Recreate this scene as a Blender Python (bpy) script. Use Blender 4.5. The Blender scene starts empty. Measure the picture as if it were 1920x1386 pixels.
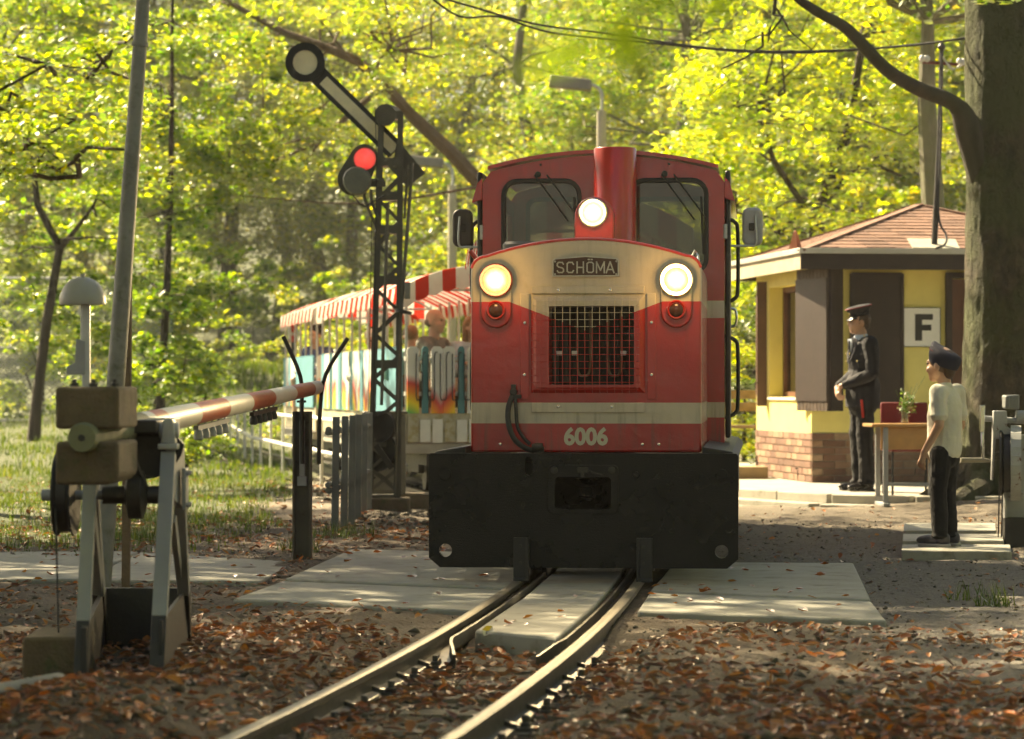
import bpy, bmesh, math, random
import numpy as np
from mathutils import Vector, Matrix, Euler

R = math.radians
random.seed(7)
rng = np.random.default_rng(11)
scene = bpy.context.scene
COL = scene.collection

# ------------------------------------------------------------------ camera, sky, sun, exposure
F, HOR, H = 5500.0, 725.0, 1.05            # focal length in photo pixels, horizon row, eye height
cam_d = bpy.data.cameras.new('camera'); cam = bpy.data.objects.new('camera', cam_d); COL.objects.link(cam)
cam_d.sensor_width = 36.0; cam_d.lens = 36.0 * F / 1920.0
cam.location = (0, 0, H); cam.rotation_euler = (R(90) + math.atan(32.0 / F), 0, 0)
cam_d.clip_start = 0.1; cam_d.clip_end = 1000
cam_d.dof.use_dof = True; cam_d.dof.focus_distance = 16.3; cam_d.dof.aperture_fstop = 4.4
scene.camera = cam

SUN_TO = Vector((-0.55, 0.55, 0.68)).normalized()   # towards the sun: behind the wood, to the left
world = bpy.data.worlds.new('World'); scene.world = world; world.use_nodes = True
wn = world.node_tree; wn.nodes.clear()
sky = wn.nodes.new('ShaderNodeTexSky'); sky.sky_type = 'NISHITA'; sky.sun_disc = False
sky.sun_elevation = math.asin(SUN_TO.z); sky.sun_rotation = math.atan2(SUN_TO.x, SUN_TO.y)
sky.air_density = 1.0; sky.dust_density = 2.0; sky.ozone_density = 0.6
bg = wn.nodes.new('ShaderNodeBackground'); bg.inputs['Strength'].default_value = 0.05
wo = wn.nodes.new('ShaderNodeOutputWorld')
wn.links.new(sky.outputs[0], bg.inputs[0]); wn.links.new(bg.outputs[0], wo.inputs[0])
sun_d = bpy.data.lights.new('sun', 'SUN'); sun_d.energy = 5.0; sun_d.angle = R(0.55); sun_d.color = (1.0, 0.90, 0.70)
sun = bpy.data.objects.new('sun', sun_d); COL.objects.link(sun); sun.location = (-30, 30, 40)
sun.rotation_euler = (-SUN_TO).to_track_quat('-Z', 'Y').to_euler()
vs = scene.view_settings
vs.view_transform = 'Standard'; vs.look = 'None'; vs.gamma = 1.0; vs.use_curve_mapping = False; vs.exposure = 2.05
vs.use_white_balance = True; vs.white_balance_temperature = 8100; vs.white_balance_tint = 10
scene.render.engine = 'CYCLES'
cy = scene.cycles
cy.use_denoising = True; cy.max_bounces = 6; cy.diffuse_bounces = 3; cy.use_adaptive_sampling = True; cy.adaptive_threshold = .03; cy.glossy_bounces = 3
cy.transmission_bounces = 5; cy.transparent_max_bounces = 10; cy.volume_bounces = 0
cy.sample_clamp_indirect = 5.0; cy.caustics_reflective = False; cy.caustics_refractive = False
try:
    cy.denoiser = 'OPENIMAGEDENOISE'
except Exception: pass

# ------------------------------------------------------------------ helpers
def P(px, py, d):
    return Vector(((px - 960.0) * d / F, d, H + (HOR - py) * d / F))
def G(px, py, z=0.0):
    d = (H - z) * F / (py - HOR)
    return Vector(((px - 960.0) * d / F, d, z))

def tag(o, label=None, cat=None, group=None, kind=None):
    if label: o['label'] = label
    if cat: o['category'] = cat
    if group: o['group'] = group
    if kind: o['kind'] = kind
    return o
def empty(name, loc=(0, 0, 0), rz=0.0, label=None, cat=None, group=None, kind=None):
    o = bpy.data.objects.new(name, None); COL.objects.link(o)
    o.location = loc; o.rotation_euler = (0, 0, rz); o.empty_display_size = 0.1
    return tag(o, label, cat, group, kind)
def copy_tree(o, parent=None):
    c = o.copy(); COL.objects.link(c); c.parent = parent
    for ch in list(o.children): copy_tree(ch, c)
    return c

class MB:
    def __init__(self, off=None):
        self.v = []; self.f = []; self.m = []; self.off = Vector(off) if off is not None else None
    def add(self, verts, faces, mi=0):
        n = len(self.v)
        self.v += [tuple(p) for p in verts]
        self.f += [tuple(i + n for i in f) for f in faces]
        self.m += [mi] * len(faces)
        return self
    def hexa(self, p, mi=0):      # p: 4 bottom then 4 top
        return self.add(p, [(3, 2, 1, 0), (4, 5, 6, 7), (0, 1, 5, 4), (1, 2, 6, 5), (2, 3, 7, 6), (3, 0, 4, 7)], mi)
    def box(self, c, s, rot=None, mi=0):
        c = Vector(c); q = []
        M3 = Euler(rot).to_matrix() if rot is not None and not isinstance(rot, Matrix) else rot
        for z in (-.5, .5):
            for x, y in ((-.5, -.5), (.5, -.5), (.5, .5), (-.5, .5)):
                w = Vector((x * s[0], y * s[1], z * s[2]))
                if M3 is not None: w = M3 @ w
                q.append(c + w)
        return self.hexa(q, mi)
    def bar(self, a, b, w, t=None, up=(0, 0, 1), mi=0):   # rectangular bar from a to b
        a = Vector(a); b = Vector(b); t = t or w
        d = (b - a).normalized(); u = Vector(up)
        if abs(d.dot(u)) > .98: u = Vector((0, 1, 0))
        s = d.cross(u).normalized(); n = s.cross(d)
        q = []
        for p in (a, b):
            for x, y in ((-1, -1), (1, -1), (1, 1), (-1, 1)):
                q.append(p + s * (x * w / 2) + n * (y * t / 2))
        return self.hexa(q, mi)
    def tube(self, pts, r, n=8, mi=0, caps=True):
        pts = [Vector(p) for p in pts]; k = len(pts)
        rr = r if isinstance(r, (list, tuple)) else [r] * k
        T = []
        for i in range(k):
            T.append(((pts[min(i + 1, k - 1)] - pts[max(i - 1, 0)]) or Vector((0, 0, 1))).normalized())
        u = Vector((0, 0, 1)) if abs(T[0].z) < .9 else Vector((1, 0, 0))
        u = (u - T[0] * u.dot(T[0])).normalized()
        V = []
        for i in range(k):
            u = (u - T[i] * u.dot(T[i])).normalized(); w = T[i].cross(u)
            for j in range(n):
                a = 2 * math.pi * j / n
                V.append(pts[i] + (u * math.cos(a) + w * math.sin(a)) * rr[i])
        Fc = [(i * n + j, i * n + (j + 1) % n, (i + 1) * n + (j + 1) % n, (i + 1) * n + j) for i in range(k - 1) for j in range(n)]
        if caps:
            Fc.append(tuple(range(n - 1, -1, -1))); Fc.append(tuple((k - 1) * n + j for j in range(n)))
        return self.add(V, Fc, mi)
    def lathe(self, prof, n=20, o=(0, 0, 0), axis=(0, 0, 1), mi=0):   # prof: (radius, height)
        o = Vector(o); ax = Vector(axis).normalized()
        u = Vector((1, 0, 0)) if abs(ax.x) < .9 else Vector((0, 1, 0))
        u = (u - ax * u.dot(ax)).normalized(); w = ax.cross(u)
        V = []
        for r, h in prof:
            for j in range(n):
                a = 2 * math.pi * j / n
                V.append(o + ax * h + (u * math.cos(a) + w * math.sin(a)) * max(r, 1e-4))
        k = len(prof)
        Fc = [(i * n + j, i * n + (j + 1) % n, (i + 1) * n + (j + 1) % n, (i + 1) * n + j) for i in range(k - 1) for j in range(n)]
        Fc.append(tuple(range(n - 1, -1, -1))); Fc.append(tuple((k - 1) * n + j for j in range(n)))
        return self.add(V, Fc, mi)
    def prism(self, poly, a, b, mi=0, f=None):     # poly of (x,z) extruded from y=a to y=b, or via f(x,z,t)
        n = len(poly)
        f = f or (lambda x, z, t: (x, t, z))
        V = [f(x, z, a) for x, z in poly] + [f(x, z, b) for x, z in poly]
        Fc = [tuple(range(n)), tuple(range(2 * n - 1, n - 1, -1))] + [((i + 1) % n, i, n + i, n + (i + 1) % n) for i in range(n)]
        return self.add(V, Fc, mi)
    def sweep(self, pts, prof, mi=0):              # closed profile (u right, w up) along a path
        pts = [Vector(p) for p in pts]; k = len(pts); n = len(prof); V = []
        for i in range(k):
            t = (pts[min(i + 1, k - 1)] - pts[max(i - 1, 0)]); t.z = 0; t.normalize()
            rt = Vector((t.y, -t.x, 0))
            V += [pts[i] + rt * u + Vector((0, 0, w)) for u, w in prof]
        Fc = [(i * n + j, i * n + (j + 1) % n, (i + 1) * n + (j + 1) % n, (i + 1) * n + j) for i in range(k - 1) for j in range(n)]
        Fc += [tuple(range(n - 1, -1, -1)), tuple((k - 1) * n + j for j in range(n))]
        return self.add(V, Fc, mi)
    def mesh(self, name, mats, smooth=False):
        me = bpy.data.meshes.new(name)
        V = self.v
        if self.off is not None:
            ox, oy, oz = self.off; V = [(x - ox, y - oy, z - oz) for x, y, z in V]
        me.from_pydata(V, [], self.f)
        if not isinstance(mats, (list, tuple)): mats = [mats]
        for m in mats: me.materials.append(m)
        if len(mats) > 1: me.polygons.foreach_set('material_index', self.m)
        if smooth: me.shade_smooth()
        bm = bmesh.new(); bm.from_mesh(me); bmesh.ops.recalc_face_normals(bm, faces=bm.faces); bm.to_mesh(me); bm.free()
        if smooth:
            try: me.set_sharp_from_angle(angle=R(38))
            except Exception: pass
        me.update()
        return me
    def build(self, name, mats, parent=None, smooth=False, bevel=0.0, loc=None, rot=None, seg=2, label=None):
        me = self.mesh(name, mats, smooth or bevel > 0)
        o = bpy.data.objects.new(name, me); COL.objects.link(o)
        if parent is not None: o.parent = parent
        elif self.off is not None: o.location = self.off
        if loc is not None: o.location = loc
        if rot is not None: o.rotation_euler = rot
        if bevel > 0:
            b = o.modifiers.new('edge', 'BEVEL'); b.width = bevel; b.segments = seg; b.limit_method = 'ANGLE'; b.angle_limit = R(40)
            b.harden_normals = False
        if label: o['label'] = label
        return o

def apply_mods(o):
    dg = bpy.context.evaluated_depsgraph_get()
    me = bpy.data.meshes.new_from_object(o.evaluated_get(dg), depsgraph=dg)
    old = o.data; o.modifiers.clear(); o.data = me
    try: bpy.data.meshes.remove(old)
    except Exception: pass
    return o
def cut(o, cutters):
    cs = []
    for mb in cutters:
        c = mb.build('cutter', []); c.parent = o.parent; cs.append(c)
        m = o.modifiers.new('cut', 'BOOLEAN'); m.operation = 'DIFFERENCE'; m.object = c; m.solver = 'EXACT'
    bpy.context.view_layer.update()
    apply_mods(o)
    for c in cs:
        me = c.data; bpy.data.objects.remove(c); bpy.data.meshes.remove(me)
    return o
def raw_mesh(name, V, T, mat, parent=None, loc=(0, 0, 0), smooth=False, kind=None):
    """V (n,3) and triangles or quads T (m,k) as one mesh"""
    me = bpy.data.meshes.new(name); k = T.shape[1]
    me.vertices.add(len(V)); me.vertices.foreach_set('co', np.ascontiguousarray(V, dtype=np.float32).ravel())
    me.loops.add(T.size); me.loops.foreach_set('vertex_index', np.ascontiguousarray(T, dtype=np.int32).ravel())
    me.polygons.add(len(T)); me.polygons.foreach_set('loop_start', np.arange(0, T.size, k, dtype=np.int32))
    me.polygons.foreach_set('loop_total', np.full(len(T), k, dtype=np.int32))
    for m in (mat if isinstance(mat, (list, tuple)) else [mat]): me.materials.append(m)
    me.update(calc_edges=True); me.validate()
    if smooth: me.shade_smooth()
    o = bpy.data.objects.new(name, me); COL.objects.link(o); o.location = loc
    if parent is not None: o.parent = parent
    if kind: o['kind'] = kind
    return o
def rrect(cx, cz, w, h, r, n=5):
    pts = []
    for sx, sz, a0 in ((1, -1, -90), (1, 1, 0), (-1, 1, 90), (-1, -1, 180)):
        for i in range(n + 1):
            a = R(a0 + 90.0 * i / n)
            pts.append((cx + sx * (w / 2 - r) + r * math.cos(a), cz + sz * (h / 2 - r) + r * math.sin(a)))
    return pts
def ring_prism(mb, outer, inner, a, b, mi=0):
    n = len(outer)
    V = [(x, a, z) for x, z in outer] + [(x, a, z) for x, z in inner] + [(x, b, z) for x, z in outer] + [(x, b, z) for x, z in inner]
    Fc = []
    for i in range(n):
        j = (i + 1) % n
        Fc += [(i, j, n + j, n + i), (2 * n + j, 2 * n + i, 3 * n + i, 3 * n + j), (j, i, 2 * n + i, 2 * n + j), (n + i, n + j, 3 * n + j, 3 * n + i)]
    return mb.add(V, Fc, mi)
def arc_pts(pts, n=6):
    """Catmull-Rom through pts"""
    pts = [Vector(p) for p in pts]; out = []
    for i in range(len(pts) - 1):
        p0 = pts[max(i - 1, 0)]; p1 = pts[i]; p2 = pts[i + 1]; p3 = pts[min(i + 2, len(pts) - 1)]
        for j in range(n):
            t = j / n
            out.append(0.5 * ((2 * p1) + (p2 - p0) * t + (2 * p0 - 5 * p1 + 4 * p2 - p3) * t * t + (3 * p1 - p0 - 3 * p2 + p3) * t ** 3))
    out.append(pts[-1]); return out

# ------------------------------------------------------------------ materials
def newmat(name):
    m = bpy.data.materials.new(name); m.use_nodes = True; nt = m.node_tree
    b = nt.nodes['Principled BSDF']
    return m, nt, b
def N(nt, t, **kw):
    n = nt.nodes.new(t)
    for k, v in kw.items():
        if k in n.inputs.keys() if isinstance(k, str) else False: n.inputs[k].default_value = v
        else: setattr(n, k, v)
    return n
def noise(nt, scale, detail=4, rough=.6, obj=True, vec=None):
    tc = nt.nodes.new('ShaderNodeTexCoord'); n = nt.nodes.new('ShaderNodeTexNoise')
    n.inputs['Scale'].default_value = scale; n.inputs['Detail'].default_value = detail; n.inputs['Roughness'].default_value = rough
    nt.links.new(vec if vec is not None else tc.outputs['Object'], n.inputs['Vector'])
    return n
def ramp(nt, src, stops):
    r = nt.nodes.new('ShaderNodeValToRGB'); e = r.color_ramp.elements
    while len(e) < len(stops): e.new(0.5)
    for i, (p, c) in enumerate(stops):
        e[i].position = p; e[i].color = (c[0], c[1], c[2], 1)
    nt.links.new(src, r.inputs[0]); return r
def mixc(nt, fac, a, b, mode='MIX'):
    m = nt.nodes.new('ShaderNodeMix'); m.data_type = 'RGBA'; m.blend_type = mode
    for s, v in ((0, fac), (6, a), (7, b)):
        if hasattr(v, 'links'): nt.links.new(v, m.inputs[s])
        elif s == 0: m.inputs[0].default_value = v
        else: m.inputs[s].default_value = (v[0], v[1], v[2], 1)
    return m.outputs[2]
def mth(nt, op, a, b=None, c=None):
    m = nt.nodes.new('ShaderNodeMath'); m.operation = op
    for i, v in enumerate((a, b, c)):
        if v is None: continue
        if hasattr(v, 'links'): nt.links.new(v, m.inputs[i])
        else: m.inputs[i].default_value = v
    return m.outputs[0]
def sstep(nt, x, a, b):
    m = nt.nodes.new('ShaderNodeMapRange'); m.interpolation_type = 'SMOOTHSTEP'
    nt.links.new(x, m.inputs[0]); m.inputs[1].default_value = a; m.inputs[2].default_value = b
    return m.outputs[0]
def finish(nt, b, col, rough, bump, bscale, rvar=.12, bdetail=5):
    if hasattr(col, 'links'): nt.links.new(col, b.inputs['Base Color'])
    else: b.inputs['Base Color'].default_value = (*col, 1)
    n2 = noise(nt, bscale, bdetail)
    r = mth(nt, 'MULTIPLY_ADD', n2.outputs[0], rvar * 2, rough - rvar)
    nt.links.new(r, b.inputs['Roughness'])
    if bump > 0:
        bp = nt.nodes.new('ShaderNodeBump'); bp.inputs['Strength'].default_value = bump; bp.inputs['Distance'].default_value = 0.01
        nt.links.new(n2.outputs[0], bp.inputs['Height']); nt.links.new(bp.outputs[0], b.inputs['Normal'])
def M(name, col, rough=.55, metal=0.0, var=.18, vs_=6.0, bump=.15, bscale=45.0, col2=None, thr=(.45, .7), spec=None, coat=0):
    m, nt, b = newmat(name)
    n = noise(nt, vs_, 5)
    lo = tuple(c * (1 - var) for c in col); hi = tuple(min(1, c * (1 + var)) for c in col)
    r = ramp(nt, n.outputs[0], [(.3, lo), (.7, hi)]); c = r.outputs[0]
    if col2 is not None:
        n3 = noise(nt, vs_ * 2.3, 7, .7)
        f = sstep(nt, n3.outputs[0], *thr); c = mixc(nt, f, c, col2)
    finish(nt, b, c, rough, bump, bscale)
    b.inputs['Metallic'].default_value = metal
    if spec is not None: b.inputs['Specular IOR Level'].default_value = spec
    if coat: b.inputs['Coat Weight'].default_value = coat; b.inputs['Coat Roughness'].default_value = .12
    return m
def leafmat(name, cols, trans=.55, tboost=1.0, rough=.5, clump=.5, gain=1.0):
    """thin leaves: diffuse + translucent, colour differs leaf by leaf and clump by clump"""
    m = bpy.data.materials.new(name); m.use_nodes = True; nt = m.node_tree; nt.nodes.clear()
    geo = nt.nodes.new('ShaderNodeNewGeometry'); n = noise(nt, 0.55, 3)
    oi = nt.nodes.new('ShaderNodeObjectInfo')
    f = mth(nt, 'MULTIPLY_ADD', n.outputs[0], clump * 1.6, -clump * .8)
    f = mth(nt, 'ADD', f, geo.outputs['Random Per Island'])
    f = mth(nt, 'ADD', f, mth(nt, 'MULTIPLY_ADD', oi.outputs['Random'], .3, -.15))
    k = len(cols)
    r = ramp(nt, f, [(i / (k - 1), c) for i, c in enumerate(cols)])
    d = nt.nodes.new('ShaderNodeBsdfDiffuse'); t = nt.nodes.new('ShaderNodeBsdfTranslucent'); g = nt.nodes.new('ShaderNodeBsdfGlossy')
    g.inputs['Roughness'].default_value = rough
    nt.links.new(r.outputs[0], d.inputs[0])
    tc = mixc(nt, 1.0, r.outputs[0], (tboost * 1.25, tboost * 1.15, tboost * .5), 'MULTIPLY'); nt.links.new(tc, t.inputs[0])
    mx = nt.nodes.new('ShaderNodeMixShader'); mx.inputs[0].default_value = trans
    nt.links.new(d.outputs[0], mx.inputs[1]); nt.links.new(t.outputs[0], mx.inputs[2])
    fr = nt.nodes.new('ShaderNodeFresnel'); fr.inputs[0].default_value = 1.4
    mg = nt.nodes.new('ShaderNodeMixShader'); nt.links.new(mth(nt, 'MULTIPLY', fr.outputs[0], .55), mg.inputs[0])
    nt.links.new(mx.outputs[0], mg.inputs[1]); nt.links.new(g.outputs[0], mg.inputs[2])
    o = nt.nodes.new('ShaderNodeOutputMaterial'); nt.links.new(mg.outputs[0], o.inputs[0])
    return m
def glassmat(name, tint=(.55, .56, .50), refl=.03):
    m = bpy.data.materials.new(name); m.use_nodes = True; nt = m.node_tree; nt.nodes.clear()
    t = nt.nodes.new('ShaderNodeBsdfTransparent'); t.inputs[0].default_value = (*tint, 1)
    g = nt.nodes.new('ShaderNodeBsdfGlossy'); g.inputs['Roughness'].default_value = .03
    d = nt.nodes.new('ShaderNodeBsdfDiffuse'); d.inputs[0].default_value = (.5, .45, .35, 1)
    fr = nt.nodes.new('ShaderNodeFresnel'); fr.inputs[0].default_value = 1.5
    a = nt.nodes.new('ShaderNodeMixShader'); nt.links.new(mth(nt, 'ADD', fr.outputs[0], refl * .5), a.inputs[0])
    n = noise(nt, 9, 4); dirt = mth(nt, 'MULTIPLY', n.outputs[0], refl)
    b2 = nt.nodes.new('ShaderNodeMixShader'); nt.links.new(dirt, b2.inputs[0])
    nt.links.new(t.outputs[0], b2.inputs[1]); nt.links.new(d.outputs[0], b2.inputs[2])
    nt.links.new(b2.outputs[0], a.inputs[1]); nt.links.new(g.outputs[0], a.inputs[2])
    o = nt.nodes.new('ShaderNodeOutputMaterial'); nt.links.new(a.outputs[0], o.inputs[0]); return m
def emit(name, col, s):
    m, nt, b = newmat(name); b.inputs['Base Color'].default_value = (*col, 1)
    b.inputs['Emission Color'].default_value = (*col, 1); b.inputs['Emission Strength'].default_value = s
    b.inputs['Roughness'].default_value = .15
    return m

m_steel = M('grey_painted_steel', (.30, .31, .31), .5, 0, .15, 5, .12, 30, col2=(.16, .12, .09), thr=(.60, .75))
m_dsteel = M('dark_oily_steel', (.035, .032, .028), .5, .3, .3, 9, .3, 30)
m_olive = M('dark_olive_paint', (.085, .082, .062), .5, .0, .25, 5, .15, 30, col2=(.09, .05, .025), thr=(.62, .78))
m_black = M('black_paint', (.012, .012, .012), .42, 0, .3, 6, .2, 40)
m_rubber = M('black_rubber', (.02, .02, .02), .6, 0, .2, 10, .05, 60)
m_conc = M('concrete', (.36, .34, .28), .85, 0, .16, 3, .35, 60, col2=(.20, .19, .14), thr=(.5, .75))
m_concw = M('mossy_cast_concrete', (.125, .092, .056), .9, 0, .3, 7, .8, 70, col2=(.065, .075, .03), thr=(.48, .72))
m_slab = M('crossing_concrete', (.33, .32, .265), .82, 0, .14, 2.2, .25, 90, col2=(.20, .19, .145), thr=(.5, .72))
m_galv = M('galvanised_steel', (.42, .43, .42), .42, .6, .12, 12, .06, 60)
m_white = M('white_paint', (.70, .69, .64), .5, 0, .08, 5, .1, 40, col2=(.45, .42, .34), thr=(.62, .8))
m_pole = M('zinc_pole', (.20, .205, .19), .55, .4, .2, 7, .1, 40, col2=(.11, .12, .08), thr=(.5, .75))
m_wood = M('weathered_wood', (.17, .115, .07), .75, 0, .3, 14, .4, 70)
m_brown = M('dark_brown_boards', (.024, .013, .009), .55, 0, .25, 6, .2, 60)
m_tblwood = M('varnished_beech_wood', (.50, .27, .10), .4, 0, .15, 9, .08, 90)
m_wine = M('wine_red_upholstery', (.16, .012, .016), .8, 0, .15, 30, .2, 200)
m_glass = glassmat('window_glass')
m_chrome = M('bright_metal', (.65, .65, .62), .22, 1.0, .05, 12, .03, 60)

def barkmat(name, a, b_, moss, sc=1.0, bump=.8, zs=2.2, dist=.04):
    m, nt, b = newmat(name)
    tc = nt.nodes.new('ShaderNodeTexCoord'); mp = nt.nodes.new('ShaderNodeMapping'); mp.inputs['Scale'].default_value = (9 * sc, 9 * sc, zs * sc)
    nt.links.new(tc.outputs['Object'], mp.inputs[0])
    n = noise(nt, 1.0, 8, .68, vec=mp.outputs[0]); n2 = noise(nt, 1.3, 4)
    c = ramp(nt, n.outputs[0], [(.32, a), (.68, b_)]).outputs[0]
    c = mixc(nt, mth(nt, 'MULTIPLY', sstep(nt, n2.outputs[0], .36, .60), .85), c, moss)
    finish(nt, b, c, .9, 0, 20)
    bp = nt.nodes.new('ShaderNodeBump'); bp.inputs['Strength'].default_value = bump; bp.inputs['Distance'].default_value = dist
    nt.links.new(n.outputs[0], bp.inputs['Height']); nt.links.new(bp.outputs[0], b.inputs['Normal'])
    return m
m_bark = barkmat('brown_bark', (.018, .012, .008), (.065, .042, .027), (.04, .032, .018), 1.2)
m_beech = barkmat('mossy_beech_bark', (.018, .014, .007), (.105, .084, .045), (.055, .072, .015), .8, 1.0, 5.5, .14)
m_barkg = barkmat('grey_bark', (.10, .09, .07), (.24, .21, .16), (.12, .13, .06), 1.0)

# ------------------------------------------------------------------ track centre line and ground height
TP = [(-10, -4.6), (4, -1.394), (6.5, -.904), (8.74, -.52), (10.5, -.255), (12.28, -.018), (14, .179), (15.8, .353), (17.8, .505), (20.5, .57), (24.5, .33), (28.5, -.37), (34.5, -1.45), (42, -2.75), (50, -4.2), (60, -6.6), (75, -12.0)]
_tx = np.array([p[0] for p in TP]); _tv = np.array([p[1] for p in TP])
_tm = np.gradient(_tv, _tx)
def track(y):
    y = np.asarray(y, dtype=float); i = np.clip(np.searchsorted(_tx, y) - 1, 0, len(_tx) - 2)
    h = _tx[i + 1] - _tx[i]; t = np.clip((y - _tx[i]) / h, 0, 1)
    return (2 * t**3 - 3 * t**2 + 1) * _tv[i] + (t**3 - 2 * t**2 + t) * h * _tm[i] + (-2 * t**3 + 3 * t**2) * _tv[i + 1] + (t**3 - t**2) * h * _tm[i + 1]
def ss(x, a, b):
    t = np.clip((np.asarray(x, float) - a) / (b - a), 0, 1); return t * t * (3 - 2 * t)
def wob(x, y, k, s):
    return (np.sin(x * k + s) * np.cos(y * k * .83 + s * 1.7) + .5 * np.sin(x * k * 2.3 + 1.3 * s + y * k * 1.1) + .3 * np.cos(y * k * 3.7 - x * k * 2.9 + s)) / 1.8
def hz(x, y):
    x = np.asarray(x, float); y = np.asarray(y, float)
    z = -.045 + .018 * wob(x, y, 1.9, .4) + .03 * wob(x, y, .6, 2.2) * ss(abs(x - track(y)), .9, 2.5)
    dt = abs(x - track(y))
    front = 1 - ss(y, 12.3, 13.4)                                   # open ballast bed before the crossing
    z = z - front * (1 - ss(dt, .42, .75)) * .07
    z = z + front * .05 * np.exp(-((dt - 1.0) / .45) ** 2)
    z = z + .07 * np.exp(-(((x + 1.15) / .55) ** 2 + ((y - 9.3) / .7) ** 2))     # heap of ballast before the barrier machine
    back = ss(y, 20.5, 22)
    z = z - back * (1 - ss(dt, .8, 1.3)) * .06
    z = z + .10 * np.exp(-(((x - 4.5) / 1.1) ** 2 + ((y - 26.3) / 1.5) ** 2))   # swell round the beech
    z = z + 1.25 * np.exp(-(((x + 5.2) / 3.4) ** 2 + ((y - 61) / 6.5) ** 2))  # sunny grass bank beyond the coaches
    z = z + .25 * ss(y, 30, 48) * ss(-x, 3.5, 6)                      # grass bank on the left
    z = z + .10 * np.maximum(y - 62, 0) * ss(y, 62, 75)              # wooded slope behind
    z = z + .12 * np.maximum(x - 14, 0) * ss(y, 20, 40)
    return np.where(y > 60, z + .25 * wob(x, y, .25, 3), z)
# ------------------------------------------------------------------ ground
def ground_material():
    m, nt, b = newmat('forest_ground')
    tc = nt.nodes.new('ShaderNodeTexCoord'); xyz = nt.nodes.new('ShaderNodeSeparateXYZ'); nt.links.new(tc.outputs['Object'], xyz.inputs[0])
    n1 = noise(nt, 1.1, 6, .65); n2 = noise(nt, 38, 6, .7); n3 = noise(nt, 9, 5, .7)
    vor = nt.nodes.new('ShaderNodeTexVoronoi'); vor.inputs['Scale'].default_value = 42; nt.links.new(tc.outputs['Object'], vor.inputs['Vector'])
    grit = ramp(nt, n2.outputs[0], [(.28, (.040, .029, .018)), (.5, (.105, .080, .052)), (.75, (.20, .160, .110))]).outputs[0]
    earth = ramp(nt, n3.outputs[0], [(.3, (.05, .034, .020)), (.7, (.13, .095, .06))]).outputs[0]
    c = mixc(nt, sstep(nt, n1.outputs[0], .40, .62), grit, earth)
    # trodden sandy ground by the platform, grass soil on the left bank, clay court behind
    dry = mth(nt, 'MULTIPLY', sstep(nt, xyz.outputs[1], 19.5, 22.5), sstep(nt, xyz.outputs[0], .9, 1.8))
    c = mixc(nt, mth(nt, 'MULTIPLY', dry, .8), c, ramp(nt, n3.outputs[0], [(.3, (.075, .060, .040)), (.7, (.16, .132, .090))]).outputs[0])
    gvl = mth(nt, 'MULTIPLY', sstep(nt, xyz.outputs[0], 1.1, 1.9), mth(nt, 'SUBTRACT', 1.0, sstep(nt, xyz.outputs[1], 18, 21)))
    c = mixc(nt, mth(nt, 'MULTIPLY', gvl, .7), c, ramp(nt, n2.outputs[0], [(.28, (.055, .052, .045)), (.72, (.21, .20, .175))]).outputs[0])
    gr = mth(nt, 'MULTIPLY', sstep(nt, xyz.outputs[1], 19, 22), sstep(nt, mth(nt, 'MULTIPLY', xyz.outputs[0], -1.0), 2.0, 2.7))
    c = mixc(nt, mth(nt, 'MULTIPLY', gr, .9), c, ramp(nt, n3.outputs[0], [(.3, (.040, .060, .018)), (.7, (.085, .105, .030))]).outputs[0])
    pth = mth(nt, 'MULTIPLY', sstep(nt, xyz.outputs[1], 25, 29), mth(nt, 'SUBTRACT', 1.0, gr))
    c = mixc(nt, mth(nt, 'MULTIPLY', pth, .75), c, ramp(nt, n2.outputs[0], [(.3, (.16, .14, .10)), (.7, (.38, .34, .26))]).outputs[0])
    finish(nt, b, c, .92, 0, 30, .05)
    hgt = mth(nt, 'ADD', mth(nt, 'MULTIPLY', n2.outputs[0], .7), mth(nt, 'MULTIPLY', vor.outputs['Distance'], .6))
    bp = nt.nodes.new('ShaderNodeBump'); bp.inputs['Strength'].default_value = .9; bp.inputs['Distance'].default_value = .02
    nt.links.new(hgt, bp.inputs['Height']); nt.links.new(bp.outputs[0], b.inputs['Normal'])
    return m
def axis(lo, hi, f0, f1, fine, grow=1.22):
    a = list(np.arange(f0, f1 + 1e-6, fine)); s = fine
    while a[-1] < hi: s *= grow; a.append(a[-1] + s)
    s = fine
    while a[0] > lo: s *= grow; a.insert(0, a[0] - s)
    return np.array(a)
gx = axis(-260, 260, -4.5, 6.0, .07); gy = axis(-60, 420, 7.5, 23.0, .07)
XX, YY = np.meshgrid(gx, gy)
ZZ = hz(XX, YY)
ZZ = ZZ + np.where((YY < 30) & (YY > 6), rng.normal(0, .004, XX.shape), 0)
V = np.stack([XX, YY, ZZ], -1).reshape(-1, 3)
ny, nx = XX.shape; I = np.arange(ny * nx).reshape(ny, nx)
T = np.stack([I[:-1, :-1], I[:-1, 1:], I[1:, 1:], I[1:, :-1]], -1).reshape(-1, 4)
ground = raw_mesh('ground', V, T, ground_material(), smooth=True, kind='structure')

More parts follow.
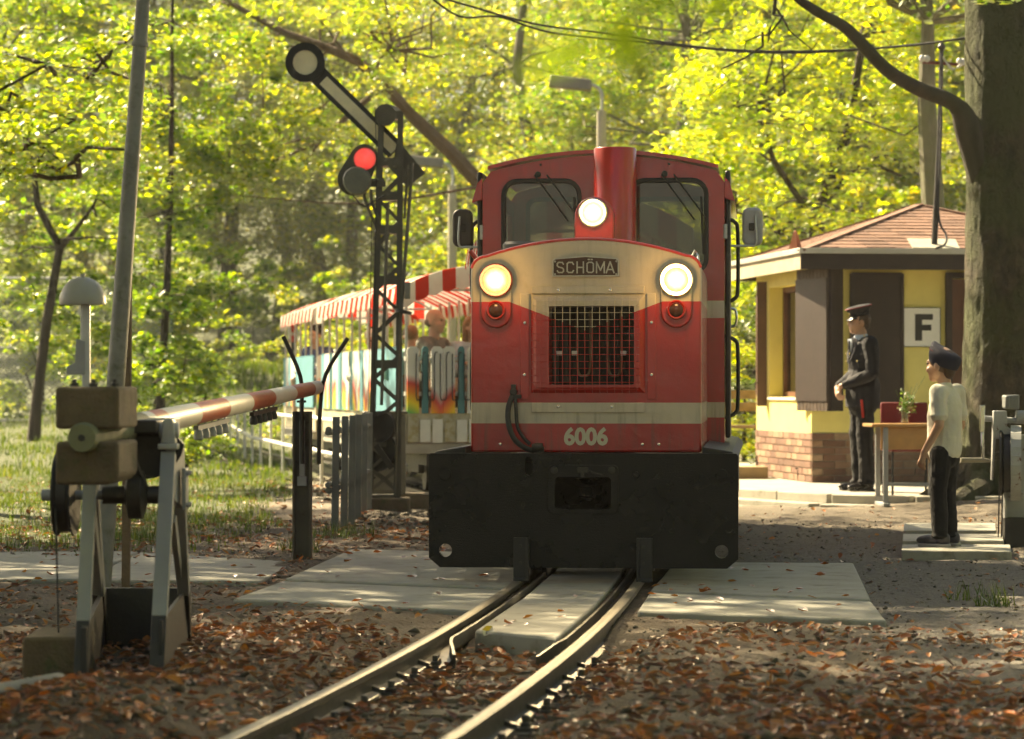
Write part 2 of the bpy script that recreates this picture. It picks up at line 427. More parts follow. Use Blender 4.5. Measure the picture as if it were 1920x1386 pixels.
# ------------------------------------------------------------------ track: rails, check rails, sleepers
m_rail = M('worn_rail_steel', (.105, .095, .078), .42, .35, .2, 7, .15, 40, col2=(.08, .052, .033), thr=(.55, .75))
m_railtop = M('polished_rail_head', (.20, .18, .135), .50, .45, .1, 8, .04, 50)
m_sleeper = M('concrete_sleeper', (.20, .175, .13), .9, 0, .25, 5, .6, 60, col2=(.10, .075, .05), thr=(.45, .7))
trk = empty('railway_track', (0, 12, 0), kind='structure'); TO = Vector((0, 12, 0))
RP = [(-.025, 0), (-.018, .004), (.018, .004), (.025, 0), (.025, -.022), (.008, -.032), (.007, -.078), (.045, -.088), (.045, -.1), (-.045, -.1), (-.045, -.088), (-.007, -.078), (-.008, -.032), (-.025, -.022)]
ys = np.concatenate([np.arange(3, 24, .3), np.arange(24, 72, .8)])
def rail_path(off, y0=3, y1=72, z=0.0):
    out = []
    for y in ys:
        if y0 <= y <= y1:
            x = float(track(y)); sl = float(track(y + .1) - track(y - .1)) / .2; k = 1 / math.hypot(1, sl)
            out.append(Vector((x + off * k, y - off * sl * k, z)))
    return out
for s in (-1, 1):
    mb = MB(TO); mb.sweep(rail_path(s * .325), RP)
    nP = len(RP)
    mb.m = [1 if (i % nP) in (0, 1, 2) and i < len(mb.f) - 2 else 0 for i in range(len(mb.f))]
    mb.build('rail', [m_rail, m_railtop], trk, smooth=True)
    # check rail through the crossing, splayed at its near end
    ch = MB(TO); inn = s * (.325 - .085)
    path = rail_path(inn, 12.0, 20.0, -.004); sp = path[0]; tdir = (path[0] - path[1]).normalized()
    path.insert(0, sp + tdir * .16 + Vector((-s * .02, 0, -.004)))
    path.insert(0, sp + tdir * .42 + Vector((-s * .07, 0, -.035)))
    ch.sweep(path, [(-.006, 0), (.006, 0), (.006, -.055), (-s * -.045, -.06), (-s * -.045, -.07), (-.006, -.07)])
    ch.build('check_rail', m_rail, trk)
sl = MB(); sl.hexa([(-.60, -.10, -.12), (.60, -.10, -.12), (.60, .10, -.12), (-.60, .10, -.12), (-.58, -.085, 0), (.58, -.085, 0), (.58, .085, 0), (-.58, .085, 0)])
sl_me = sl.mesh('sleeper', m_sleeper)
clip = MB(); clip.box((0, 0, .008), (.085, .07, .016)); clip.lathe([(.020, .012), (.020, .03), (.013, .032), (.013, .055), (.006, .058)], 6, (0, 0, 0)); clip.box((-.05, 0, .022), (.05, .05, .02), (0, .3, 0))
clip_me = clip.mesh('rail_clip', m_rail)
for y in list(np.arange(6.2, 12.3, .52)) + list(np.arange(21.0, 36, .62)):
    x = float(track(y)); a = -math.atan(float(track(y + .1) - track(y - .1)) / .2)
    o = bpy.data.objects.new('sleeper', sl_me); COL.objects.link(o); o.parent = trk
    o.location = (x, y - 12, -.098); o.rotation_euler = (0, 0, a)
    if y < 13:
        for u in (-.325 - .075, -.325 + .075, .325 - .075, .325 + .075):
            c = bpy.data.objects.new('rail_clip', clip_me); COL.objects.link(c); c.parent = trk
            c.location = (x + u * math.cos(a), y - 12 + u * math.sin(a), -.10); c.rotation_euler = (0, 0, a + (0 if (u > 0) == (abs(u) > .325) else math.pi))

# ------------------------------------------------------------------ concrete slabs of the crossing, path strip, platform
cross = empty('crossing_pavement', (0, 15, 0), kind='structure'); CO = Vector((0, 15, 0))
def slab(pts, top, th, mat, parent, off, name='concrete_slab', bevel=.012):
    mb = MB(off); n = len(pts)
    V = [Vector((p[0], p[1], top - th)) for p in pts] + [Vector((p[0], p[1], top + (p[2] if len(p) > 2 else 0))) for p in pts]
    mb.add(V, [tuple(range(n - 1, -1, -1)), tuple(range(n, 2 * n))] + [(i, (i + 1) % n, n + (i + 1) % n, n + i) for i in range(n)])
    return mb.build(name, mat, parent, bevel=bevel)
def lerp(a, b, t): return (a[0] + (b[0] - a[0]) * t, a[1] + (b[1] - a[1]) * t)
def gxy(px, py, z=-.012): g = G(px, py, z); return (g.x, g.y)
# right of the track
a0, a1 = gxy(1195, 1143), gxy(1662, 1161); b0, b1 = gxy(1219, 1107), gxy(1633, 1124); c0, c1 = (b0[0] + .27, b0[1] + 2.5), gxy(1600, 1055)
slab([a0, a1, lerp(b1, a1, .06), lerp(b0, a0, .06)], -.016, .09, m_slab, cross, CO)
slab([b0, b1, lerp(c1, b1, .02), lerp(c0, b0, .02)], -.010, .09, m_slab, cross, CO)
a0, a1 = gxy(437, 1120), gxy(888, 1142); b0, b1 = gxy(535, 1085), gxy(955, 1102); c0, c1 = gxy(660, 1029), (b1[0] + .20, b1[1] + 3.2)
slab([a0, a1, lerp(b1, a1, .07), lerp(b0, a0, .07)], -.018, .09, m_slab, cross, CO)
slab([b0, b1, lerp(c1, b1, .02), lerp(c0, b0, .02)], -.010, .09, m_slab, cross, CO)
def between(y0, y1, y0b, y1b, hw):
    A = []
    for y, s in ((y0, -1), (y0b, 1), (y1b, 1), (y1, -1)):
        x = float(track(y)); A.append((x + s * hw, y))
    return A
slab(between(12.75, 14.6, 12.35, 14.2, .20), -.008, .10, m_slab, cross, CO)
slab(between(14.62, 17.2, 14.22, 16.8, .20), -.012, .10, m_slab, cross, CO)
slab(between(17.22, 20, 16.82, 19.6, .20), -.012, .10, m_slab, cross, CO)
# strip of path coming in from the left
pth = empty('path_pavement', (-3, 17, 0), kind='structure'); PO = Vector((-3, 17, 0))
L0, L1 = gxy(-330, 1088, -.02), gxy(-330, 1036, -.02)
R0, R1 = gxy(492, 1088, -.02), gxy(556, 1052, -.02)
M0, M1 = gxy(150, 1086, -.02), gxy(260, 1034, -.02)
slab([L0, M0, M1, L1], -.018, .10, m_slab, pth, PO); slab([lerp(M0, R0, .008), R0, R1, lerp(M1, R1, .008)], -.024, .10, m_slab, pth, PO)
# platform with a kerb
plat = empty('platform', (3, 28, 0), kind='structure'); QO = Vector((3, 28, 0))
pe = [(1.30, 31.2), (2.19, 28.45), (2.97, 26.85), (3.62, 26.35), (6.0, 26.0), (9.0, 25.9)]
slab(pe + [(9.0, 40), (-1.2, 40)], .066, .3, m_conc, plat, QO, 'platform_surface', .01)
for i in range(len(pe) - 1):
    A = Vector((*pe[i], 0)); B = Vector((*pe[i + 1], 0)); d = (B - A); n = Vector((d.y, -d.x, 0)).normalized()
    L = d.length; k = max(1, round(L / 1.0))
    for j in range(k):
        a = A + d * ((j + .006) / k); b = A + d * ((j + .994) / k)
        slab([(a + n * .10)[:2], (b + n * .10)[:2], (b - n * .002)[:2], (a - n * .002)[:2]], .070, .3, m_conc, plat, QO, 'kerb_stone', .012)
    slab([(A + n * .30)[:2], (B + n * .30)[:2], (B + n * .102)[:2], (A + n * .102)[:2]], -.015, .2, m_slab, plat, QO, 'kerb_footing', .01)

# ------------------------------------------------------------------ loose stones, fallen leaves, grass (nobody could count them)
def scatter_mesh(tv, tf, pos, rot, scl, shear=None):
    """template verts (k,3), faces, N positions (N,3), rotation matrices (N,3,3), scales (N,3)"""
    v = tv[None] * scl[:, None, :]
    v = np.einsum('nij,nkj->nki', rot, v) + pos[:, None, :]
    k = len(tv); f = tf[None] + (np.arange(len(pos)) * k)[:, None, None]
    return v.reshape(-1, 3), f.reshape(-1, tf.shape[1])
def rot_mats(n, tilt, r=rng):
    """random yaw, then a random tilt of about 'tilt' radians"""
    y = r.uniform(0, 2 * np.pi, n); ta = r.uniform(0, 2 * np.pi, n); t = np.abs(r.normal(0, tilt, n)) if np.isscalar(tilt) else tilt
    c, s = np.cos(y), np.sin(y); Z = np.zeros((n, 3, 3)); Z[:, 0, 0] = c; Z[:, 0, 1] = -s; Z[:, 1, 0] = s; Z[:, 1, 1] = c; Z[:, 2, 2] = 1
    ax = np.stack([np.cos(ta), np.sin(ta), np.zeros(n)], -1); K = np.zeros((n, 3, 3))
    K[:, 0, 2] = ax[:, 1]; K[:, 1, 2] = -ax[:, 0]; K[:, 2, 0] = -ax[:, 1]; K[:, 2, 1] = ax[:, 0]
    I3 = np.eye(3)[None]; A = I3 + np.sin(t)[:, None, None] * K + (1 - np.cos(t))[:, None, None] * (K @ K)
    return A @ Z
ico = bmesh.new(); bmesh.ops.create_icosphere(ico, subdivisions=1, radius=1.0)
ico.verts.ensure_lookup_table(); ICV = np.array([v.co[:] for v in ico.verts]); ICF = np.array([[v.index for v in f.verts] for f in ico.faces]); ico.free()
def region(n, x0, x1, y0, y1, keep):
    x = rng.uniform(x0, x1, n); y = rng.uniform(y0, y1, n); k = keep(x, y) > rng.uniform(0, 1, n); return x[k], y[k]
SLABQ = []
def in_quad(x, y, q):
    r = np.ones(x.shape, bool)
    for i in range(len(q)):
        a = q[i]; b = q[(i + 1) % len(q)]
        r &= ((b[0] - a[0]) * (y - a[1]) - (b[1] - a[1]) * (x - a[0])) > -.0
    return r
def on_slab(x, y):
    r = np.zeros(x.shape, bool)
    for q in ([gxy(1195, 1143), gxy(1662, 1161), gxy(1600, 1055), (.85, 17.6)], [gxy(437, 1120), gxy(888, 1142), (.2, 18.6), gxy(660, 1029)], between(12.75, 20, 12.35, 20, .23)):
        r |= in_quad(x, y, q)
    return r
def on_path(x, y): return in_quad(x, y, [L0, R0, R1, L1])
def off_rail(x, y): return np.abs(np.abs(x - track(y)) - .325) > .06
stone_cols = [(.040, .034, .024), (.085, .072, .052), (.14, .120, .088), (.21, .185, .14), (.10, .070, .045)]
def stonemat():
    m, nt, b = newmat('ballast_stone'); g = nt.nodes.new('ShaderNodeNewGeometry')
    c = ramp(nt, g.outputs['Random Per Island'], [(i / 4, k) for i, k in enumerate(stone_cols)]).outputs[0]
    n = noise(nt, 60, 4); c = mixc(nt, mth(nt, 'MULTIPLY', n.outputs[0], .5), c, (.10, .095, .06)); finish(nt, b, c, .9, .4, 90); return m
m_stone = stonemat()
def stones(n, x0, x1, y0, y1, keep, smin, smax, name):
    x, y = region(n, x0, x1, y0, y1, keep); k = len(x)
    s = smin + (smax - smin) * rng.uniform(0, 1, k) ** 2.2
    sc = np.stack([s, s * rng.uniform(.6, 1, k), s * rng.uniform(.3, .6, k)], -1)
    tv = ICV * np.array([1, 1, 1])
    pos = np.stack([x, y, hz(x, y) + s * .10], -1)
    V, T = scatter_mesh(tv, ICF, pos, rot_mats(k, .35), sc)
    V = V + rng.normal(0, 1, V.shape) * np.repeat(s, 12)[:, None] * .16
    return V, T
parts = []
parts.append(stones(9000, -2.6, 2.6, 7.6, 13.2, lambda x, y: (off_rail(x, y) & ~on_slab(x, y)) * np.clip(.75 - .28 * (y - 8.6) + .5 * wob(x, y, 1.7, 2.0), .05, .8), .006, .040, 'a'))
parts.append(stones(9000, -3.2, 4.2, 11.0, 24, lambda x, y: (~on_slab(x, y) & ~on_path(x, y) & off_rail(x, y)) * np.clip(.9 - .03 * (y - 12), .25, 1), .004, .017, 'b'))
parts.append(stones(7000, -5, 1.2, 22, 46, lambda x, y: (np.abs(x - track(y)) < 1.6) & off_rail(x, y), .015, .045, 'c'))
vo = 0; VV = []; TT = []
for v, t in parts: VV.append(v); TT.append(t + vo); vo += len(v)
gravel = raw_mesh('gravel', np.concatenate(VV), np.concatenate(TT), m_stone, kind='stuff')
tag(gravel, 'grey broken ballast stones lying beside and between the rails', 'gravel')

# a curled fallen leaf: pointed oval folded along its midrib
LFV = np.array([(-.5, 0, .02), (-.2, .26, .10), (.2, .22, .13), (.5, 0, .06), (.2, -.22, .10), (-.2, -.26, .14), (0, 0, 0)])
LFF = np.array([(0, 6, 1), (1, 6, 2), (2, 6, 3), (3, 6, 4), (4, 6, 5), (5, 6, 0)])
m_dead = leafmat('fallen_leaf', [(.08, .028, .012), (.17, .052, .017), (.27, .080, .020), (.38, .115, .025), (.46, .20, .05), (.30, .13, .045), (.55, .14, .02)], .25, 1.0, .45, .15)
def leaves_on(n, x0, x1, y0, y1, keep, s0, s1, lift=.012):
    x, y = region(n, x0, x1, y0, y1, keep); k = len(x); s = s0 * .7 + (s1 * 1.1 - s0 * .7) * rng.uniform(0, 1, k) ** 1.4
    pos = np.stack([x, y, hz(x, y) + lift + rng.uniform(0, .014, k)], -1)
    sc = np.stack([s, s * rng.uniform(.6, 1.1, k), s * rng.uniform(.4, 1.9, k)], -1)
    return scatter_mesh(LFV, LFF, pos, rot_mats(k, .38), sc)
clump = lambda x, y: .5 + .5 * wob(x, y, 2.1, 5.0)
parts = []
parts.append(leaves_on(20000, -2.4, 2.6, 7.6, 12.8, lambda x, y: (off_rail(x, y) & ~on_slab(x, y)) * np.clip(-.05 + 1.3 * clump(x, y), .08, 1) * np.where(x > track(y), np.clip(1.25 - .19 * (y - 8), .25, 1), 1), .030, .068, .022))
parts.append(leaves_on(6500, -4.0, -.4, 11.2, 24, lambda x, y: (~on_slab(x, y) & ~on_path(x, y)) * np.clip(.1 + 1.1 * clump(x, y), 0, 1) * np.clip(1.3 - .03 * (y - 11), .3, 1), .032, .066))
parts.append(leaves_on(4500, .3, 4.6, 11.2, 27, lambda x, y: (~on_slab(x, y) & (np.abs(x - track(y)) > .5)) * np.clip(-.05 + .75 * clump(x, y), 0, 1) * np.clip(1.2 - .06 * (y - 11), .22, 1), .030, .058))
parts.append(leaves_on(3500, -7, -1.2, 22, 34, lambda x, y: np.clip(-.1 + .9 * clump(x, y), 0, 1), .045, .07))
vo = 0; VV = []; TT = []
for v, t in parts: VV.append(v); TT.append(t + vo); vo += len(v)
litter = raw_mesh('leaf_litter', np.concatenate(VV), np.concatenate(TT), m_dead, kind='stuff')
tag(litter, 'brown and rust fallen leaves strewn over the gravel and earth', 'leaf litter')
# leaves one can pick out on the pale slabs
lf_me = []
for i in range(4):
    t = MB(); t.add([Vector(p) * .05 for p in (LFV * np.array([1, .8 + .15 * i, .6 + .5 * i]))], LFF.tolist()); lf_me.append(t.mesh('fallen_leaf', m_dead))
cnt = 0
for q, n, z, lab, grp in (([gxy(1195, 1143), gxy(1662, 1161), gxy(1600, 1055), (.9, 17.4)], 34, -.006, 'curled brown leaf lying on the concrete slabs right of the rails', 'leaves on the slabs right of the rails'),
                     ([gxy(437, 1120), gxy(888, 1142), (-.1, 17.6), gxy(660, 1029)], 26, -.006, 'curled brown leaf lying on the concrete slabs left of the rails', 'leaves on the slabs left of the rails'),
                     (between(12.8, 14.9, 12.4, 14.7, .18), 9, -.004, 'curled brown leaf lying on the slab between the rails', 'leaves on the slab between the rails'),
                     ([L0, R0, R1, L1], 30, -.016, 'curled brown leaf lying on the paved path strip at the left', 'leaves on the left path strip')):
    q = [Vector((p[0], p[1], 0)) for p in q]
    for i in range(n):
        s, t = random.random(), random.random(); p = (q[0] * (1 - s) + q[1] * s) * (1 - t) + (q[3] * (1 - s) + q[2] * s) * t
        o = bpy.data.objects.new('fallen_leaf', lf_me[cnt % 4]); COL.objects.link(o); cnt += 1
        o.location = (p.x, p.y, z); o.rotation_euler = (random.uniform(-.25, .25), random.uniform(-.25, .25), random.uniform(0, 6.28))
        k = random.uniform(.7, 1.35); o.scale = (k, k, k); tag(o, lab, 'leaf', grp)
m_yleaf = leafmat('yellow_leaf', [(.45, .36, .03), (.55, .42, .04)], .3)
t = MB(); t.add([Vector(p) * .075 for p in LFV * np.array([1, 1.2, 1.4])], LFF.tolist())
g0 = G(915, 1188, -.02); tag(t.build('fallen_leaf', m_yleaf, loc=(g0.x, g0.y, -.012), rot=(.5, -.5, 1.0)), 'single bright yellow leaf leaning on the slab between the rails', 'leaf')

# grass
GBV = np.array([(-.5, 0, 0), (.5, 0, 0), (.30, .05, .55), (-.30, .05, .55), (0, .22, 1.0)]); GBF = np.array([(0, 1, 2), (0, 2, 3), (3, 2, 4)])
m_grass = leafmat('grass_blade', [(.035, .075, .010), (.06, .12, .014), (.10, .165, .02), (.17, .20, .045)], .45, 1.1, .5, .5)
def grass(n, x0, x1, y0, y1, keep, h0, h1, w):
    x, y = region(n, x0, x1, y0, y1, keep); k = len(x); h = rng.uniform(h0, h1, k)
    pos = np.stack([x, y, hz(x, y) - .005], -1); sc = np.stack([np.full(k, w) * rng.uniform(.6, 1.3, k), h * 1.1, h], -1)
    return scatter_mesh(GBV, GBF, pos, rot_mats(k, .25), sc)
def gkeep(x, y):
    edge = -1.75 - .055 * (y - 20) - .25 * wob(x, y, 1.2, 3)
    return np.clip(.12 + .85 * (.5 + .6 * wob(x, y, 1.3, 1.0)), 0, 1) * (x < edge) * ss(y, 18.2, 21.5)
parts = [grass(52000, -7.5, -1.7, 18.2, 36, gkeep, .03, .085, .010), grass(36000, -14, -2.6, 34, 60, gkeep, .04, .13, .022)]
parts.append(grass(9000, -9.5, -1.5, 50, 66, lambda x, y: np.exp(-(((x + 5.2) / 3.4) ** 2 + ((y - 60) / 6) ** 2)), .10, .34, .03))
for (px, py, n, r) in ((1865, 1132, 70, .10), (1800, 1120, 25, .08), (560, 1035, 90, .14), (640, 1010, 160, .25), (690, 935, 120, .25), (235, 1010, 260, .30)):
    g0 = G(px, py, -.04); a = rng.uniform(0, 6.28, n); rr = r * np.sqrt(rng.uniform(0, 1, n)); x = g0.x + rr * np.cos(a); y = g0.y + rr * np.sin(a)
    h = rng.uniform(.05, .15, n); pos = np.stack([x, y, hz(x, y)], -1); parts.append(scatter_mesh(GBV, GBF, pos, rot_mats(n, .4), np.stack([np.full(n, .007), h * 1.3, h], -1)))
vo = 0; VV = []; TT = []
for v, t in parts: VV.append(v); TT.append(t + vo); vo += len(v)
gr = raw_mesh('grass', np.concatenate(VV), np.concatenate(TT), m_grass, kind='stuff')
tag(gr, 'short green and straw grass on the bank left of the track', 'grass')
# ------------------------------------------------------------------ locomotive (local: x right, y back along its axis, z up from the rail head)
def paint_mat(name, zone):
    """glossy red and cream livery; the borders of the two paints follow the object's own height and width"""
    m, nt, b = newmat(name)
    tc = nt.nodes.new('ShaderNodeTexCoord'); xyz = nt.nodes.new('ShaderNodeSeparateXYZ'); nt.links.new(tc.outputs['Object'], xyz.inputs[0])
    x, z = xyz.outputs[0], xyz.outputs[2]
    n = noise(nt, 3.0, 5); n2 = noise(nt, 26, 6, .7); n3 = noise(nt, 140, 3)
    red = ramp(nt, n.outputs[0], [(.3, (.36, .006, .005)), (.7, (.45, .009, .006))]).outputs[0]
    red = mixc(nt, mth(nt, 'MULTIPLY', sstep(nt, n2.outputs[0], .60, .78), .35), red, (.11, .010, .008))
    crm = ramp(nt, n.outputs[0], [(.3, (.46, .40, .28)), (.7, (.56, .48, .35))]).outputs[0]
    crm = mixc(nt, mth(nt, 'MULTIPLY', sstep(nt, n2.outputs[0], .55, .8), .4), crm, (.30, .24, .15))
    tc2 = nt.nodes.new('ShaderNodeMapping'); tc2.inputs['Scale'].default_value = (30, 30, 1.6); nt.links.new(tc.outputs['Object'], tc2.inputs[0])
    streak = noise(nt, 1.0, 5, .6, vec=tc2.outputs[0]); chip = noise(nt, 55, 5, .75)
    if zone == 'hood':
        dip = mth(nt, 'MULTIPLY', mth(nt, 'MAXIMUM', mth(nt, 'SUBTRACT', .42, mth(nt, 'ABSOLUTE', x)), 0.0), .38)
        up = mth(nt, 'GREATER_THAN', z, mth(nt, 'SUBTRACT', 1.515, dip))
        s = mth(nt, 'MULTIPLY', mth(nt, 'GREATER_THAN', z, .848), mth(nt, 'LESS_THAN', z, .962)); f = mth(nt, 'MAXIMUM', up, s)
    elif zone == 'cab':
        s1 = mth(nt, 'MULTIPLY', mth(nt, 'GREATER_THAN', z, .863), mth(nt, 'LESS_THAN', z, .955))
        s2 = mth(nt, 'MULTIPLY', mth(nt, 'GREATER_THAN', z, 1.465), mth(nt, 'LESS_THAN', z, 1.57)); f = mth(nt, 'MAXIMUM', s1, s2)
    else: f = 0.0
    c = mixc(nt, f, red, crm)
    low = mth(nt, 'SUBTRACT', 1.0, sstep(nt, z, .70, 1.05))
    dirt = mth(nt, 'MULTIPLY', sstep(nt, streak.outputs[0], .48, .75), mth(nt, 'MULTIPLY_ADD', low, .45, .16))
    c = mixc(nt, dirt, c, (.055, .038, .024)); c = mixc(nt, sstep(nt, chip.outputs[0], .70, .72), c, (.07, .035, .022))
    nt.links.new(c, b.inputs['Base Color'])
    b.inputs['Coat Weight'].default_value = .7; b.inputs['Coat Roughness'].default_value = .06
    nt.links.new(mth(nt, 'MULTIPLY_ADD', n2.outputs[0], .2, .22), b.inputs['Roughness'])
    bp = nt.nodes.new('ShaderNodeBump'); bp.inputs['Strength'].default_value = .22; bp.inputs['Distance'].default_value = .004
    nt.links.new(mth(nt, 'ADD', mth(nt, 'MULTIPLY', n.outputs[0], 5.0), mth(nt, 'ADD', n2.outputs[0], mth(nt, 'MULTIPLY', n3.outputs[0], .35))), bp.inputs['Height'])
    nt.links.new(bp.outputs[0], b.inputs['Normal']); nt.links.new(bp.outputs[0], b.inputs['Coat Normal'])
    return m
m_hood = paint_mat('red_cream_hood_paint', 'hood'); m_cab = paint_mat('red_cream_cab_paint', 'cab'); m_red = paint_mat('red_gloss_paint', 'red')
def beammat():
    m, nt, b = newmat('black_brushed_paint')
    tc = nt.nodes.new('ShaderNodeTexCoord'); mp = nt.nodes.new('ShaderNodeMapping'); mp.inputs['Scale'].default_value = (22, 22, 160); nt.links.new(tc.outputs['Object'], mp.inputs[0])
    n = noise(nt, 1.0, 6, .7, vec=mp.outputs[0]); n2 = noise(nt, 130, 4, .6); n4 = noise(nt, 4, 4)
    c = ramp(nt, n4.outputs[0], [(.3, (.004, .004, .004)), (.7, (.011, .010, .009))]).outputs[0]; rs = noise(nt, 16, 7, .75); c = mixc(nt, mth(nt, 'MULTIPLY', sstep(nt, rs.outputs[0], .60, .72), .6), c, (.045, .026, .015)); nt.links.new(c, b.inputs['Base Color'])
    nt.links.new(mth(nt, 'MULTIPLY_ADD', n4.outputs[0], .3, .14), b.inputs['Roughness'])
    bp = nt.nodes.new('ShaderNodeBump'); bp.inputs['Strength'].default_value = .55; bp.inputs['Distance'].default_value = .005
    nt.links.new(mth(nt, 'ADD', n.outputs[0], mth(nt, 'MULTIPLY', n2.outputs[0], .8)), bp.inputs['Height']); nt.links.new(bp.outputs[0], b.inputs['Normal'])
    return m
m_beam = beammat(); m_beam.node_tree.nodes['Principled BSDF'].inputs['Specular IOR Level'].default_value = .28
def lampmat(name, stops, s0, s1, p, rib):
    m, nt, b = newmat(name); tc = nt.nodes.new('ShaderNodeTexCoord'); g = nt.nodes.new('ShaderNodeTexGradient'); g.gradient_type = 'SPHERICAL'
    nt.links.new(tc.outputs['Object'], g.inputs[0]); mp = nt.nodes.new('ShaderNodeMapping'); mp.inputs['Scale'].default_value = (p, p, p); nt.links.new(tc.outputs['Object'], mp.inputs[0]); nt.links.new(mp.outputs[0], g.inputs[0])
    c = ramp(nt, g.outputs['Fac'], stops).outputs[0]; nt.links.new(c, b.inputs['Emission Color']); b.inputs['Base Color'].default_value = (.3, .3, .3, 1)
    n = noise(nt, rib, 2); st = mth(nt, 'MULTIPLY_ADD', mth(nt, 'POWER', g.outputs['Fac'], 1.6), s1, s0)
    nt.links.new(mth(nt, 'MULTIPLY', st, mth(nt, 'MULTIPLY_ADD', n.outputs[0], 1.2, .4)), b.inputs['Emission Strength']); b.inputs['Roughness'].default_value = .1
    return m
m_lamp = lampmat('lit_lamp_lens', [(.0, (1.0, .42, .08)), (.18, (1.0, .66, .26)), (.5, (1, .86, .6)), (1, (1, .95, .8))], .5, 9.0, 13.2, 60)
m_amber = M('dark_amber_lens', (.06, .018, .008), .12, 0, .2, 20, .02, 90)
m_plate = M('brown_name_plate', (.075, .032, .018), .45, 0, .15, 12, .05, 90)
m_silver = M('cast_aluminium', (.50, .46, .38), .4, .7, .12, 20, .1, 90)

def text_obj(s, size, ext, mat, parent, loc, sx=1.0, bold=0.0, name='lettering', rz=0.0, sp=1.0):
    cu = bpy.data.curves.new('t', 'FONT'); cu.body = s; cu.size = size; cu.extrude = ext; cu.offset = bold; cu.align_x = 'CENTER'; cu.align_y = 'CENTER'; cu.resolution_u = 4; cu.space_character = sp
    o = bpy.data.objects.new(name, cu); COL.objects.link(o); bpy.context.view_layer.update()
    dg = bpy.context.evaluated_depsgraph_get(); me = bpy.data.meshes.new_from_object(o.evaluated_get(dg)); bpy.data.objects.remove(o)
    me.transform(Matrix.Scale(sx, 4, (1, 0, 0))); me.transform(Matrix.Rotation(R(90), 4, 'X')); me.materials.clear(); me.materials.append(mat)
    o = bpy.data.objects.new(name, me); COL.objects.link(o); o.parent = parent; o.location = loc; o.rotation_euler = (0, 0, rz); return o

yaw = -math.atan(.085)
loco = empty('locomotive', (.382, 15.8, 0), yaw, 'red and cream diesel locomotive numbered 6006 with three lit headlights', 'locomotive')
# buffer beam
bb = MB(); bb.prism([(-.775, .073), (.775, .073), (.835, .125), (.835, .675), (.825, .69), (-.825, .69), (-.835, .675), (-.835, .125)], 0, .05)
beam = bb.build('buffer_beam', m_beam, loco)
c1 = MB().lathe([(.036, -.05), (.036, .1)], 18, (-.745, 0, .165), (0, 1, 0)); c2 = MB().lathe([(.036, -.05), (.036, .1)], 18, (.745, 0, .165), (0, 1, 0))
c3 = MB().prism(rrect(0, .475, .30, .17, .02), -.05, .1); c4 = MB().prism(rrect(-.293, .62, .04, .10, .018), -.05, .1)
cut(beam, [c1, c2, c3, c4]); bv = beam.modifiers.new('e', 'BEVEL'); bv.width = .006; bv.segments = 2; bv.limit_method = 'ANGLE'
for x, z, r, d in ((-.745, .575, .034, .006), (.745, .575, .034, .006), (.285, .575, .020, .014)):
    MB().lathe([(r, 0), (r, d), (r * .9, d + .004)], 20, (x, 0, z), (0, -1, 0)).build('bolt_head', m_beam, beam, smooth=True)
MB().box((.285, -.021, .575), (.032, .006, .005), (0, .5, 0)).build('bolt_slot', m_dsteel, beam)
# coupling pocket: raised plate and a funnel behind it
cp = MB(); ring_prism(cp, rrect(0, .497, .385, .262, .03), rrect(0, .475, .30, .17, .02), -.014, .0)
pk = cp.build('coupling_plate', m_beam, beam, bevel=.004)
fu = MB(); o1 = rrect(0, .475, .305, .175, .02); i1 = rrect(0, .475, .07, .05, .012); n_ = len(o1)
fu.add([(x, -.002, z) for x, z in o1] + [(x, .28, z) for x, z in i1] + [(x, .33, z) for x, z in i1], [(i, (i + 1) % n_, n_ + (i + 1) % n_, n_ + i) for i in range(n_)] + [(n_ + i, n_ + (i + 1) % n_, 2 * n_ + (i + 1) % n_, 2 * n_ + i) for i in range(n_)] + [tuple(range(2 * n_, 3 * n_))])
fu.build('coupling_funnel', m_beam, beam, smooth=True)
for x in (-.155, .155): MB().lathe([(.020, 0), (.020, .012), (.013, .016)], 14, (x, -.014, .60), (0, -1, 0)).build('bolt_head', m_dsteel, beam, smooth=True)
MB().box((0, -.024, .60), (.06, .02, .03)).box((0, -.028, .577), (.02, .02, .035)).build('coupling_latch', m_dsteel, beam, bevel=.004)
MB().tube(arc_pts([(.03, -.03, .60), (.07, -.05, .585), (.11, -.035, .575)]), .004, 6).build('latch_chain', m_dsteel, beam, smooth=True)
for x in (-.331, .331):
    g = MB(); g.box((x, -.012, .118), (.086, .024, .236)); g.box((x + (.034 if x < 0 else -.034), -.03, .118), (.014, .05, .236)); g.box((x, -.02, .01), (.086, .05, .02))
    gb = g.build('rail_guard', m_black, loco, bevel=.003)
    for z in (.10, .19): MB().lathe([(.010, 0), (.010, .007)], 6, (x - .005, -.024, z), (0, -1, 0)).build('bolt_head', m_dsteel, gb)
# underframe, running boards, wheels
fr = MB(); fr.box((0, 2.6, .50), (1.10, 4.2, .26)); fr.box((0, 2.6, .30), (.50, 4.0, .2)); fr.build('underframe', m_black, loco, bevel=.01)
for s in (-1, 1):
    rb = MB(); rb.hexa([(s * .64, .05, .66), (s * .835, .05, .66), (s * .835, 4.7, .66), (s * .64, 4.7, .66), (s * .64, .05, .725), (s * .80, .05, .70), (s * .80, 4.7, .70), (s * .64, 4.7, .725)])
    rb.build('running_board', m_dsteel, loco, bevel=.006)
    MB().box((s * .79, 2.3, .50), (.03, 4.5, .32)).build('side_sill', m_black, loco, bevel=.006)
for y in (.95, 3.5):
    for s in (-1, 1):
        MB().lathe([(.10, -.05), (.29, -.05), (.29, .01), (.32, .02), (.32, .045), (.08, .05)], 28, (s * .30, y, .29), (-s, 0, 0)).build('wheel', m_dsteel, loco, smooth=True)
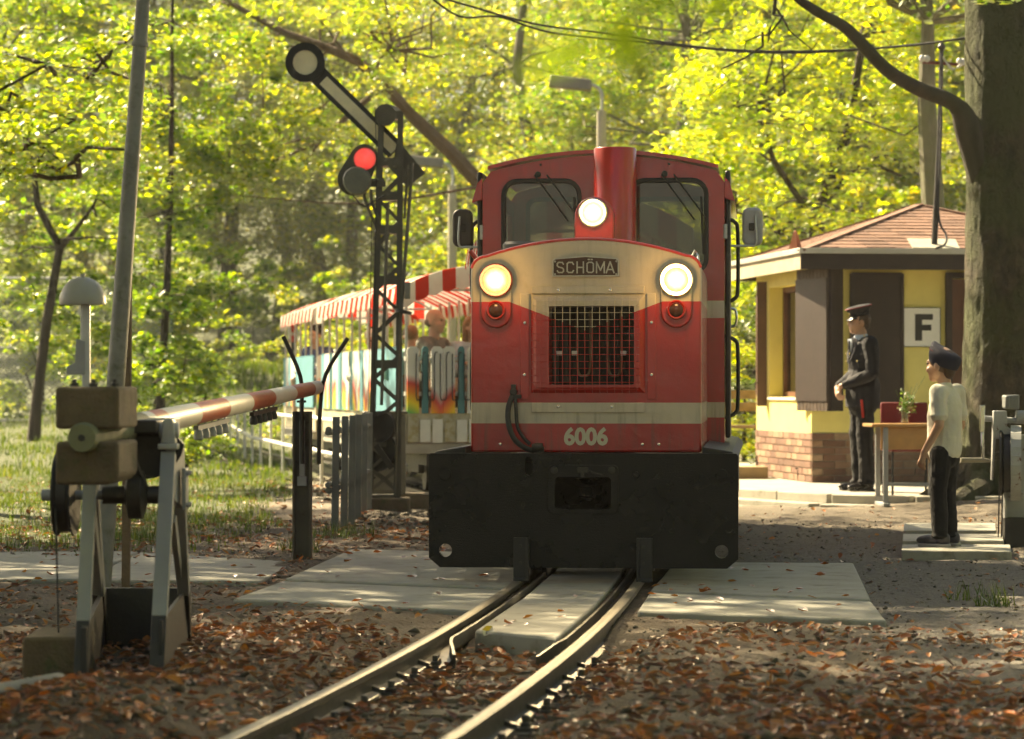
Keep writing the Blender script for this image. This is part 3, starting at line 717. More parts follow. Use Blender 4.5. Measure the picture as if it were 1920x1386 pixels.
# hood: arched sheet-metal nose
def hood_poly(hw, zt, zc, r):
    pts = [(-hw, .69), (hw, .69), (hw, zt - r)]
    for i in range(1, 7):
        a = R(90 * i / 7); pts.append((hw - r + r * math.cos(a), zt - r + r * math.sin(a)))
    k = 14; x0 = hw - r * .98
    for i in range(k + 1):
        t = i / k; x = x0 - 2 * x0 * t; pts.append((x, zt + (zc - zt) * (1 - (x / x0) ** 2)))
    for i in range(1, 7):
        a = R(90 + 90 * i / 7); pts.append((-hw + r + r * math.cos(a), zt - r + r * math.sin(a)))
    pts.append((-hw, zt - r)); return pts
hp = hood_poly(.632, 1.765, 1.858, .085)
hd = MB(); hd.prism(hp, .26, 2.02)
hood = hd.build('hood', m_hood, loco)
cut(hood, [MB().prism([(-.20, 1.06), (.265, 1.06), (.265, 1.49), (-.20, 1.49)], .1, .50)])
bv = hood.modifiers.new('e', 'BEVEL'); bv.width = .012; bv.segments = 3; bv.limit_method = 'ANGLE'; bv.angle_limit = R(50); hood.data.shade_smooth()
try: hood.data.set_sharp_from_angle(angle=R(35))
except Exception: pass
# rim along the top of the nose
MB().tube([(x, .262, z + .001) for x, z in hp[3:-1]], .008, 6).build('hood_rim', m_red, hood, smooth=True)
# radiator grille cover: flanged frame, mesh of wires, radiator behind
fm = MB()
fo = [(-.30, 1.015), (.325, 1.015), (.325, 1.556), (-.30, 1.556)]; fi = [(-.20, 1.06), (.265, 1.06), (.265, 1.49), (-.20, 1.49)]; fi2 = [(-.27, 1.045), (.295, 1.045), (.295, 1.52), (-.27, 1.52)]
V = [(x, .258, z) for x, z in fo] + [(x, .235, z) for x, z in fi2] + [(x, .235, z) for x, z in fi] + [(x, .30, z) for x, z in fi]
fm.add(V, [(k * 4 + i, k * 4 + (i + 1) % 4, k * 4 + 4 + (i + 1) % 4, k * 4 + 4 + i) for k in range(3) for i in range(4)])
gf = fm.build('grille_frame', m_hood, loco)
fl = MB(); fl.box((.012, .252, .935), (.62, .010, .055)); fl.box((.012, .250, 1.58), (.62, .014, .042)); fl.box((-.335, .252, 1.27), (.05, .01, .58)); fl.box((.36, .252, 1.27), (.05, .01, .58))
fl.build('grille_flange', m_hood, gf, bevel=.003)
for x, z in ((-.15, 1.578), (.135, 1.578), (-.15, .940), (.145, .940), (-.335, 1.40), (-.335, 1.115), (.36, 1.40), (.36, 1.115), (-.47, .735), (-.36, .735), (.31, .735), (.40, .735), (-.55, 1.54), (.56, 1.545)):
    MB().lathe([(.0085, 0), (.0085, .004), (.005, .007)], 8, (x, .246 if abs(x) < .45 and z > .9 else .262, z), (0, -1, 0)).build('screw', m_chrome, hood, smooth=True)
wy = .195
for i in range(15):
    x = -.285 + i * .0405
    MB().tube([(x, wy + .035, 1.545), (x, wy, 1.53), (x, wy, 1.03), (x, wy + .035, 1.015)], .0018, 5).build('vertical_wire', m_hood, gf)
for i in range(14):
    z = 1.035 + i * .038
    MB().tube([(-.295, wy + .035, z), (-.285, wy + .002, z), (.283, wy + .002, z), (.292, wy + .035, z)], .0018, 5).build('horizontal_wire', m_hood, gf)
rad = MB(); rad.box((.03, .48, 1.275), (.48, .02, .44))
ra = rad.build('radiator_core', M('radiator_core', (.010, .008, .007), .6, 0, .3, 20, .6, 160), loco)
for x in (-.02, .15):
    MB().tube(arc_pts([(x - .035, .42, 1.47), (x - .035, .42, 1.16), (x, .42, 1.11), (x + .035, .42, 1.16), (x + .035, .42, 1.47)]), .007, 6).build('coolant_pipe', m_wood, ra, smooth=True)
for x in (-.155, -.07, .20): MB().box((x, .40, 1.235), (.032, .02, .024)).build('hose_clamp', m_white, ra, bevel=.003)
for x, w in ((-.178, .03), (-.12, .022), (.25, .02)): MB().box((x, .45, 1.22), (w, .02, .30)).build('radiator_strut', m_dsteel, ra)
# headlights, marker lamps on long oval plates
spot_pow = 60
for x in (-.492, .496):
    hp_ = MB(); ov = []
    for i in range(13): a = R(180 * i / 12); ov.append((x + .085 * math.cos(a), 1.64 + .085 * math.sin(a)))
    for i in range(13): a = R(180 + 180 * i / 12); ov.append((x + .085 * math.cos(a), 1.455 + .085 * math.sin(a)))
    hp_.prism(ov, .238, .262); pl = hp_.build('lamp_plate', m_hood, loco, bevel=.010, seg=3)
    hl = MB().lathe([(.095, .0), (.095, .02), (.086, .036), (.068, .03)], 28, (x, .24, 1.632), (0, -1, 0)).build('headlight', m_chrome if x > 0 else m_red, loco, smooth=True)
    MB().lathe([(.068, .028), (.066, .034), (.05, .045), (.03, .052), (.005, .054)], 28, (0, 0, 0), (0, -1, 0)).build('lens', m_lamp, hl, smooth=True, loc=(x, .24, 1.632))
    ml = MB().lathe([(.054, 0), (.054, .018), (.047, .024), (.040, .018)], 24, (x, .24, 1.468), (0, -1, 0)).build('marker_lamp', m_red, loco, smooth=True)
    MB().lathe([(.040, .016), (.036, .022), (.02, .028), (.004, .030)], 20, (x, .24, 1.468), (0, -1, 0)).build('lens', m_amber, ml, smooth=True)
# name plate
npo = [(-.184, 1.652), (.184, 1.652), (.184, 1.742), (.172, 1.752), (0, 1.766), (-.172, 1.752), (-.184, 1.742)]
npi = [(x * .955, 1.706 + (z - 1.706) * .88) for x, z in npo]
pb = MB().prism(npo, .245, .262).build('name_plate', m_plate, loco, bevel=.002)
rp = MB(); ring_prism(rp, npo, npi, .238, .2445); rp.build('plate_rim', m_silver, pb)
for x in (-.168, .168):
    for z in (1.665, 1.735): MB().lathe([(.006, 0), (.005, .004)], 8, (x, .245, z), (0, -1, 0)).build('rivet', m_silver, pb, smooth=True)
GL = {'S': [[(.55, .80), (.46, .96), (.14, .96), (.04, .84), (.04, .66), (.14, .55), (.46, .45), (.56, .34), (.56, .16), (.46, .04), (.14, .04), (.04, .20)]], 'C': [[(.56, .78), (.46, .96), (.16, .96), (.04, .84), (.04, .16), (.16, .04), (.46, .04), (.56, .22)]],
      'H': [[(.04, 0), (.04, 1)], [(.56, 0), (.56, 1)], [(.04, .5), (.56, .5)]], 'Ö': [[(.16, .04), (.44, .04), (.56, .16), (.56, .84), (.44, .96), (.16, .96), (.04, .84), (.04, .16), (.16, .04)], [(.13, 1.22), (.23, 1.22)], [(.37, 1.22), (.47, 1.22)]],
      'M': [[(.0, 0), (.0, 1), (.32, .22), (.64, 1), (.64, 0)]], 'A': [[(-.02, 0), (.3, 1), (.62, 0)], [(.12, .30), (.48, .30)]]}
for i, chv in enumerate('SCHÖMA'):
    mb = MB(); x0 = -.158 + i * .0545
    for pl_ in GL[chv]:
        q = [Vector((x0 + x * .066, .2425, 1.672 + z * .060)) for x, z in pl_]
        for a, b in zip(q, q[1:]):
            e = (b - a).normalized() * .0028; mb.bar(a - e, b + e, .005, .0075, up=(0, 0, 1) if abs((b - a).normalized().z) < .9 else (1, 0, 0))
    mb.build('raised_letter', m_silver, pb)
m_cream = M('cream_lettering', (.60, .53, .38), .45, 0, .06, 12, .05, 60)
text_obj('6006', .128, .0008, m_cream, hood, (0.0, .2575, .772), .94, .0050, 'number')
# hose with its valve
vb = MB(); vb.lathe([(.020, 0), (.020, .05), (.014, .055)], 12, (-.395, .262, 1.02), (0, -1, 0)); vb.tube([(-.395, .235, 1.06), (-.395, .225, .99)], .014, 10); vb.box((-.380, .22, .995), (.06, .02, .022))
hv = vb.build('brake_hose', m_dsteel, loco, smooth=True)
MB().tube(arc_pts([(-.40, .225, 1.0), (-.42, .19, .93), (-.415, .17, .84), (-.38, .16, .76), (-.325, .17, .715), (-.28, .20, .70)], 8), .0155, 10).build('hose', m_rubber, hv, smooth=True)
MB().tube(arc_pts([(-.385, .225, 1.0), (-.378, .20, .92), (-.37, .20, .83), (-.335, .19, .77), (-.30, .19, .735)], 8), .010, 8).build('hose', m_rubber, hv, smooth=True)
MB().lathe([(.022, 0), (.026, .03), (.02, .06)], 12, (-.29, .19, .715), (1, 0, .1)).box((-.25, .2, .70), (.05, .03, .045)).build('hose_coupling', m_dsteel, hv, smooth=True)
# air intake cap on the hood
MB().lathe([(.085, 0), (.085, .035), (.125, .04), (.128, .075), (.115, .092), (.02, .097)], 26, (-.40, 1.05, 1.79), (0, 0, 1)).build('air_intake', M('grey_plastic', (.085, .083, .085), .5), loco, smooth=True)
lt = MB(); lt.tube([(.565, .35, 1.735), (.595, .35, 1.80), (.612, .35, 1.77), (.618, .35, 1.71)], .006, 6); lt.build('lifting_latch', m_chrome, hood, smooth=True)
MB().tube([(-.60, .36, 1.74), (-.645, .36, 1.80)], .014, 8).build('lifting_latch', m_red, hood, smooth=True)
# exhaust stack in front of the cab
MB().lathe([(.128, 1.80), (.128, 2.47), (.122, 2.478), (.112, 2.478), (.11, 2.40)], 32, (.085, 1.78, 0), (0, 0, 1)).build('exhaust_stack', m_red, loco, smooth=True)
# centre headlight on its stand
hs = MB(); ho = [(-.135, 1.80), (.095, 1.80), (.095, 2.02)] + [(-.02 + .115 * math.cos(R(a)), 2.05 + .115 * math.sin(R(a))) for a in range(10, 171, 16)] + [(-.135, 2.02)]
hs.prism(ho, 1.42, 1.60); st = hs.build('headlight_stand', m_red, loco, bevel=.008)
hl = MB().lathe([(.088, 0), (.086, .03), (.078, .036), (.066, .03)], 26, (-.026, 1.42, 2.07), (0, -1, 0)).build('headlight', m_chrome, loco, smooth=True)
MB().lathe([(.066, .026), (.05, .042), (.03, .048), (.004, .05)], 26, (0, 0, 0), (0, -1, 0)).build('lens', m_lamp, hl, smooth=True, loc=(-.026, 1.42, 2.07))
for x, y, z in ((-.492, .16, 1.632), (.496, .16, 1.632), (-.026, 1.34, 2.07)):
    sd = bpy.data.lights.new('headlight_beam', 'SPOT'); sd.energy = spot_pow; sd.spot_size = R(95); sd.spot_blend = 1.0; sd.color = (1, .82, .5); sd.shadow_soft_size = .06
    so = bpy.data.objects.new('headlight_beam', sd); COL.objects.link(so); so.parent = loco; so.location = (x, y, z); so.rotation_euler = (R(86), 0, R(180))
for x, y, z in ((-.492, .10, 1.632), (.496, .10, 1.632), (-.026, 1.28, 2.07)):  # added point lights imitate headlight bloom on the paint around each lens
    pd = bpy.data.lights.new('added_bloom_light', 'POINT'); pd.energy = 0.65 if y < 1 else 0.3; pd.color = (1, .62, .25); pd.shadow_soft_size = .05
    po = bpy.data.objects.new('added_bloom_light', pd); COL.objects.link(po); po.parent = loco; po.location = (x, y, z)
# cab
def cab_poly(hw, z0, ze, zc):
    pts = [(-hw, z0), (hw, z0), (hw, ze - .07), (hw - .05, ze)]
    for i in range(1, 14):
        x = (hw - .05) - 2 * (hw - .05) * i / 14; pts.append((x, ze + (zc - ze) * (1 - (x / (hw - .05)) ** 2)))
    return pts + [(-hw + .05, ze), (-hw, ze - .07)]
cp_ = cab_poly(.735, .70, 2.36, 2.455)
def wall_with(openings, y0, y1, name):
    w = MB(); w.prism(cp_, y0, y1); o = w.build(name, m_cab, loco)
    cut(o, [MB().prism(p, y0 - .1, y1 + .1) for p in openings])
    return o
wl = rrect(-.375, 2.02, .46, .56, .085); wr = rrect(.395, 2.02, .46, .56, .085)
front = wall_with([wl, wr], 2.02, 2.05, 'cab_front')
rear = wall_with([rrect(-.36, 2.03, .50, .56, .06), rrect(.36, 2.03, .50, .56, .06)], 3.95, 3.98, 'cab_rear')
for poly, wname in ((wl, 'cab_window'), (wr, 'cab_window')):
    cx = sum(p[0] for p in poly) / len(poly); cz = sum(p[1] for p in poly) / len(poly)
    fo_ = rrect(cx, cz, .49, .59, .10); fi_ = rrect(cx, cz, .435, .535, .075)
    rm = MB(); ring_prism(rm, fo_, fi_, 2.000, 2.06); wf = rm.build(wname, m_rubber, loco, bevel=.006)
    MB().prism(rrect(cx, cz, .44, .54, .078), 2.030, 2.036).build('pane', m_glass, wf)
    for dx in (-.02, .055):
        wp = MB(); x0 = cx - .02 + dx; wp.tube([(x0, 1.985, 2.335), (x0 + .20, 1.975, 2.06)], .005, 6)
        wp.build('wiper_arm', m_black, wf)
    MB().bar((cx + .20, 1.99, 2.20), (cx + .215, 1.99, 1.85), .014, .008, up=(0, 1, 0)).build('wiper_blade', m_rubber, wf)
    MB().tube([(cx - .02, 1.99, 2.34), (cx - .02, 2.02, 2.34)], .018, 10).build('wiper_spindle', m_black, wf, smooth=True)
for cx in (-.36, .36):
    rm = MB(); ring_prism(rm, rrect(cx, 2.03, .53, .59, .07), rrect(cx, 2.03, .47, .53, .05), 3.93, 3.99); wf = rm.build('rear_window', m_rubber, loco)
    MB().prism(rrect(cx, 2.03, .48, .54, .05), 3.955, 3.961).build('pane', m_glass, wf)
for s in (-1, 1):
    w = MB(); w.box((s * .72, 3.0, 1.16), (.03, 1.898, .92)); w.box((s * .72, 3.0, 2.24), (.03, 1.898, .10)); w.box((s * .72, 2.14, 1.91), (.03, .178, .58)); w.box((s * .72, 3.86, 1.91), (.03, .178, .58))
    w.build('cab_side', m_cab, loco)
    MB().box((s * .755, 2.35, 1.55), (.03, .62, 1.62)).build('cab_door', m_black, loco, bevel=.01)
    MB().hexa([(s * .735, 2.0, 2.19), (s * .80, 2.0, 2.17), (s * .80, 3.9, 2.17), (s * .735, 3.9, 2.19), (s * .735, 2.0, 2.32), (s * .765, 2.0, 2.29), (s * .765, 3.9, 2.29), (s * .735, 3.9, 2.32)]).build('rain_gutter', m_red, loco, bevel=.004)
ro = []
for x, z in cp_[3:-1]: ro.append((x * 1.02, z + .008))
rf = MB(); k = len(ro); V = []
for y, dz in ((1.96, 0), (4.06, 0)):
    V += [(x, y, z) for x, z in ro] + [(x, y, z + .022) for x, z in ro]
Fc = []
for i in range(k - 1): Fc += [(i, i + 1, 2 * k + i + 1, 2 * k + i), (k + i + 1, k + i, 3 * k + i, 3 * k + i + 1), (i + 1, i, k + i, k + i + 1), (2 * k + i, 2 * k + i + 1, 3 * k + i + 1, 3 * k + i)]
Fc += [(0, 2 * k, 3 * k, k), (k - 1, 2 * k - 1, 4 * k - 1, 3 * k - 1)]
rf.add(V, Fc); rf.build('cab_roof', m_red, loco)
for x in (-.38, .40): MB().lathe([(.008, 0), (.006, .006)], 8, (x, 2.02, 2.40), (0, -1, 0)).build('bolt_head', m_dsteel, front)
MB().box((0, 2.45, 1.45), (1.30, .3, .75)).box((-.2, 2.42, 1.85), (.34, .16, .10)).build('control_desk', M('desk_grey', (.12, .10, .08), .6), loco, bevel=.02)
# mirrors
for s in (-1, 1):
    x = s * .905 if s > 0 else -.865
    my = MB(); my.prism(rrect(x, 2.02, .125, .235, .045), 2.08, 2.125)
    mm = my.build('mirror', M('mirror_back_grey', (.33, .34, .35), .45) if s > 0 else M('mirror_back_black', (.045, .035, .03), .5), loco, bevel=.018, seg=3)
    MB().tube(arc_pts([(s * .74, 2.10, 1.92), (s * .76, 2.07, 1.905), (x - s * .03, 2.07, 1.905), (x + s * .02, 2.065, 1.92), (x + s * .015, 2.068, 2.09)], 5), .008, 8).build('mirror_arm', m_galv, mm, smooth=True)
    MB().box((x - s * .005, 2.072, 2.02), (.035, .02, .045)).build('mirror_clamp', m_dsteel, mm, bevel=.004)
    MB().box((s * .738, 2.05, 1.99), (.03, .06, .09)).build('arm_bracket', m_galv, mm, bevel=.004)
# handrails beside the doors
for s in (-1, 1):
    for z0, z1 in ((1.56, 2.08), (.86, 1.36)):
        MB().tube(arc_pts([(s * .735, 2.16, z0), (s * .80, 2.16, z0 + .03), (s * .815, 2.16, z0 + .10), (s * .815, 2.16, z1 - .1), (s * .80, 2.16, z1 - .03), (s * .735, 2.16, z1)], 4), .012, 8).build('handrail', m_black, loco, smooth=True)
MB().tube(arc_pts([(.745, 2.35, 1.42), (.80, 2.35, 1.43), (.80, 2.35, 1.52), (.745, 2.35, 1.53)], 4), .008, 8).build('door_handle', m_chrome, loco, smooth=True)
# ------------------------------------------------------------------ open coaches behind the locomotive
def stripemat(name, c, tr=.45):
    m = leafmat(name, [tuple(v * .92 for v in c), c], tr, 1.0, .6, .1); return m
def clothmat(name, c, tr):
    m = bpy.data.materials.new(name); m.use_nodes = True; nt = m.node_tree; nt.nodes.clear()
    n = noise(nt, 5, 4); col = ramp(nt, n.outputs[0], [(.3, tuple(v * .82 for v in c)), (.7, c)]).outputs[0]
    d = nt.nodes.new('ShaderNodeBsdfDiffuse'); t = nt.nodes.new('ShaderNodeBsdfTranslucent'); nt.links.new(col, d.inputs[0]); nt.links.new(col, t.inputs[0])
    mx = nt.nodes.new('ShaderNodeMixShader'); mx.inputs[0].default_value = tr; nt.links.new(d.outputs[0], mx.inputs[1]); nt.links.new(t.outputs[0], mx.inputs[2])
    o = nt.nodes.new('ShaderNodeOutputMaterial'); nt.links.new(mx.outputs[0], o.inputs[0]); return m
m_cr = clothmat('red_awning_cloth', (.58, .045, .03), .35); m_cw = clothmat('white_awning_cloth', (.78, .74, .66), .35)
m_blue = M('light_blue_board_paint', (.10, .30, .36), .5, 0, .12, 6, .1, 40)
m_teal = M('dark_teal_board_paint', (.05, .19, .21), .5, 0, .12, 6, .1, 40)
m_wslat = M('white_board_paint', (.66, .66, .60), .55, 0, .08, 6, .1, 40)
m_skirt = M('grimy_cream_skirt', (.42, .40, .30), .65, 0, .2, 5, .15, 40, col2=(.30, .26, .12), thr=(.45, .65))
m_deck = M('coach_deck_grey', (.33, .31, .26), .7, 0, .2, 5, .2, 40)
def rainbowmat():
    m, nt, b = newmat('rainbow_painted_boards')
    tc = nt.nodes.new('ShaderNodeTexCoord'); xyz = nt.nodes.new('ShaderNodeSeparateXYZ'); nt.links.new(tc.outputs['Object'], xyz.inputs[0])
    # arches repeated along the board fence; each board carries its own stretch of arch
    u = mth(nt, 'SUBTRACT', mth(nt, 'PINGPONG', mth(nt, 'ADD', xyz.outputs[0], mth(nt, 'MULTIPLY', xyz.outputs[1], .9)), .36), .0)
    r = mth(nt, 'SQRT', mth(nt, 'ADD', mth(nt, 'POWER', mth(nt, 'MULTIPLY', u, 1.4), 2.0), mth(nt, 'POWER', mth(nt, 'SUBTRACT', xyz.outputs[2], .45), 2.0)))
    w = (.66, .66, .60)
    c = ramp(nt, r, [(.18, w), (.26, (.16, .38, .66)), (.36, (.12, .44, .10)), (.46, (.78, .62, .03)), (.56, (.78, .25, .03)), (.64, (.62, .06, .05)), (.72, w)]).outputs[0]
    finish(nt, b, c, .55, .1, 40); return m
m_rain = rainbowmat()
m_wire = M('bent_steel_rod', (.035, .04, .04), .5, .3)
HW, ZF, ZE, ZC = .66, .50, 1.99, 2.20
def coach(loc, rz, L, label, first):
    ZE, ZC = (2.16, 2.40) if first else (1.99, 2.20)
    t = empty('open_coach', loc, rz, label, 'coach', 'open coaches of the park train')
    MB().box((0, L / 2, ZF - .05), (2 * HW + .12, L, .10)).build('deck', m_deck, t, bevel=.01)
    MB().box((0, L / 2, ZF - .16), (.9, L - .2, .12)).build('underframe', m_dsteel, t)
    for y in (1.0, L - 1.0):
        for s in (-1, 1):
            MB().lathe([(.06, -.04), (.18, -.04), (.18, .01), (.205, .015), (.205, .04), (.05, .045)], 18, (s * .30, y, .19), (-s, 0, 0)).build('wheel', m_dsteel, t, smooth=True)
            MB().box((s * .42, y, .24), (.06, .7, .10)).build('axle_guard', m_dsteel, t, bevel=.01)
    # skirting board under the fences
    for s in (-1, 1): MB().box((s * (HW + .01), L / 2, ZF + .15), (.02, L, .28)).build('skirt', m_skirt, t)
    for y in (.0, L):
        MB().box((0, y, ZF + .15), (2 * HW - .02, .02, .28)).build('skirt', m_skirt, t)
        for i in range(11): MB().box((-HW + .06 + i * .12, y + (-.018 if y == 0 else .018), ZF + .12), (.10, .016, .20 + .015 * (i % 3))).build('skirt_board', m_wslat if i % 3 else m_skirt, t)
    kinds = ['r', 't', 'r', 'r', 't', 'w', 'r', 't']
    me_cache = {}
    def slat(x, y, rot, kind, z0=ZF + .29, h=.65):
        o = MB(); w = .115 if kind != 't' else .065
        p = [(-w / 2, 0), (w / 2, 0), (w / 2, h - .03), (w / 4, h), (-w / 4, h), (-w / 2, h - .03)]
        ca, sa = math.cos(rot), math.sin(rot)
        o.prism(p, -.011, .011, 0, lambda a, z, b: (x + ca * a - sa * b, y + sa * a + ca * b, z0 + z))
        o.build('fence_board', {'w': m_wslat, 't': m_teal, 'r': m_rain, 'b': m_blue}[kind], t)
    pitch = .118
    n = int(2 * HW / pitch)
    for y in (0, L):
        for i in range(n): slat(-HW + pitch * (i + .5), y + (-.02 if y == 0 else .02), 0, kinds[i % 8])
    m = int((L - .3) / pitch)
    for s in (-1, 1):
        if s > 0 and not first: continue
        for i in range(m):
            y = .14 + pitch * (i + .5); kd = 'b' if (i < 18 or m - i < 4 or i % 17 in (8, 9)) else kinds[(i * 3 + 1) % 8]
            slat(s * (HW + .03), y, math.pi / 2, kd)
    # bent rods looped in front of the boards on the near end
    for i in range(n - 1):
        x = -HW + pitch * (i + 1)
        MB().tube(arc_pts([(x - .03, -.045, 1.37), (x - .03, -.045, .96), (x, -.045, .925), (x + .03, -.045, .96), (x + .03, -.045, 1.34), (x + .06, -.045, 1.38)], 3), .006, 5).build('bent_rod', m_wire, t)
    for z in (.98, 1.32): MB().box((0, .005, z), (2 * HW, .02, .04)).build('fence_rail', m_wslat, t)
    for s in (-1, 1):
        for z in (.98, 1.32): MB().box((s * HW, L / 2, z), (.02, L, .04)).build('fence_rail', m_wslat, t)
    # posts and awning
    k = max(3, round(L / .75))
    for s in (-1, 1):
        for i in range(k + 1):
            y = .03 + (L - .06) * i / k; MB().tube([(s * HW, y, ZF), (s * HW, y, ZE + .05)], .014, 7).build('post', m_galv, t, smooth=True)
    for y in (.03, L - .03):
        MB().tube([(x, y, ZE + (ZC - ZE) * (1 - (x / HW) ** 2)) for x in np.linspace(-HW, HW, 11)], .013, 6).build('roof_bow', m_galv, t, smooth=True)
        MB().tube([(-HW, y, ZE), (HW, y, ZE)], .012, 6).build('tie_rod', m_galv, t, smooth=True)
    xs = np.linspace(-HW - .06, HW + .06, 13); zs = ZE + .02 + (ZC - ZE) * (1 - (xs / (HW + .06)) ** 2)
    SW = .22; ys_ = np.arange(-.08, L + .081, SW); cl = MB()
    for j in range(len(ys_) - 1):
        q = []
        for y in (ys_[j], ys_[j + 1]): q += [(xs[i], y, zs[i] - .012 * math.sin((y % .75) / .75 * math.pi)) for i in range(13)]
        cl.add(q, [(i, i + 1, 13 + i + 1, 13 + i) for i in range(12)], j % 2)
    aw = cl.build('awning', [m_cw, m_cr], t, smooth=True)
    # scalloped valances: striped cloth strips hanging all round
    for s in (-1, 1):
        va = MB()
        for j in range(len(ys_) - 1):
            for q in range(3):
                a = ys_[j] + SW * q / 3; b = a + SW / 3; x = s * (HW + .062); dz = random.uniform(-.012, .012)
                va.add([(x, a, ZE + .022), (x, b, ZE + .022), (x + s * .02, b, ZE - .11 + dz), (x + s * .02, (a + b) / 2, ZE - .145 + dz), (x + s * .02, a, ZE - .11 + dz)], [(0, 1, 2, 3, 4)], j % 2)
        va.build('side_valance', [m_cw, m_cr], aw)
    xe = np.arange(-HW - .06, HW + .06, .132)
    for y, sg in ((-.082, -1), (L + .082, 1)):
        for j, x in enumerate(xe):
            f = MB(); x1 = min(x + .132, HW + .06); zz = lambda q: ZE + .02 + (ZC - ZE) * (1 - (q / (HW + .06)) ** 2)
            f.add([(x, y, zz(x)), (x1, y, zz(x1)), (x1, y + sg * .02, zz(x1) - .20), ((x + x1) / 2, y + sg * .02, zz((x + x1) / 2) - .225), (x, y + sg * .02, zz(x) - .20)], [(0, 1, 2, 3, 4)])
            f.build('end_valance_strip', m_cr if j % 2 else m_cw, aw)
    # benches
    for i in range(int(L / 1.25)):
        y = .55 + i * 1.25
        if y > L - .4: break
        MB().box((0, y, .86), (1.2, .34, .035)).box((0, y + .17, 1.02), (1.2, .03, .30)).build('bench', m_wood, t, bevel=.006)
    return t
def path_pose(y0, L):
    x0 = float(track(y0)); # rear end on the line L further on
    y1 = y0 + L
    for _ in range(6):
        x1 = float(track(y1)); y1 = y0 + math.sqrt(max(L * L - (x1 - x0) ** 2, .01))
    return (x0, y0, 0), math.atan2(-(float(track(y1)) - x0), y1 - y0), y1
cl, cr, ce = path_pose(20.9, 3.4); coach_a = coach(cl, cr, 3.4, 'striped-awning open coach right behind the red locomotive, seen through its cab', True)
cl, cr, ce = path_pose(28.5, 7.2); coach_b = coach(cl, cr, 7.2, 'open coach with rainbow-painted board front where the bald man sits', False); COACH_B = (Vector(cl), cr)
cl, cr, ce = path_pose(ce + .6, 4.2); coach_c = coach(cl, cr, 4.2, 'rearmost open coach with blue boards, farthest from the locomotive', False); COACH_C = (Vector(cl), cr)

dba = Vector((float(track(24.2)), 24.2, .36)); dbb = Vector((float(track(28.6)), 28.6, .36)); tag(MB(dba).tube([dba, dbb], .04, 10).build('draw_bar', m_dsteel, None, smooth=True), 'long dark draw bar coupling the first two coaches', 'draw bar')

# ------------------------------------------------------------------ semaphore signal
SD = 26.2; SO = Vector((P(720, 945, SD).x, SD, 0)); sg = empty('semaphore_signal', SO, 0, 'dark lattice semaphore signal with raised round-ended arm and red light', 'signal')
def sp(px, py, dd=0.0): return P(px, py, SD + dd)
zt = sp(0, 210).z
def corner(sx, sy, z):
    t = z / zt; hw = .125 + (.085 - .125) * t; cx = P(720 + 13 * t, 0, SD).x
    return Vector((cx + sx * hw, SD + sy * hw, z))
for sx in (-1, 1):
    for sy in (-1, 1):
        mb = MB(SO); a = corner(sx, sy, -.1); b = corner(sx, sy, zt)
        mb.bar(a, b, .045, .008, up=(0, 1, 0)); mb.bar(a + Vector((-sx * 0, -sy * .02, 0)), b + Vector((0, -sy * .02, 0)), .008, .045, up=(0, 1, 0)); mb.build('corner_angle', m_olive, sg)
zz = .12; i = 0
while zz < zt - .42:
    dz = .20
    for (s0, s1) in (((-1, -1), (1, -1)), ((-1, 1), (1, 1)), ((-1, -1), (-1, 1)), ((1, -1), (1, 1))):
        A, B = (s0, s1) if i % 2 else (s1, s0)
        MB(SO).bar(corner(*A, zz), corner(*B, zz + dz), .030, .006, up=(0, 1, 0)).build('lattice_brace', m_olive, sg)
        if zz < .5: MB(SO).bar(corner(*B, zz), corner(*A, zz + dz), .030, .006, up=(0, 1, 0)).build('lattice_brace', m_olive, sg)
    zz += dz; i += 1
for z in (.05, .55, 1.25, 2.0, 2.45, 2.75, 3.05, zt - .03):
    p = MB(SO); a = corner(-1, -1, z); b = corner(1, 1, z); p.box((a + b) / 2, (b.x - a.x + .02, b.y - a.y + .02, .075)); p.build('batten_plate', m_olive, sg)
mb = MB(SO); a = corner(-1, -1, zt); b = corner(1, 1, zt); c = (a + b) / 2 + Vector((0, 0, .07)); e = .02
mb.add([(a.x - e, a.y - e, zt), (b.x + e, a.y - e, zt), (b.x + e, b.y + e, zt), (a.x - e, b.y + e, zt), c], [(0, 1, 4), (1, 2, 4), (2, 3, 4), (3, 0, 4), (3, 2, 1, 0)]); mb.build('cap', m_olive, sg)
MB(SO).lathe([(.0, 0), (.095, 0), (.095, .10), (.0, .10)], 22, sp(722, 215, -.14), (0, 1, 0)).build('pulley_hood', m_olive, sg, smooth=True)
# arm behind the mast: black border, white field, round end
c0 = sp(572, 117, .17); c1_ = sp(742, 283, .17); ad = (c1_ - c0).normalized(); an = Vector((-ad.z, 0, ad.x))
m_sigw = M('dull_white_enamel', (.80, .74, .50), .5, 0, .12, 6, .1, 40)
def armq(mb, t0, t1, h0, h1, y0, y1, mi=0):
    L = (c1_ - c0).length
    p = [c0 + ad * (t0 * L) - an * h0, c0 + ad * (t1 * L) - an * h1, c0 + ad * (t1 * L) + an * h1, c0 + ad * (t0 * L) + an * h0]
    mb.hexa([Vector((v.x, y0, v.z)) for v in p] + [Vector((v.x, y1, v.z)) for v in p], mi)
y = SD + .17
mb = MB(SO); armq(mb, .02, 1.0, .088, .088, y, y + .02); mb.lathe([(.178, 0), (.178, .022)], 40, (c0.x, y - .001, c0.z), (0, 1, 0)); arm = mb.build('signal_arm', m_black, sg)
mb = MB(SO); armq(mb, .20, .99, .048, .048, y - .006, y - .002); mb.build('arm_field', m_sigw, arm)
mb = MB(SO); mb.lathe([(.110, 0), (.110, .006)], 36, (c0.x, y - .008, c0.z), (0, 1, 0)); mb.build('disc_field', m_sigw, arm)
mb = MB(SO); ringp = []
for rr, hh in ((.112, 0), (.112, .02), (.178, .02), (.178, 0)): ringp.append((rr, hh))
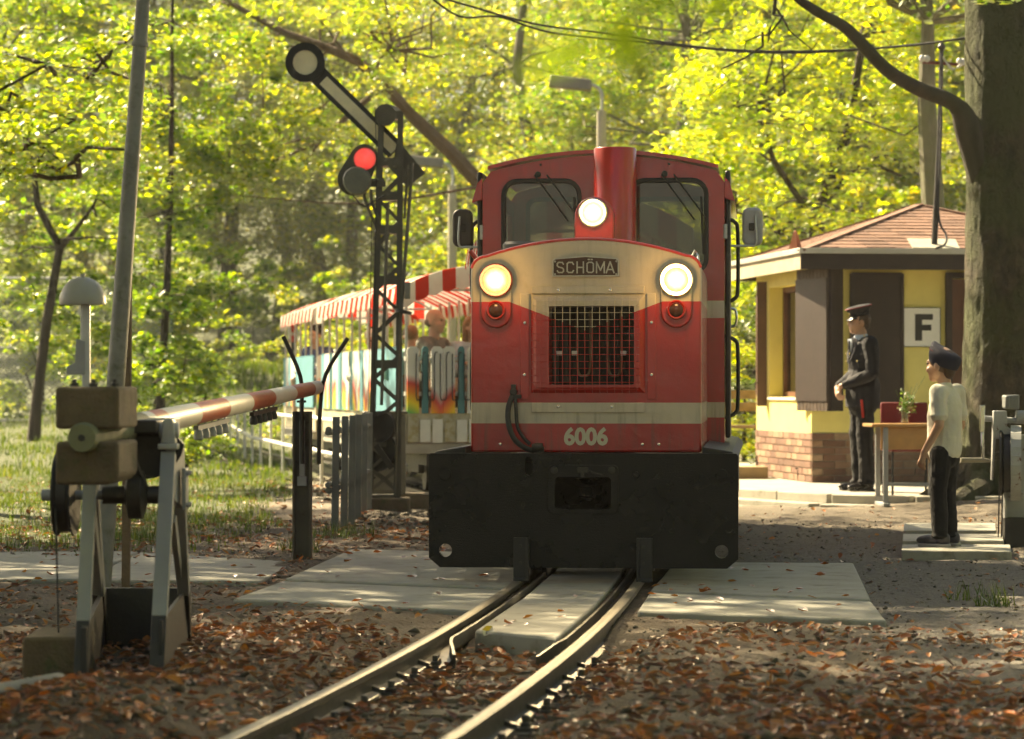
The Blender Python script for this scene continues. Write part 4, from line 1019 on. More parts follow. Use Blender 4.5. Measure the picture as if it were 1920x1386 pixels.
mb.lathe(ringp, 36, (c0.x, y - .001, c0.z), (0, -1, 0)); mb.f = mb.f[:-2]; mb.m = mb.m[:-2]; mb.build('disc_rim', m_black, arm)
mb = MB(SO)   # tail plate behind the mast
mb.prism([(q.x, q.z) for q in (sp(745, 262, .2), sp(798, 325, .2), sp(764, 352, .2), sp(735, 320, .2))], SD + .16, SD + .18); mb.build('tail_plate', m_olive, sg)
# spectacle with red glass and the lamp below
mb = MB(SO); h = [(sp(684, 298).x + .125 * math.cos(R(a)), sp(684, 298).z + .125 * math.sin(R(a))) for a in range(-10, 151, 16)] + [(sp(664, 338).x + .145 * math.cos(R(a)), sp(664, 338).z + .145 * math.sin(R(a))) for a in range(150, 341, 19)]
mb.prism(h, SD - .10, SD - .08); spc = mb.build('spectacle', m_olive, sg)
m_redlens = lampmat('lit_red_glass', [(0, (.5, .002, .004)), (1, (.85, .012, .012))], .10, .55, 6.0, 45)
MB(SO).lathe([(.098, 0), (.096, .012), (.06, .02), (.01, .022)], 30, SO, (0, -1, 0)).build('red_lens', m_redlens, spc, smooth=True, loc=sp(684, 298, -.10) - SO)
MB(SO).lathe([(.112, 0), (.112, .016), (.098, .016), (.098, 0)], 30, sp(684, 298, -.10), (0, -1, 0)).build('lens_rim', m_olive, spc, smooth=True)
MB(SO).lathe([(.0, 0), (.125, 0), (.125, .10), (.115, .12), (.02, .125)], 26, sp(670, 340, -.13), (0, -1, 0)).build('lamp_housing', M('lamp_grey_green', (.14, .15, .12), .5), sg, smooth=True)
MB(SO).tube([sp(690, 340, -.12), sp(720, 338, -.1)], .022, 8).box(sp(704, 345, -.11), (.18, .03, .05)).build('lamp_bracket', m_olive, sg)
MB(SO).tube(arc_pts([sp(650, 335, -.2), sp(656, 356, -.2), sp(680, 386, -.2), sp(700, 378, -.2), sp(722, 366, -.14)]), .006, 6).build('lamp_cable', m_rubber, sg, smooth=True)
for pts in (((688, 350), (683, 368), (690, 390), (705, 425), (704, 436)), ((696, 355), (697, 378), (712, 418))): MB(SO).tube(arc_pts([sp(*q, -.12) for q in pts]), .014, 6).build('spectacle_lever', m_olive, sg, smooth=True)
for (x0, y0, x1, y1, r) in ((773, 305, 748, 640, .016), (765, 310, 758, 410, .012), (748, 640, 740, 930, .012), (727, 380, 715, 760, .016)): MB(SO).tube([sp(x0, y0, -.16), sp(x1, y1, -.16)], r, 7).build('pull_rod', m_olive, sg, smooth=True)
for (x0, y0, x1, y1) in ((697, 400, 690, 830), (706, 300, 700, 830), (703, 200, 706, 300)): MB(SO).tube([sp(x0, y0, -.17), sp(x1, y1, -.17)], .004, 5).build('pull_wire', m_black, sg)
MB(SO).box(sp(764, 545, -.18), (.05, .06, .15)).build('coil_box', M('grey_box', (.20, .20, .17), .5), sg, bevel=.006)
MB(SO).lathe([(.0, 0), (.075, 0), (.075, .03), (0, .03)], 16, sp(756, 588, -.2), (.2, 0, 1)).build('guide_pulley', m_black, sg, smooth=True)
for (px, py, r) in ((706, 845, .19), (714, 800, .14)):
    MB(SO).lathe([(.04, -.03), (r * .8, -.02), (r, -.03), (r, .03), (r * .8, .02), (.04, .03)], 26, sp(px, py, -.26 + r), (.35, .93, 0)).build('wire_wheel', m_dsteel, sg, smooth=True)
mb = MB(SO)
for i in range(7):
    a = R(100 + 14 * i); c = sp(712, 812, -.16); mb.box((c.x + .17 * math.cos(a), c.y, c.z + .17 * math.sin(a)), (.05, .03, .022), (0, -a, 0))
mb.bar(sp(684, 800, -.2), sp(700, 778, -.2), .03); mb.bar(sp(700, 778, -.2), sp(730, 770, -.2), .03); mb.bar(sp(705, 835, -.2), sp(735, 878, -.2), .05); mb.build('wire_tensioner', m_dsteel, sg)
MB(SO).box((SO.x + .02, SD, -.05), (.42, .40, .22)).build('footing', m_concw, sg, bevel=.02)

# relay cabinet beside the mast
KO = G(736, 930, -.03); KO = Vector((KO.x, 27.2, -.03)); kb = empty('relay_cabinet', KO, .1, 'narrow grey steel cabinet standing beside the lattice signal mast', 'cabinet')
MB().box((0, 0, .46), (.37, .30, .74)).box((0, 0, .84), (.41, .34, .025)).build('housing', M('cabinet_grey', (.16, .15, .12), .55, 0, .15, 5, .1, 40), kb, bevel=.012)
MB().box((.02, -.156, .46), (.33, .012, .68)).build('door', M('cabinet_door_grey', (.15, .14, .11), .55), kb, bevel=.006)
for z in (.68, .24): MB().box((-.13, -.168, z), (.07, .02, .022)).build('hinge', m_dsteel, kb, bevel=.003)
MB().lathe([(.014, 0), (.012, .008)], 12, (.1, -.163, .70), (0, -1, 0)).build('lock', M('orange_lock', (.35, .10, .03), .5), kb, smooth=True)
MB().box((.14, 0, .02), (.78, .42, .14)).build('plinth', m_concw, kb, bevel=.015)
# ------------------------------------------------------------------ barrier machine on the left
BO = Vector((-1.45, 11.0, 0)); bm_ = empty('barrier_machine', BO, 0, 'grey level-crossing barrier machine with concrete counterweights and striped red-white boom', 'barrier')
m_leg = M('light_grey_leg_paint', (.27, .28, .27), .5, 0, .12, 4, .12, 40, col2=(.15, .12, .09), thr=(.62, .78))
m_legb = M('tar_black_leg_paint', (.020, .019, .018), .5, 0, .2, 5, .2, 40)
m_bw = M('white_boom_paint', (.66, .62, .52), .45, 0, .06, 6, .06, 40, col2=(.40, .36, .24), thr=(.6, .8))
m_bo = M('orange_red_boom_paint', (.42, .062, .012), .45, 0, .12, 6, .06, 40, col2=(.42, .14, .03), thr=(.5, .75))
def blk(x0, x1, y0, y1, z0, z1, cham):
    p = [(x0, z0), (x1 - cham, z0), (x1, z0 + cham), (x1, z1), (x0, z1)] if cham else [(x0, z0), (x1, z0), (x1, z1), (x0, z1)]
    return MB(BO).prism(p, y0, y1)
for z0, z1, ch in ((.902, 1.05, 0), (.708, .858, .03)):
    b = blk(-1.588, -1.368, 10.2, 10.72, z0, z1, ch).build('counterweight', m_concw, bm_, bevel=.014, seg=3)
    if z0 > .8:
        for x, y in ((-1.545, 10.35), (-1.47, 10.3), (-1.41, 10.4)): MB(BO).lathe([(.016, 0), (.016, .012), (.008, .014), (.008, .026)], 6, (x, y, 1.05), (0, 0, 1)).build('bolt', m_dsteel, b)
def boom(d): t = (d - 10.2) / 8.14; return Vector((-1.484 + .276 * t, d, .874 + .173 * t))
tail = MB(BO); tail.tube([boom(10.13), boom(10.15), boom(11.36)], [.048, .052, .052], 22); bt = tail.build('boom_tail', M('mossy_pipe', (.17, .18, .10), .7, 0, .25, 8, .3, 50), bm_, smooth=True)
MB(BO).lathe([(.012, 0), (.012, .004)], 14, boom(10.13), (0, -1, 0)).build('drain_hole', m_black, bt)
ds = [11.33, 11.54, 11.86, 12.79, 13.75, 14.66, 15.63, 16.7, 17.75, 18.28]
for i in range(9):
    a, b = ds[i], ds[i + 1]; ra = .051 - .009 * (a - 11.3) / 7; rb = .051 - .009 * (b - 11.3) / 7
    mb = MB(BO)
    if i == 8: mb.tube([boom(a), boom(b), boom(b + .03), boom(b + .045)], [ra, rb, rb * .85, rb * .4], 22)
    else: mb.tube([boom(a), boom(b)], [ra, rb], 22, caps=(i == 0))
    mb.build('boom_section', m_bo if i % 2 else m_bw, bm_, smooth=True)
# sounding rattles hung below the boom
for d0, n in ((13.0, 1), (15.0, 5)):
    for j in range(5):
        d = d0 + .22 * j; c = boom(d) + Vector((0, 0, -.072))
        r = MB(BO); r.tube([c + Vector((0, 0, .03)), c - Vector((0, 0, .005))], .006, 6); r.lathe([(.012, 0), (.020, -.02), (.022, -.045), (.014, -.05)], 10, c, (0, 0, 1)); r.build('rattle', m_dsteel if n > 1 else m_steel, bm_, smooth=True)
    MB(BO).bar(boom(d0 - .08) + Vector((0, 0, -.065)), boom(d0 + .98) + Vector((0, 0, -.065)), .022, .02).build('rattle_bar', m_dsteel if n > 1 else m_steel, bm_)
# trestle
LFt, LFb = Vector((-1.560, 10.86, .72)), Vector((-1.535, 10.42, -.06)); RFt, RFb = Vector((-1.290, 11.02, .80)), Vector((-1.290, 10.62, -.06))
LRt, LRb = Vector((-1.60, 11.15, .72)), Vector((-1.70, 12.2, -.08)); RRt, RRb = Vector((-1.275, 11.25, .66)), Vector((-1.352, 12.2, -.08))
def leg(t, b, w, th, split, nm='leg'):
    k = (t.z - split) / (t.z - b.z); m = t + (b - t) * k
    o = MB(BO).bar(t, m, w, th, up=(0, -1, .2)).build(nm, m_leg, bm_, bevel=.003)
    MB(BO).bar(m, b, w, th, up=(0, -1, .2)).build('tarred_foot', m_legb, o, bevel=.003); return o
leg(LFt, LFb, .048, .035, .20); leg(RFt, RFb, .055, .040, .205); leg(LRt, LRb, .05, .03, .22); leg(RRt, RRb, .045, .03, .22)
for a, b in ((Vector((-1.575, 11.0, .60)), Vector((-1.665, 11.9, .18))), (Vector((-1.285, 11.12, .55)), Vector((-1.345, 11.95, .20)))): MB(BO).bar(a, b, .022, .03, up=(0, -1, .2)).build('diagonal_brace', m_leg, bm_)
MB(BO).hexa([(-1.302, 11.04, .62), (-1.268, 11.04, .62), (-1.262, 11.32, .58), (-1.298, 11.32, .58), (-1.302, 11.04, .815), (-1.268, 11.04, .815), (-1.262, 11.32, .815), (-1.298, 11.32, .815)]).build('head_plate', m_leg, bm_, bevel=.004)
MB(BO).box((-1.38, 11.22, .78), (.16, .10, .05)).build('cross_girder', m_leg, bm_, bevel=.004)
bp_ = MB(BO); bp_.box((-1.29, 11.04, .825), (.075, .11, .022)); bp_.prism([(-1.318, .835), (-1.262, .835), (-1.268, .915), (-1.278, .932), (-1.302, .932), (-1.312, .915)], 11.0, 11.08); bp_.lathe([(.03, 0), (.03, .075)], 16, (-1.327, 11.04, .885), (1, 0, 0)); bp_.build('bearing', M('bearing_white_grey', (.42, .42, .38), .5), bm_, bevel=.005)
MB(BO).box((-1.245, 11.18, .66), (.016, .10, .16)).build('side_plate', m_leg, bm_, bevel=.004)
for y, z in ((11.145, .72), (11.215, .72), (11.145, .60), (11.215, .60)): MB(BO).lathe([(.011, 0), (.010, .012)], 6, (-1.237, y, z), (1, 0, 0)).build('bolt', m_leg, bm_)
MB(BO).tube([(-1.63, 11.04, .885), (-1.28, 11.04, .885)], .022, 12).build('axle', m_dsteel, bm_, smooth=True)
yk = MB(BO); yk.box((-1.40, 11.12, .90), (.15, .36, .05)); yk.box((-1.36, 11.3, .91), (.05, .5, .03)); yk.build('boom_clamp', m_dsteel, bm_, bevel=.006)
MB(BO).hexa([(-1.40, 11.25, .905), (-1.33, 11.25, .905), (-1.33, 11.75, .90), (-1.40, 11.75, .90), (-1.40, 11.25, .93), (-1.33, 11.25, .93), (-1.33, 11.75, .925), (-1.40, 11.75, .925)]).build('boom_cradle', m_bw, bm_, bevel=.004)
se = MB(BO); sep = [(-.02 + .20 * math.cos(R(a)), .20 * math.sin(R(a))) for a in range(190, 351, 16)] + [(.12, .02), (-.12, .02)]
se.prism([(-1.37 + x * .75, .86 + z * .8) for x, z in sep], 11.06, 11.10); se.build('gear_sector', m_dsteel, bm_)
MB(BO).bar((-1.43, 10.85, .86), (-1.365, 10.95, .66), .022, .012).build('link_rod', m_dsteel, bm_)
MB(BO).tube([(-1.75, 10.95, .645), (-1.28, 10.98, .645)], .018, 10).tube([(-1.755, 10.95, .645), (-1.69, 10.952, .645)], .022, 10).build('drive_shaft', m_steel, bm_, smooth=True)
MB(BO).tube([(-1.53, 10.96, .645), (-1.29, 10.98, .645)], .034, 12).lathe([(.03, 0), (.09, .02), (.09, .07), (.03, .09)], 18, (-1.45, 10.97, .645), (1, 0, 0)).build('gear_hub', m_dsteel, bm_, smooth=True)
MB(BO).lathe([(.03, -.035), (.13, -.03), (.155, -.035), (.155, -.028), (.14, -.018), (.14, .018), (.155, .028), (.155, .035), (.13, .03), (.03, .035)], 34, (-1.665, 10.95, .648), (1, 0, 0)).build('rope_wheel', m_legb, bm_, smooth=True)
MB(BO).tube([(-1.68, 10.80, .60), (-1.655, 10.72, .10)], .0035, 5).build('pull_wire', m_black, bm_)
bx = MB(BO); bx.hexa([(-1.68, 12.16, -.1), (-1.36, 12.16, -.1), (-1.36, 12.19, -.1), (-1.68, 12.19, -.1), (-1.68, 12.16, .215), (-1.36, 12.16, .215), (-1.36, 12.19, .215), (-1.68, 12.19, .215)])
bx.hexa([(-1.285, 10.66, -.1), (-1.270, 10.66, -.1), (-1.335, 12.2, -.1), (-1.35, 12.2, -.1), (-1.285, 10.66, .20), (-1.270, 10.66, .20), (-1.335, 12.2, .225), (-1.35, 12.2, .225)])
bx.hexa([(-1.535, 10.45, -.1), (-1.515, 10.45, -.1), (-1.685, 12.2, -.1), (-1.705, 12.2, -.1), (-1.535, 10.45, .19), (-1.515, 10.45, .19), (-1.685, 12.2, .215), (-1.705, 12.2, .215)]); bx.build('base_plate_box', m_legb, bm_)
# concrete block and pipe beside it
g = Vector((-1.66, 10.75, .02)); MB(g).box(g + Vector((.0, 0, .02)), (.20, .42, .22)).build('concrete_block', m_concw, bevel=.012)
tag(bpy.data.objects['concrete_block'], 'low concrete block at the foot of the barrier machine', 'block')
a, b = G(-60, 1318, .05), G(108, 1286, .055)
pp = MB(a); pp.tube([a, a + (b - a) * .85, b, b + Vector((.03, .12, -.03))], [.045, .045, .045, .04], 14); tag(pp.build('buried_pipe', M('pale_pipe', (.25, .23, .19), .7), None, smooth=True), 'pale pipe half sunk in the leaves at lower left', 'pipe')

# bell on its pole behind the machine
d = 12.4; a = P(162, 560, d); BE = Vector((a.x, d, -.05)); be = empty('warning_bell', BE, 0, 'grey dome bell on a thin pole behind the counterweights', 'bell')
MB(BE).bar(Vector((a.x, d, -.05)), Vector((a.x, d, a.z)), .032, .032).build('pole', m_galv, be, bevel=.003)
MB(BE).tube([P(153, 570, d), P(153, 700, d)], .005, 6).build('clapper_rod', m_galv, be)
dome = [(.098, -.012), (.100, 0), (.095, .03)] + [(.092 * math.cos(R(t)), .02 + .085 * math.sin(R(t))) for t in range(15, 90, 12)] + [(.012, .106), (.012, .118)]
MB(BE).lathe(dome, 30, (P(155, 0, d).x, d, P(0, 566, d).z), (0, 0, 1)).build('dome', M('grey_dome_paint', (.33, .32, .27), .38, 0, .1, 9, .06, 60), be, smooth=True)
c = P(148, 680, d); MB(BE).prism([(c.x - .05, c.z - .05), (c.x + .03, c.z - .05), (c.x + .03, c.z + .09), (c.x - .01, c.z + .10), (c.x - .015, c.z), (c.x - .05, c.z - .02)], d - .02, d + .02).build('clapper_lever', m_steel, be, bevel=.004)

# tall leaning pole and the wooden post behind it
d = 14.0; a = P(216, 735, d); b = P(277, -130, d); a = a + (a - b).normalized() * 1.05; PL = Vector((a.x, d, 0)); pz = empty('leaning_pole', PL, 0, 'tall weathered zinc pole leaning right beside the bell', 'pole')
MB(PL).tube([a, a + (b - a) * .45, b], [.048, .043, .030], 18).build('shaft', m_pole, pz, smooth=True)
cpt = a + (b - a) * .83; MB(PL).lathe([(.041, 0), (.041, .02)], 18, cpt, (b - a)).build('collar', m_pole, pz, smooth=True)
d = 14.6; a = P(236, 900, d); WP = Vector((a.x, d, -.05)); wp_ = MB(WP); wp_.bar(Vector((a.x, d, -.1)), P(240, 470, d), .040, .04); tag(wp_.build('wooden_post', m_wood, None, bevel=.004), 'thin brown wooden post close behind the leaning pole', 'post')

# boom rest post with a fork
d = 18.3; RO = G(581, 1038, -.03); RO = Vector((RO.x, d, -.05)); rs = empty('boom_rest', RO, 0, 'dark steel girder post with forked catch under the boom end', 'post')
x0 = RO.x; pw = .118
r = MB(RO); r.box((x0 - .052, d, .42), (.014, .10, .95)); r.box((x0 + .052, d, .42), (.014, .10, .95)); r.box((x0, d + .02, .42), (.10, .012, .95)); r.build('girder', M('weathered_girder', (.13, .115, .085), .65, 0, .25, 5, .2, 40, col2=(.07, .05, .03), thr=(.5, .7)), rs, bevel=.002)
MB(RO).box((x0, d - .02, .66), (.035, .02, .36)).box((x0, d - .025, .46), (.06, .03, .06)).build('guide_strap', m_steel, rs, bevel=.004)
MB(RO).tube([(x0 - .005, d, .8), (x0 - .005, d, .955)], .014, 8).box((x0 - .005, d, .957), (.055, .05, .014)).build('stop', m_dsteel, rs)
for s, pts in ((-1, ((567, 870), (566, 770), (563, 706), (531, 631))), (1, ((598, 870), (600, 770), (611, 702), (652, 634)))): MB(RO).tube(arc_pts([P(*q, d - .06) for q in pts], 4), .013, 8).build('fork_prong', m_dsteel, rs, smooth=True)

# slat fence by the signal
FO = Vector((-1.38, 24.5, 0)); fe = empty('slat_fence', FO, 0, 'grey upright slat fence between the boom rest and the signal mast', 'fence')
m_slat = M('grey_green_slat_paint', (.20, .205, .185), .6, 0, .15, 6, .15, 40)
for px, py, d in ((628, 980, 22.4), (645, 965, 23.0), (659, 955, 23.6), (671, 945, 24.3), (682, 932, 25.1), (691, 920, 26.0)):
    x = P(px, 0, d).x; s = MB(FO); s.bar((x, d, -.08), (x + .01, d, .82), .055, .045, up=(0, -1, 0)); o = s.build('slat', m_slat, fe, bevel=.006)
    for z in (.26, .72): MB(FO).lathe([(.026, 0), (.026, .03), (.018, .036)], 12, (x - .045, d - .03, z), (0, -1, 0)).build('bolt_cap', m_slat, o, smooth=True)
for z in (.30, .70): MB(FO).tube([(P(620, 0, 22.2).x - .03, 22.3, z), (P(692, 0, 26).x, 26.1, z)], .022, 8).build('fence_rail', m_slat, fe, smooth=True)
# white pipe railing along the path
PR = Vector((-3.0, 38, 0)); pr = empty('pipe_railing', PR, 0, 'low white tubular railing along the sunlit path left of the coaches', 'railing')
pp_ = [(705, 27.5), (690, 29.0), (672, 30.2), (655, 31.4), (630, 32.8), (603, 34), (577, 35.4), (553, 36.8), (531, 38.4), (508, 40), (489, 41.6), (473, 43.2), (459, 44.8), (446, 46.4), (432, 48.2), (420, 50)]
top = []
for px, d in pp_:
    x = P(px, 0, d).x; z0 = float(hz(x, d)); top.append((x, d, z0)); MB(PR).tube([(x, d, z0 - .05), (x, d, z0 + .78)], .020, 8).build('post', m_white, pr, smooth=True)
for z in (.78, .40): MB(PR).tube([(x, y, q + z) for x, y, q in top], .024, 8).build('rail', m_white, pr, smooth=True)
# small red and white board sign on a post beyond
d = 47; a = P(549, 626, d); z0 = float(hz(a.x, d)); SB = Vector((a.x, d, z0)); sb = empty('signal_board', SB, 0, 'small red and white triangle board on a thin post by the last coach', 'sign')
MB(SB).tube([(a.x, d + .03, z0), (a.x, d + .03, a.z)], .02, 8).build('post', m_dsteel, sb)
w = .085; hh = .13
MB(SB).box((a.x, d, a.z), (2 * w, .02, 2 * hh)).build('board', m_white, sb)
for s in (-1, 1): MB(SB).add([(a.x - w, d - .013, a.z + s * hh), (a.x + w, d - .013, a.z + s * hh), (a.x, d - .013, a.z)], [(0, 1, 2)]).build('red_triangle', M('signal_red', (.60, .03, .02), .5), sb)
MB(SB).box((a.x, d, a.z + hh + .02), (2.3 * w, .05, .05)).build('board_hood', m_dsteel, sb); MB(SB).box((a.x, d, a.z - hh - .07), (.10, .04, .14)).build('lamp_box', m_dsteel, sb)

# street lamps
m_lpost = M('concrete_lamp_post', (.44, .40, .30), .8, 0, .12, 4, .2, 30)
def lamp(px, pytop, d, r, headw, lab, hx):
    t = P(px, pytop, d); L = Vector((t.x, d, float(hz(t.x, d)))); e = empty('street_lamp', L, 0, lab, 'street lamp', 'street lamps in the wood')
    MB(L).tube([(t.x, d, L.z - .2), (t.x, d, t.z)], [r * 1.25, r], 14).build('post', m_lpost, e, smooth=True)
    s = r / .075
    MB(L).tube(arc_pts([(t.x, d, t.z - .03), (t.x + .01, d, t.z + .22 * s), (t.x - .05, d, t.z + .36 * s), (t.x - .18 * s, d, t.z + .42 * s)], 5), .028 * s, 8).build('neck', m_galv, e, smooth=True)
    c = Vector((t.x - .48 * s, d, t.z + .45 * s))
    MB(L).hexa([(c.x - .36 * s, d - .11, c.z - .07), (c.x + .32 * s, d - .11, c.z - .14), (c.x + .32 * s, d + .11, c.z - .14), (c.x - .36 * s, d + .11, c.z - .07), (c.x - .33 * s, d - .07, c.z + .12), (c.x + .32 * s, d - .07, c.z + .04), (c.x + .32 * s, d + .07, c.z + .04), (c.x - .33 * s, d + .07, c.z + .12)]).build('lamp_head', M('lamp_head_grey', (.20, .18, .14), .5), e, bevel=.03, seg=3)
lamp(1128, 208, 43, .070, 0, 'concrete street lamp rising behind the locomotive cab roof', 0)
lamp(848, 348, 54, .075, 0, 'concrete street lamp left of the cab, behind the coach awning', 0)

# chain-link court fence far left
CF = Vector((-9, 56, .2)); cf = empty('chain_link_fence', CF, 0, 'tall chain-link court fence behind the slender left trees', 'fence')
xa, xb, yz = -13.5, -6.5, 56.0; z0 = .25; zt_ = P(0, 522, yz).z
for i in range(5):
    x = xa + (xb - xa) * i / 4; MB(CF).tube([(x, yz, z0 - .3), (x, yz, zt_)], .035, 8).build('post', M('green_post', (.05, .10, .06), .5) if i == 4 else m_galv, cf, smooth=True)
for z in (z0 + .15, (z0 + zt_) / 2 + .1, zt_): MB(CF).tube([(xa, yz, z), (xb, yz, z)], .025, 6).build('rail', m_galv, cf)
mb = MB(CF); st = .11; hgt = zt_ - z0
for i in range(int((xb - xa + hgt) / st)):
    for s in (1, -1):
        u0 = xa - hgt + i * st if s > 0 else xa + i * st
        p = []; q0, q1 = 0.0, hgt
        lo = (xa - u0) if s > 0 else (u0 - xb); hi = (xb - u0) if s > 0 else (u0 - xa)
        q0 = max(q0, lo); q1 = min(q1, hi)
        if q1 - q0 > .05: mb.bar((u0 + s * q0, yz + .02 * s, z0 + q0), (u0 + s * q1, yz + .02 * s, z0 + q1), .012, .012, up=(0, 1, 0))
o = mb.build('wire_mesh', m_galv, cf); o['kind'] = 'stuff'
# ------------------------------------------------------------------ hut
HR = math.atan2(.14, .99); HO = Vector((3.065, 30.0, .066)); hut = empty('station_hut', HO, HR, 'yellow station hut with brick base, brown shutters and red shingle roof', 'hut')
m_yel = M('yellow_render', (.74, .65, .22), .8, 0, .08, 2.5, .25, 90, col2=(.52, .43, .13), thr=(.58, .8))
W_, D_ = 3.03, 2.6; ZB, ZW = .51, 2.26
m_mort = M('mortar', (.33, .29, .23), .95)
MB().box((W_ / 2, D_ / 2, ZB / 2), (W_ - .02, D_ - .02, ZB)).build('brick_base_core', m_mort, hut)
bricks = [M('brick_%d' % i, c, .85, 0, .2, 20, .4, 90) for i, c in enumerate(((.17, .090, .060), (.22, .125, .085), (.26, .155, .10), (.14, .075, .050), (.30, .20, .13)))]
bl, bh, bg_ = .232, .062, .010
bm_me = [MB().box((0, 0, 0), (bl, .05, bh)).mesh('brick', m) for m in bricks]; bh_me = [MB().box((0, 0, 0), (bl / 2 - .005, .05, bh)).mesh('brick', m) for m in bricks]
def brick_wall(n_len, place, skip=None):
    for r_ in range(7):
        z = .008 + bh / 2 + r_ * (bh + bg_); u = 0.0 if r_ % 2 == 0 else -(bl + bg_) / 2
        while u < n_len - .01:
            a = max(u, 0); b = min(u + bl, n_len)
            if b - a > .05:
                half = (b - a) < bl * .75; me = random.choice(bh_me if half else bm_me)
                o = bpy.data.objects.new('brick', me); COL.objects.link(o); o.parent = hut
                x, y, rz = place((a + b) / 2); o.location = (x, y, z); o.rotation_euler = (0, 0, rz)
                dd = random.uniform(0, .004)
                if rz == 0: o.location.y -= dd
                else: o.location.x -= dd
            u += bl + bg_
brick_wall(1.6, lambda u: (u, .022, 0)); brick_wall(D_ - .03, lambda v: (.022, v + .03, math.pi / 2))
# walls with openings
def wall(poly_holes, a, b, name, f):
    w = MB(); w.prism([(0, ZB), (a, ZB), (a, ZW), (0, ZW)], 0, b, f=f); o = w.build(name, m_yel, hut)
    cs = []
    for (u0, u1, z0, z1) in poly_holes: cs.append(MB().prism([(u0, z0), (u1, z0), (u1, z1), (u0, z1)], -.2, b + .2, f=f))
    if cs: cut(o, cs)
    return o
wall([(.43, .92, .80, 2.10), (1.42, 2.25, ZB - .1, 2.10)], W_, .15, 'front_wall', lambda u, z, t: (u, .012 + t, z))
wall([(.45, 1.80, .87, 2.06)], D_ - .17, .15, 'side_wall', lambda v, z, t: (.012 + t, v + .165, z))
MB().box((W_ - .09, D_ / 2, (ZB + ZW) / 2), (.15, D_ - .4, ZW - ZB)).build('side_wall', m_yel, hut); MB().box((W_ / 2, D_ - .09, (ZB + ZW) / 2), (W_ - .4, .15, ZW - ZB)).build('back_wall', m_yel, hut)
MB().box((W_ / 2, D_ / 2, ZW - .02), (W_ - .34, D_ - .34, .03)).build('ceiling_board', m_brown, hut)
# side window: brown frame, pane, curtain
wf = MB()
for (v, w, z, h_) in ((.51 + .10, .06, 1.47, 1.19), (1.915, .06, 1.47, 1.19), (1.29, .05, 1.47, 1.19)): wf.box((.19, v, z), (.06, w, h_))
for z in (.90, 2.03): wf.box((.192, 1.29, z), (.056, 1.35, .06))
wfo = wf.build('window', M('red_brown_frame', (.12, .045, .022), .5), hut); MB().box((.20, 1.29, 1.47), (.008, 1.3, 1.15)).build('pane', m_glass, wfo)
MB().box((.10, 1.29, .855), (.22, 1.36, .025)).build('sill', m_white, wfo)
MB().box((.30, 1.55, 1.47), (.01, .5, 1.12)).build('curtain', M('pale_curtain', (.55, .40, .26), .9), wfo)
# closed front shutter, door, sign
def planks(name, x0, x1, z0, z1, y, n, mat, parent, th=.03, f=None):
    w = (x1 - x0) / n
    for i in range(n):
        p = MB(); a, b = x0 + w * i + .002, x0 + w * (i + 1) - .002
        p.prism([(a, z0), (b, z0), (b, z1), (a, z1)], y, y + th + random.uniform(0, .003), f=f); p.build(name, mat, parent)
sh = MB().box((.68, .0, 1.45), (.55, .035, 1.37)).build('front_shutter', m_brown, hut, bevel=.004)
rr_ = MB(); 
for x in (.41, .95): rr_.box((x, -.024, 1.45), (.03, .012, 1.39))
for z in (.77, 2.14): rr_.box((.68, -.022, z), (.53, .012, .03))
rr_.build('shutter_batten', m_brown, sh)
dr = MB().box((1.835, .07, 1.05), (.83, .05, 2.08)).build('door', M('door_brown', (.13, .050, .025), .5), hut)
MB().box((1.44, .0, 1.32), (.06, .10, 1.62)).box((1.835, 0, 2.13), (.84, .10, .06)).build('door_frame', m_brown, dr)
for z in (.45, 1.05, 1.65): MB().box((1.85, .036, z), (.5, .02, .44)).build('door_panel', M('door_brown_light', (.17, .065, .032), .5), dr, bevel=.01)
sgn = MB().box((1.148, -.004, 1.594), (.41, .018, .40)).build('letter_sign', M('sign_white', (.78, .78, .74), .5, 0, .05), hut)
fL = MB(); fx, fz = 1.085, 1.455
fL.prism([(fx, fz), (fx + .075, fz), (fx + .075, fz + .105), (fx + .172, fz + .105), (fx + .172, fz + .165), (fx + .075, fz + .165), (fx + .075, fz + .215), (fx + .19, fz + .215), (fx + .19, fz + .275), (fx, fz + .275)], -.0165, -.0135); fL.build('letter_f', m_black, sgn)
fr_ = MB(); ring_prism(fr_, [(.940, 1.391), (1.356, 1.391), (1.356, 1.797), (.940, 1.797)], [(.946, 1.397), (1.350, 1.397), (1.350, 1.791), (.946, 1.791)], -.018, -.010); fr_.build('sign_border', m_black, sgn)
# open shutters of the side window
def to_loc(px, d): w = Vector(((px - 960) * d / F, d, 0)) - HO; c, s = math.cos(-HR), math.sin(-HR); return Vector((w.x * c - w.y * s, w.x * s + w.y * c, 0))
A, B, C_ = to_loc(1495, 30.35), to_loc(1553, 29.6), to_loc(1576, 29.86)
z0, z1 = .735, 2.185
m_shp = M('weathered_shutter_boards', (.060, .040, .028), .55, 0, .35, 7, .4, 40, col2=(.11, .078, .054), thr=(.55, .75))
n = 9; dv = (B - A); nrm = Vector((-dv.y, dv.x, 0)).normalized()
sho = MB().add([A + nrm * -.01 + Vector((0, 0, z0 + .1)), B + nrm * -.01 + Vector((0, 0, z0 + .1)), B + nrm * -.022 + Vector((0, 0, z0 + .1)), A + nrm * -.022 + Vector((0, 0, z0 + .1)), A + nrm * -.01 + Vector((0, 0, z1 - .1)), B + nrm * -.01 + Vector((0, 0, z1 - .1)), B + nrm * -.022 + Vector((0, 0, z1 - .1)), A + nrm * -.022 + Vector((0, 0, z1 - .1))], [(3, 2, 1, 0), (4, 5, 6, 7), (0, 1, 5, 4), (1, 2, 6, 5), (2, 3, 7, 6), (3, 0, 4, 7)]).build('open_shutter', m_brown, hut)
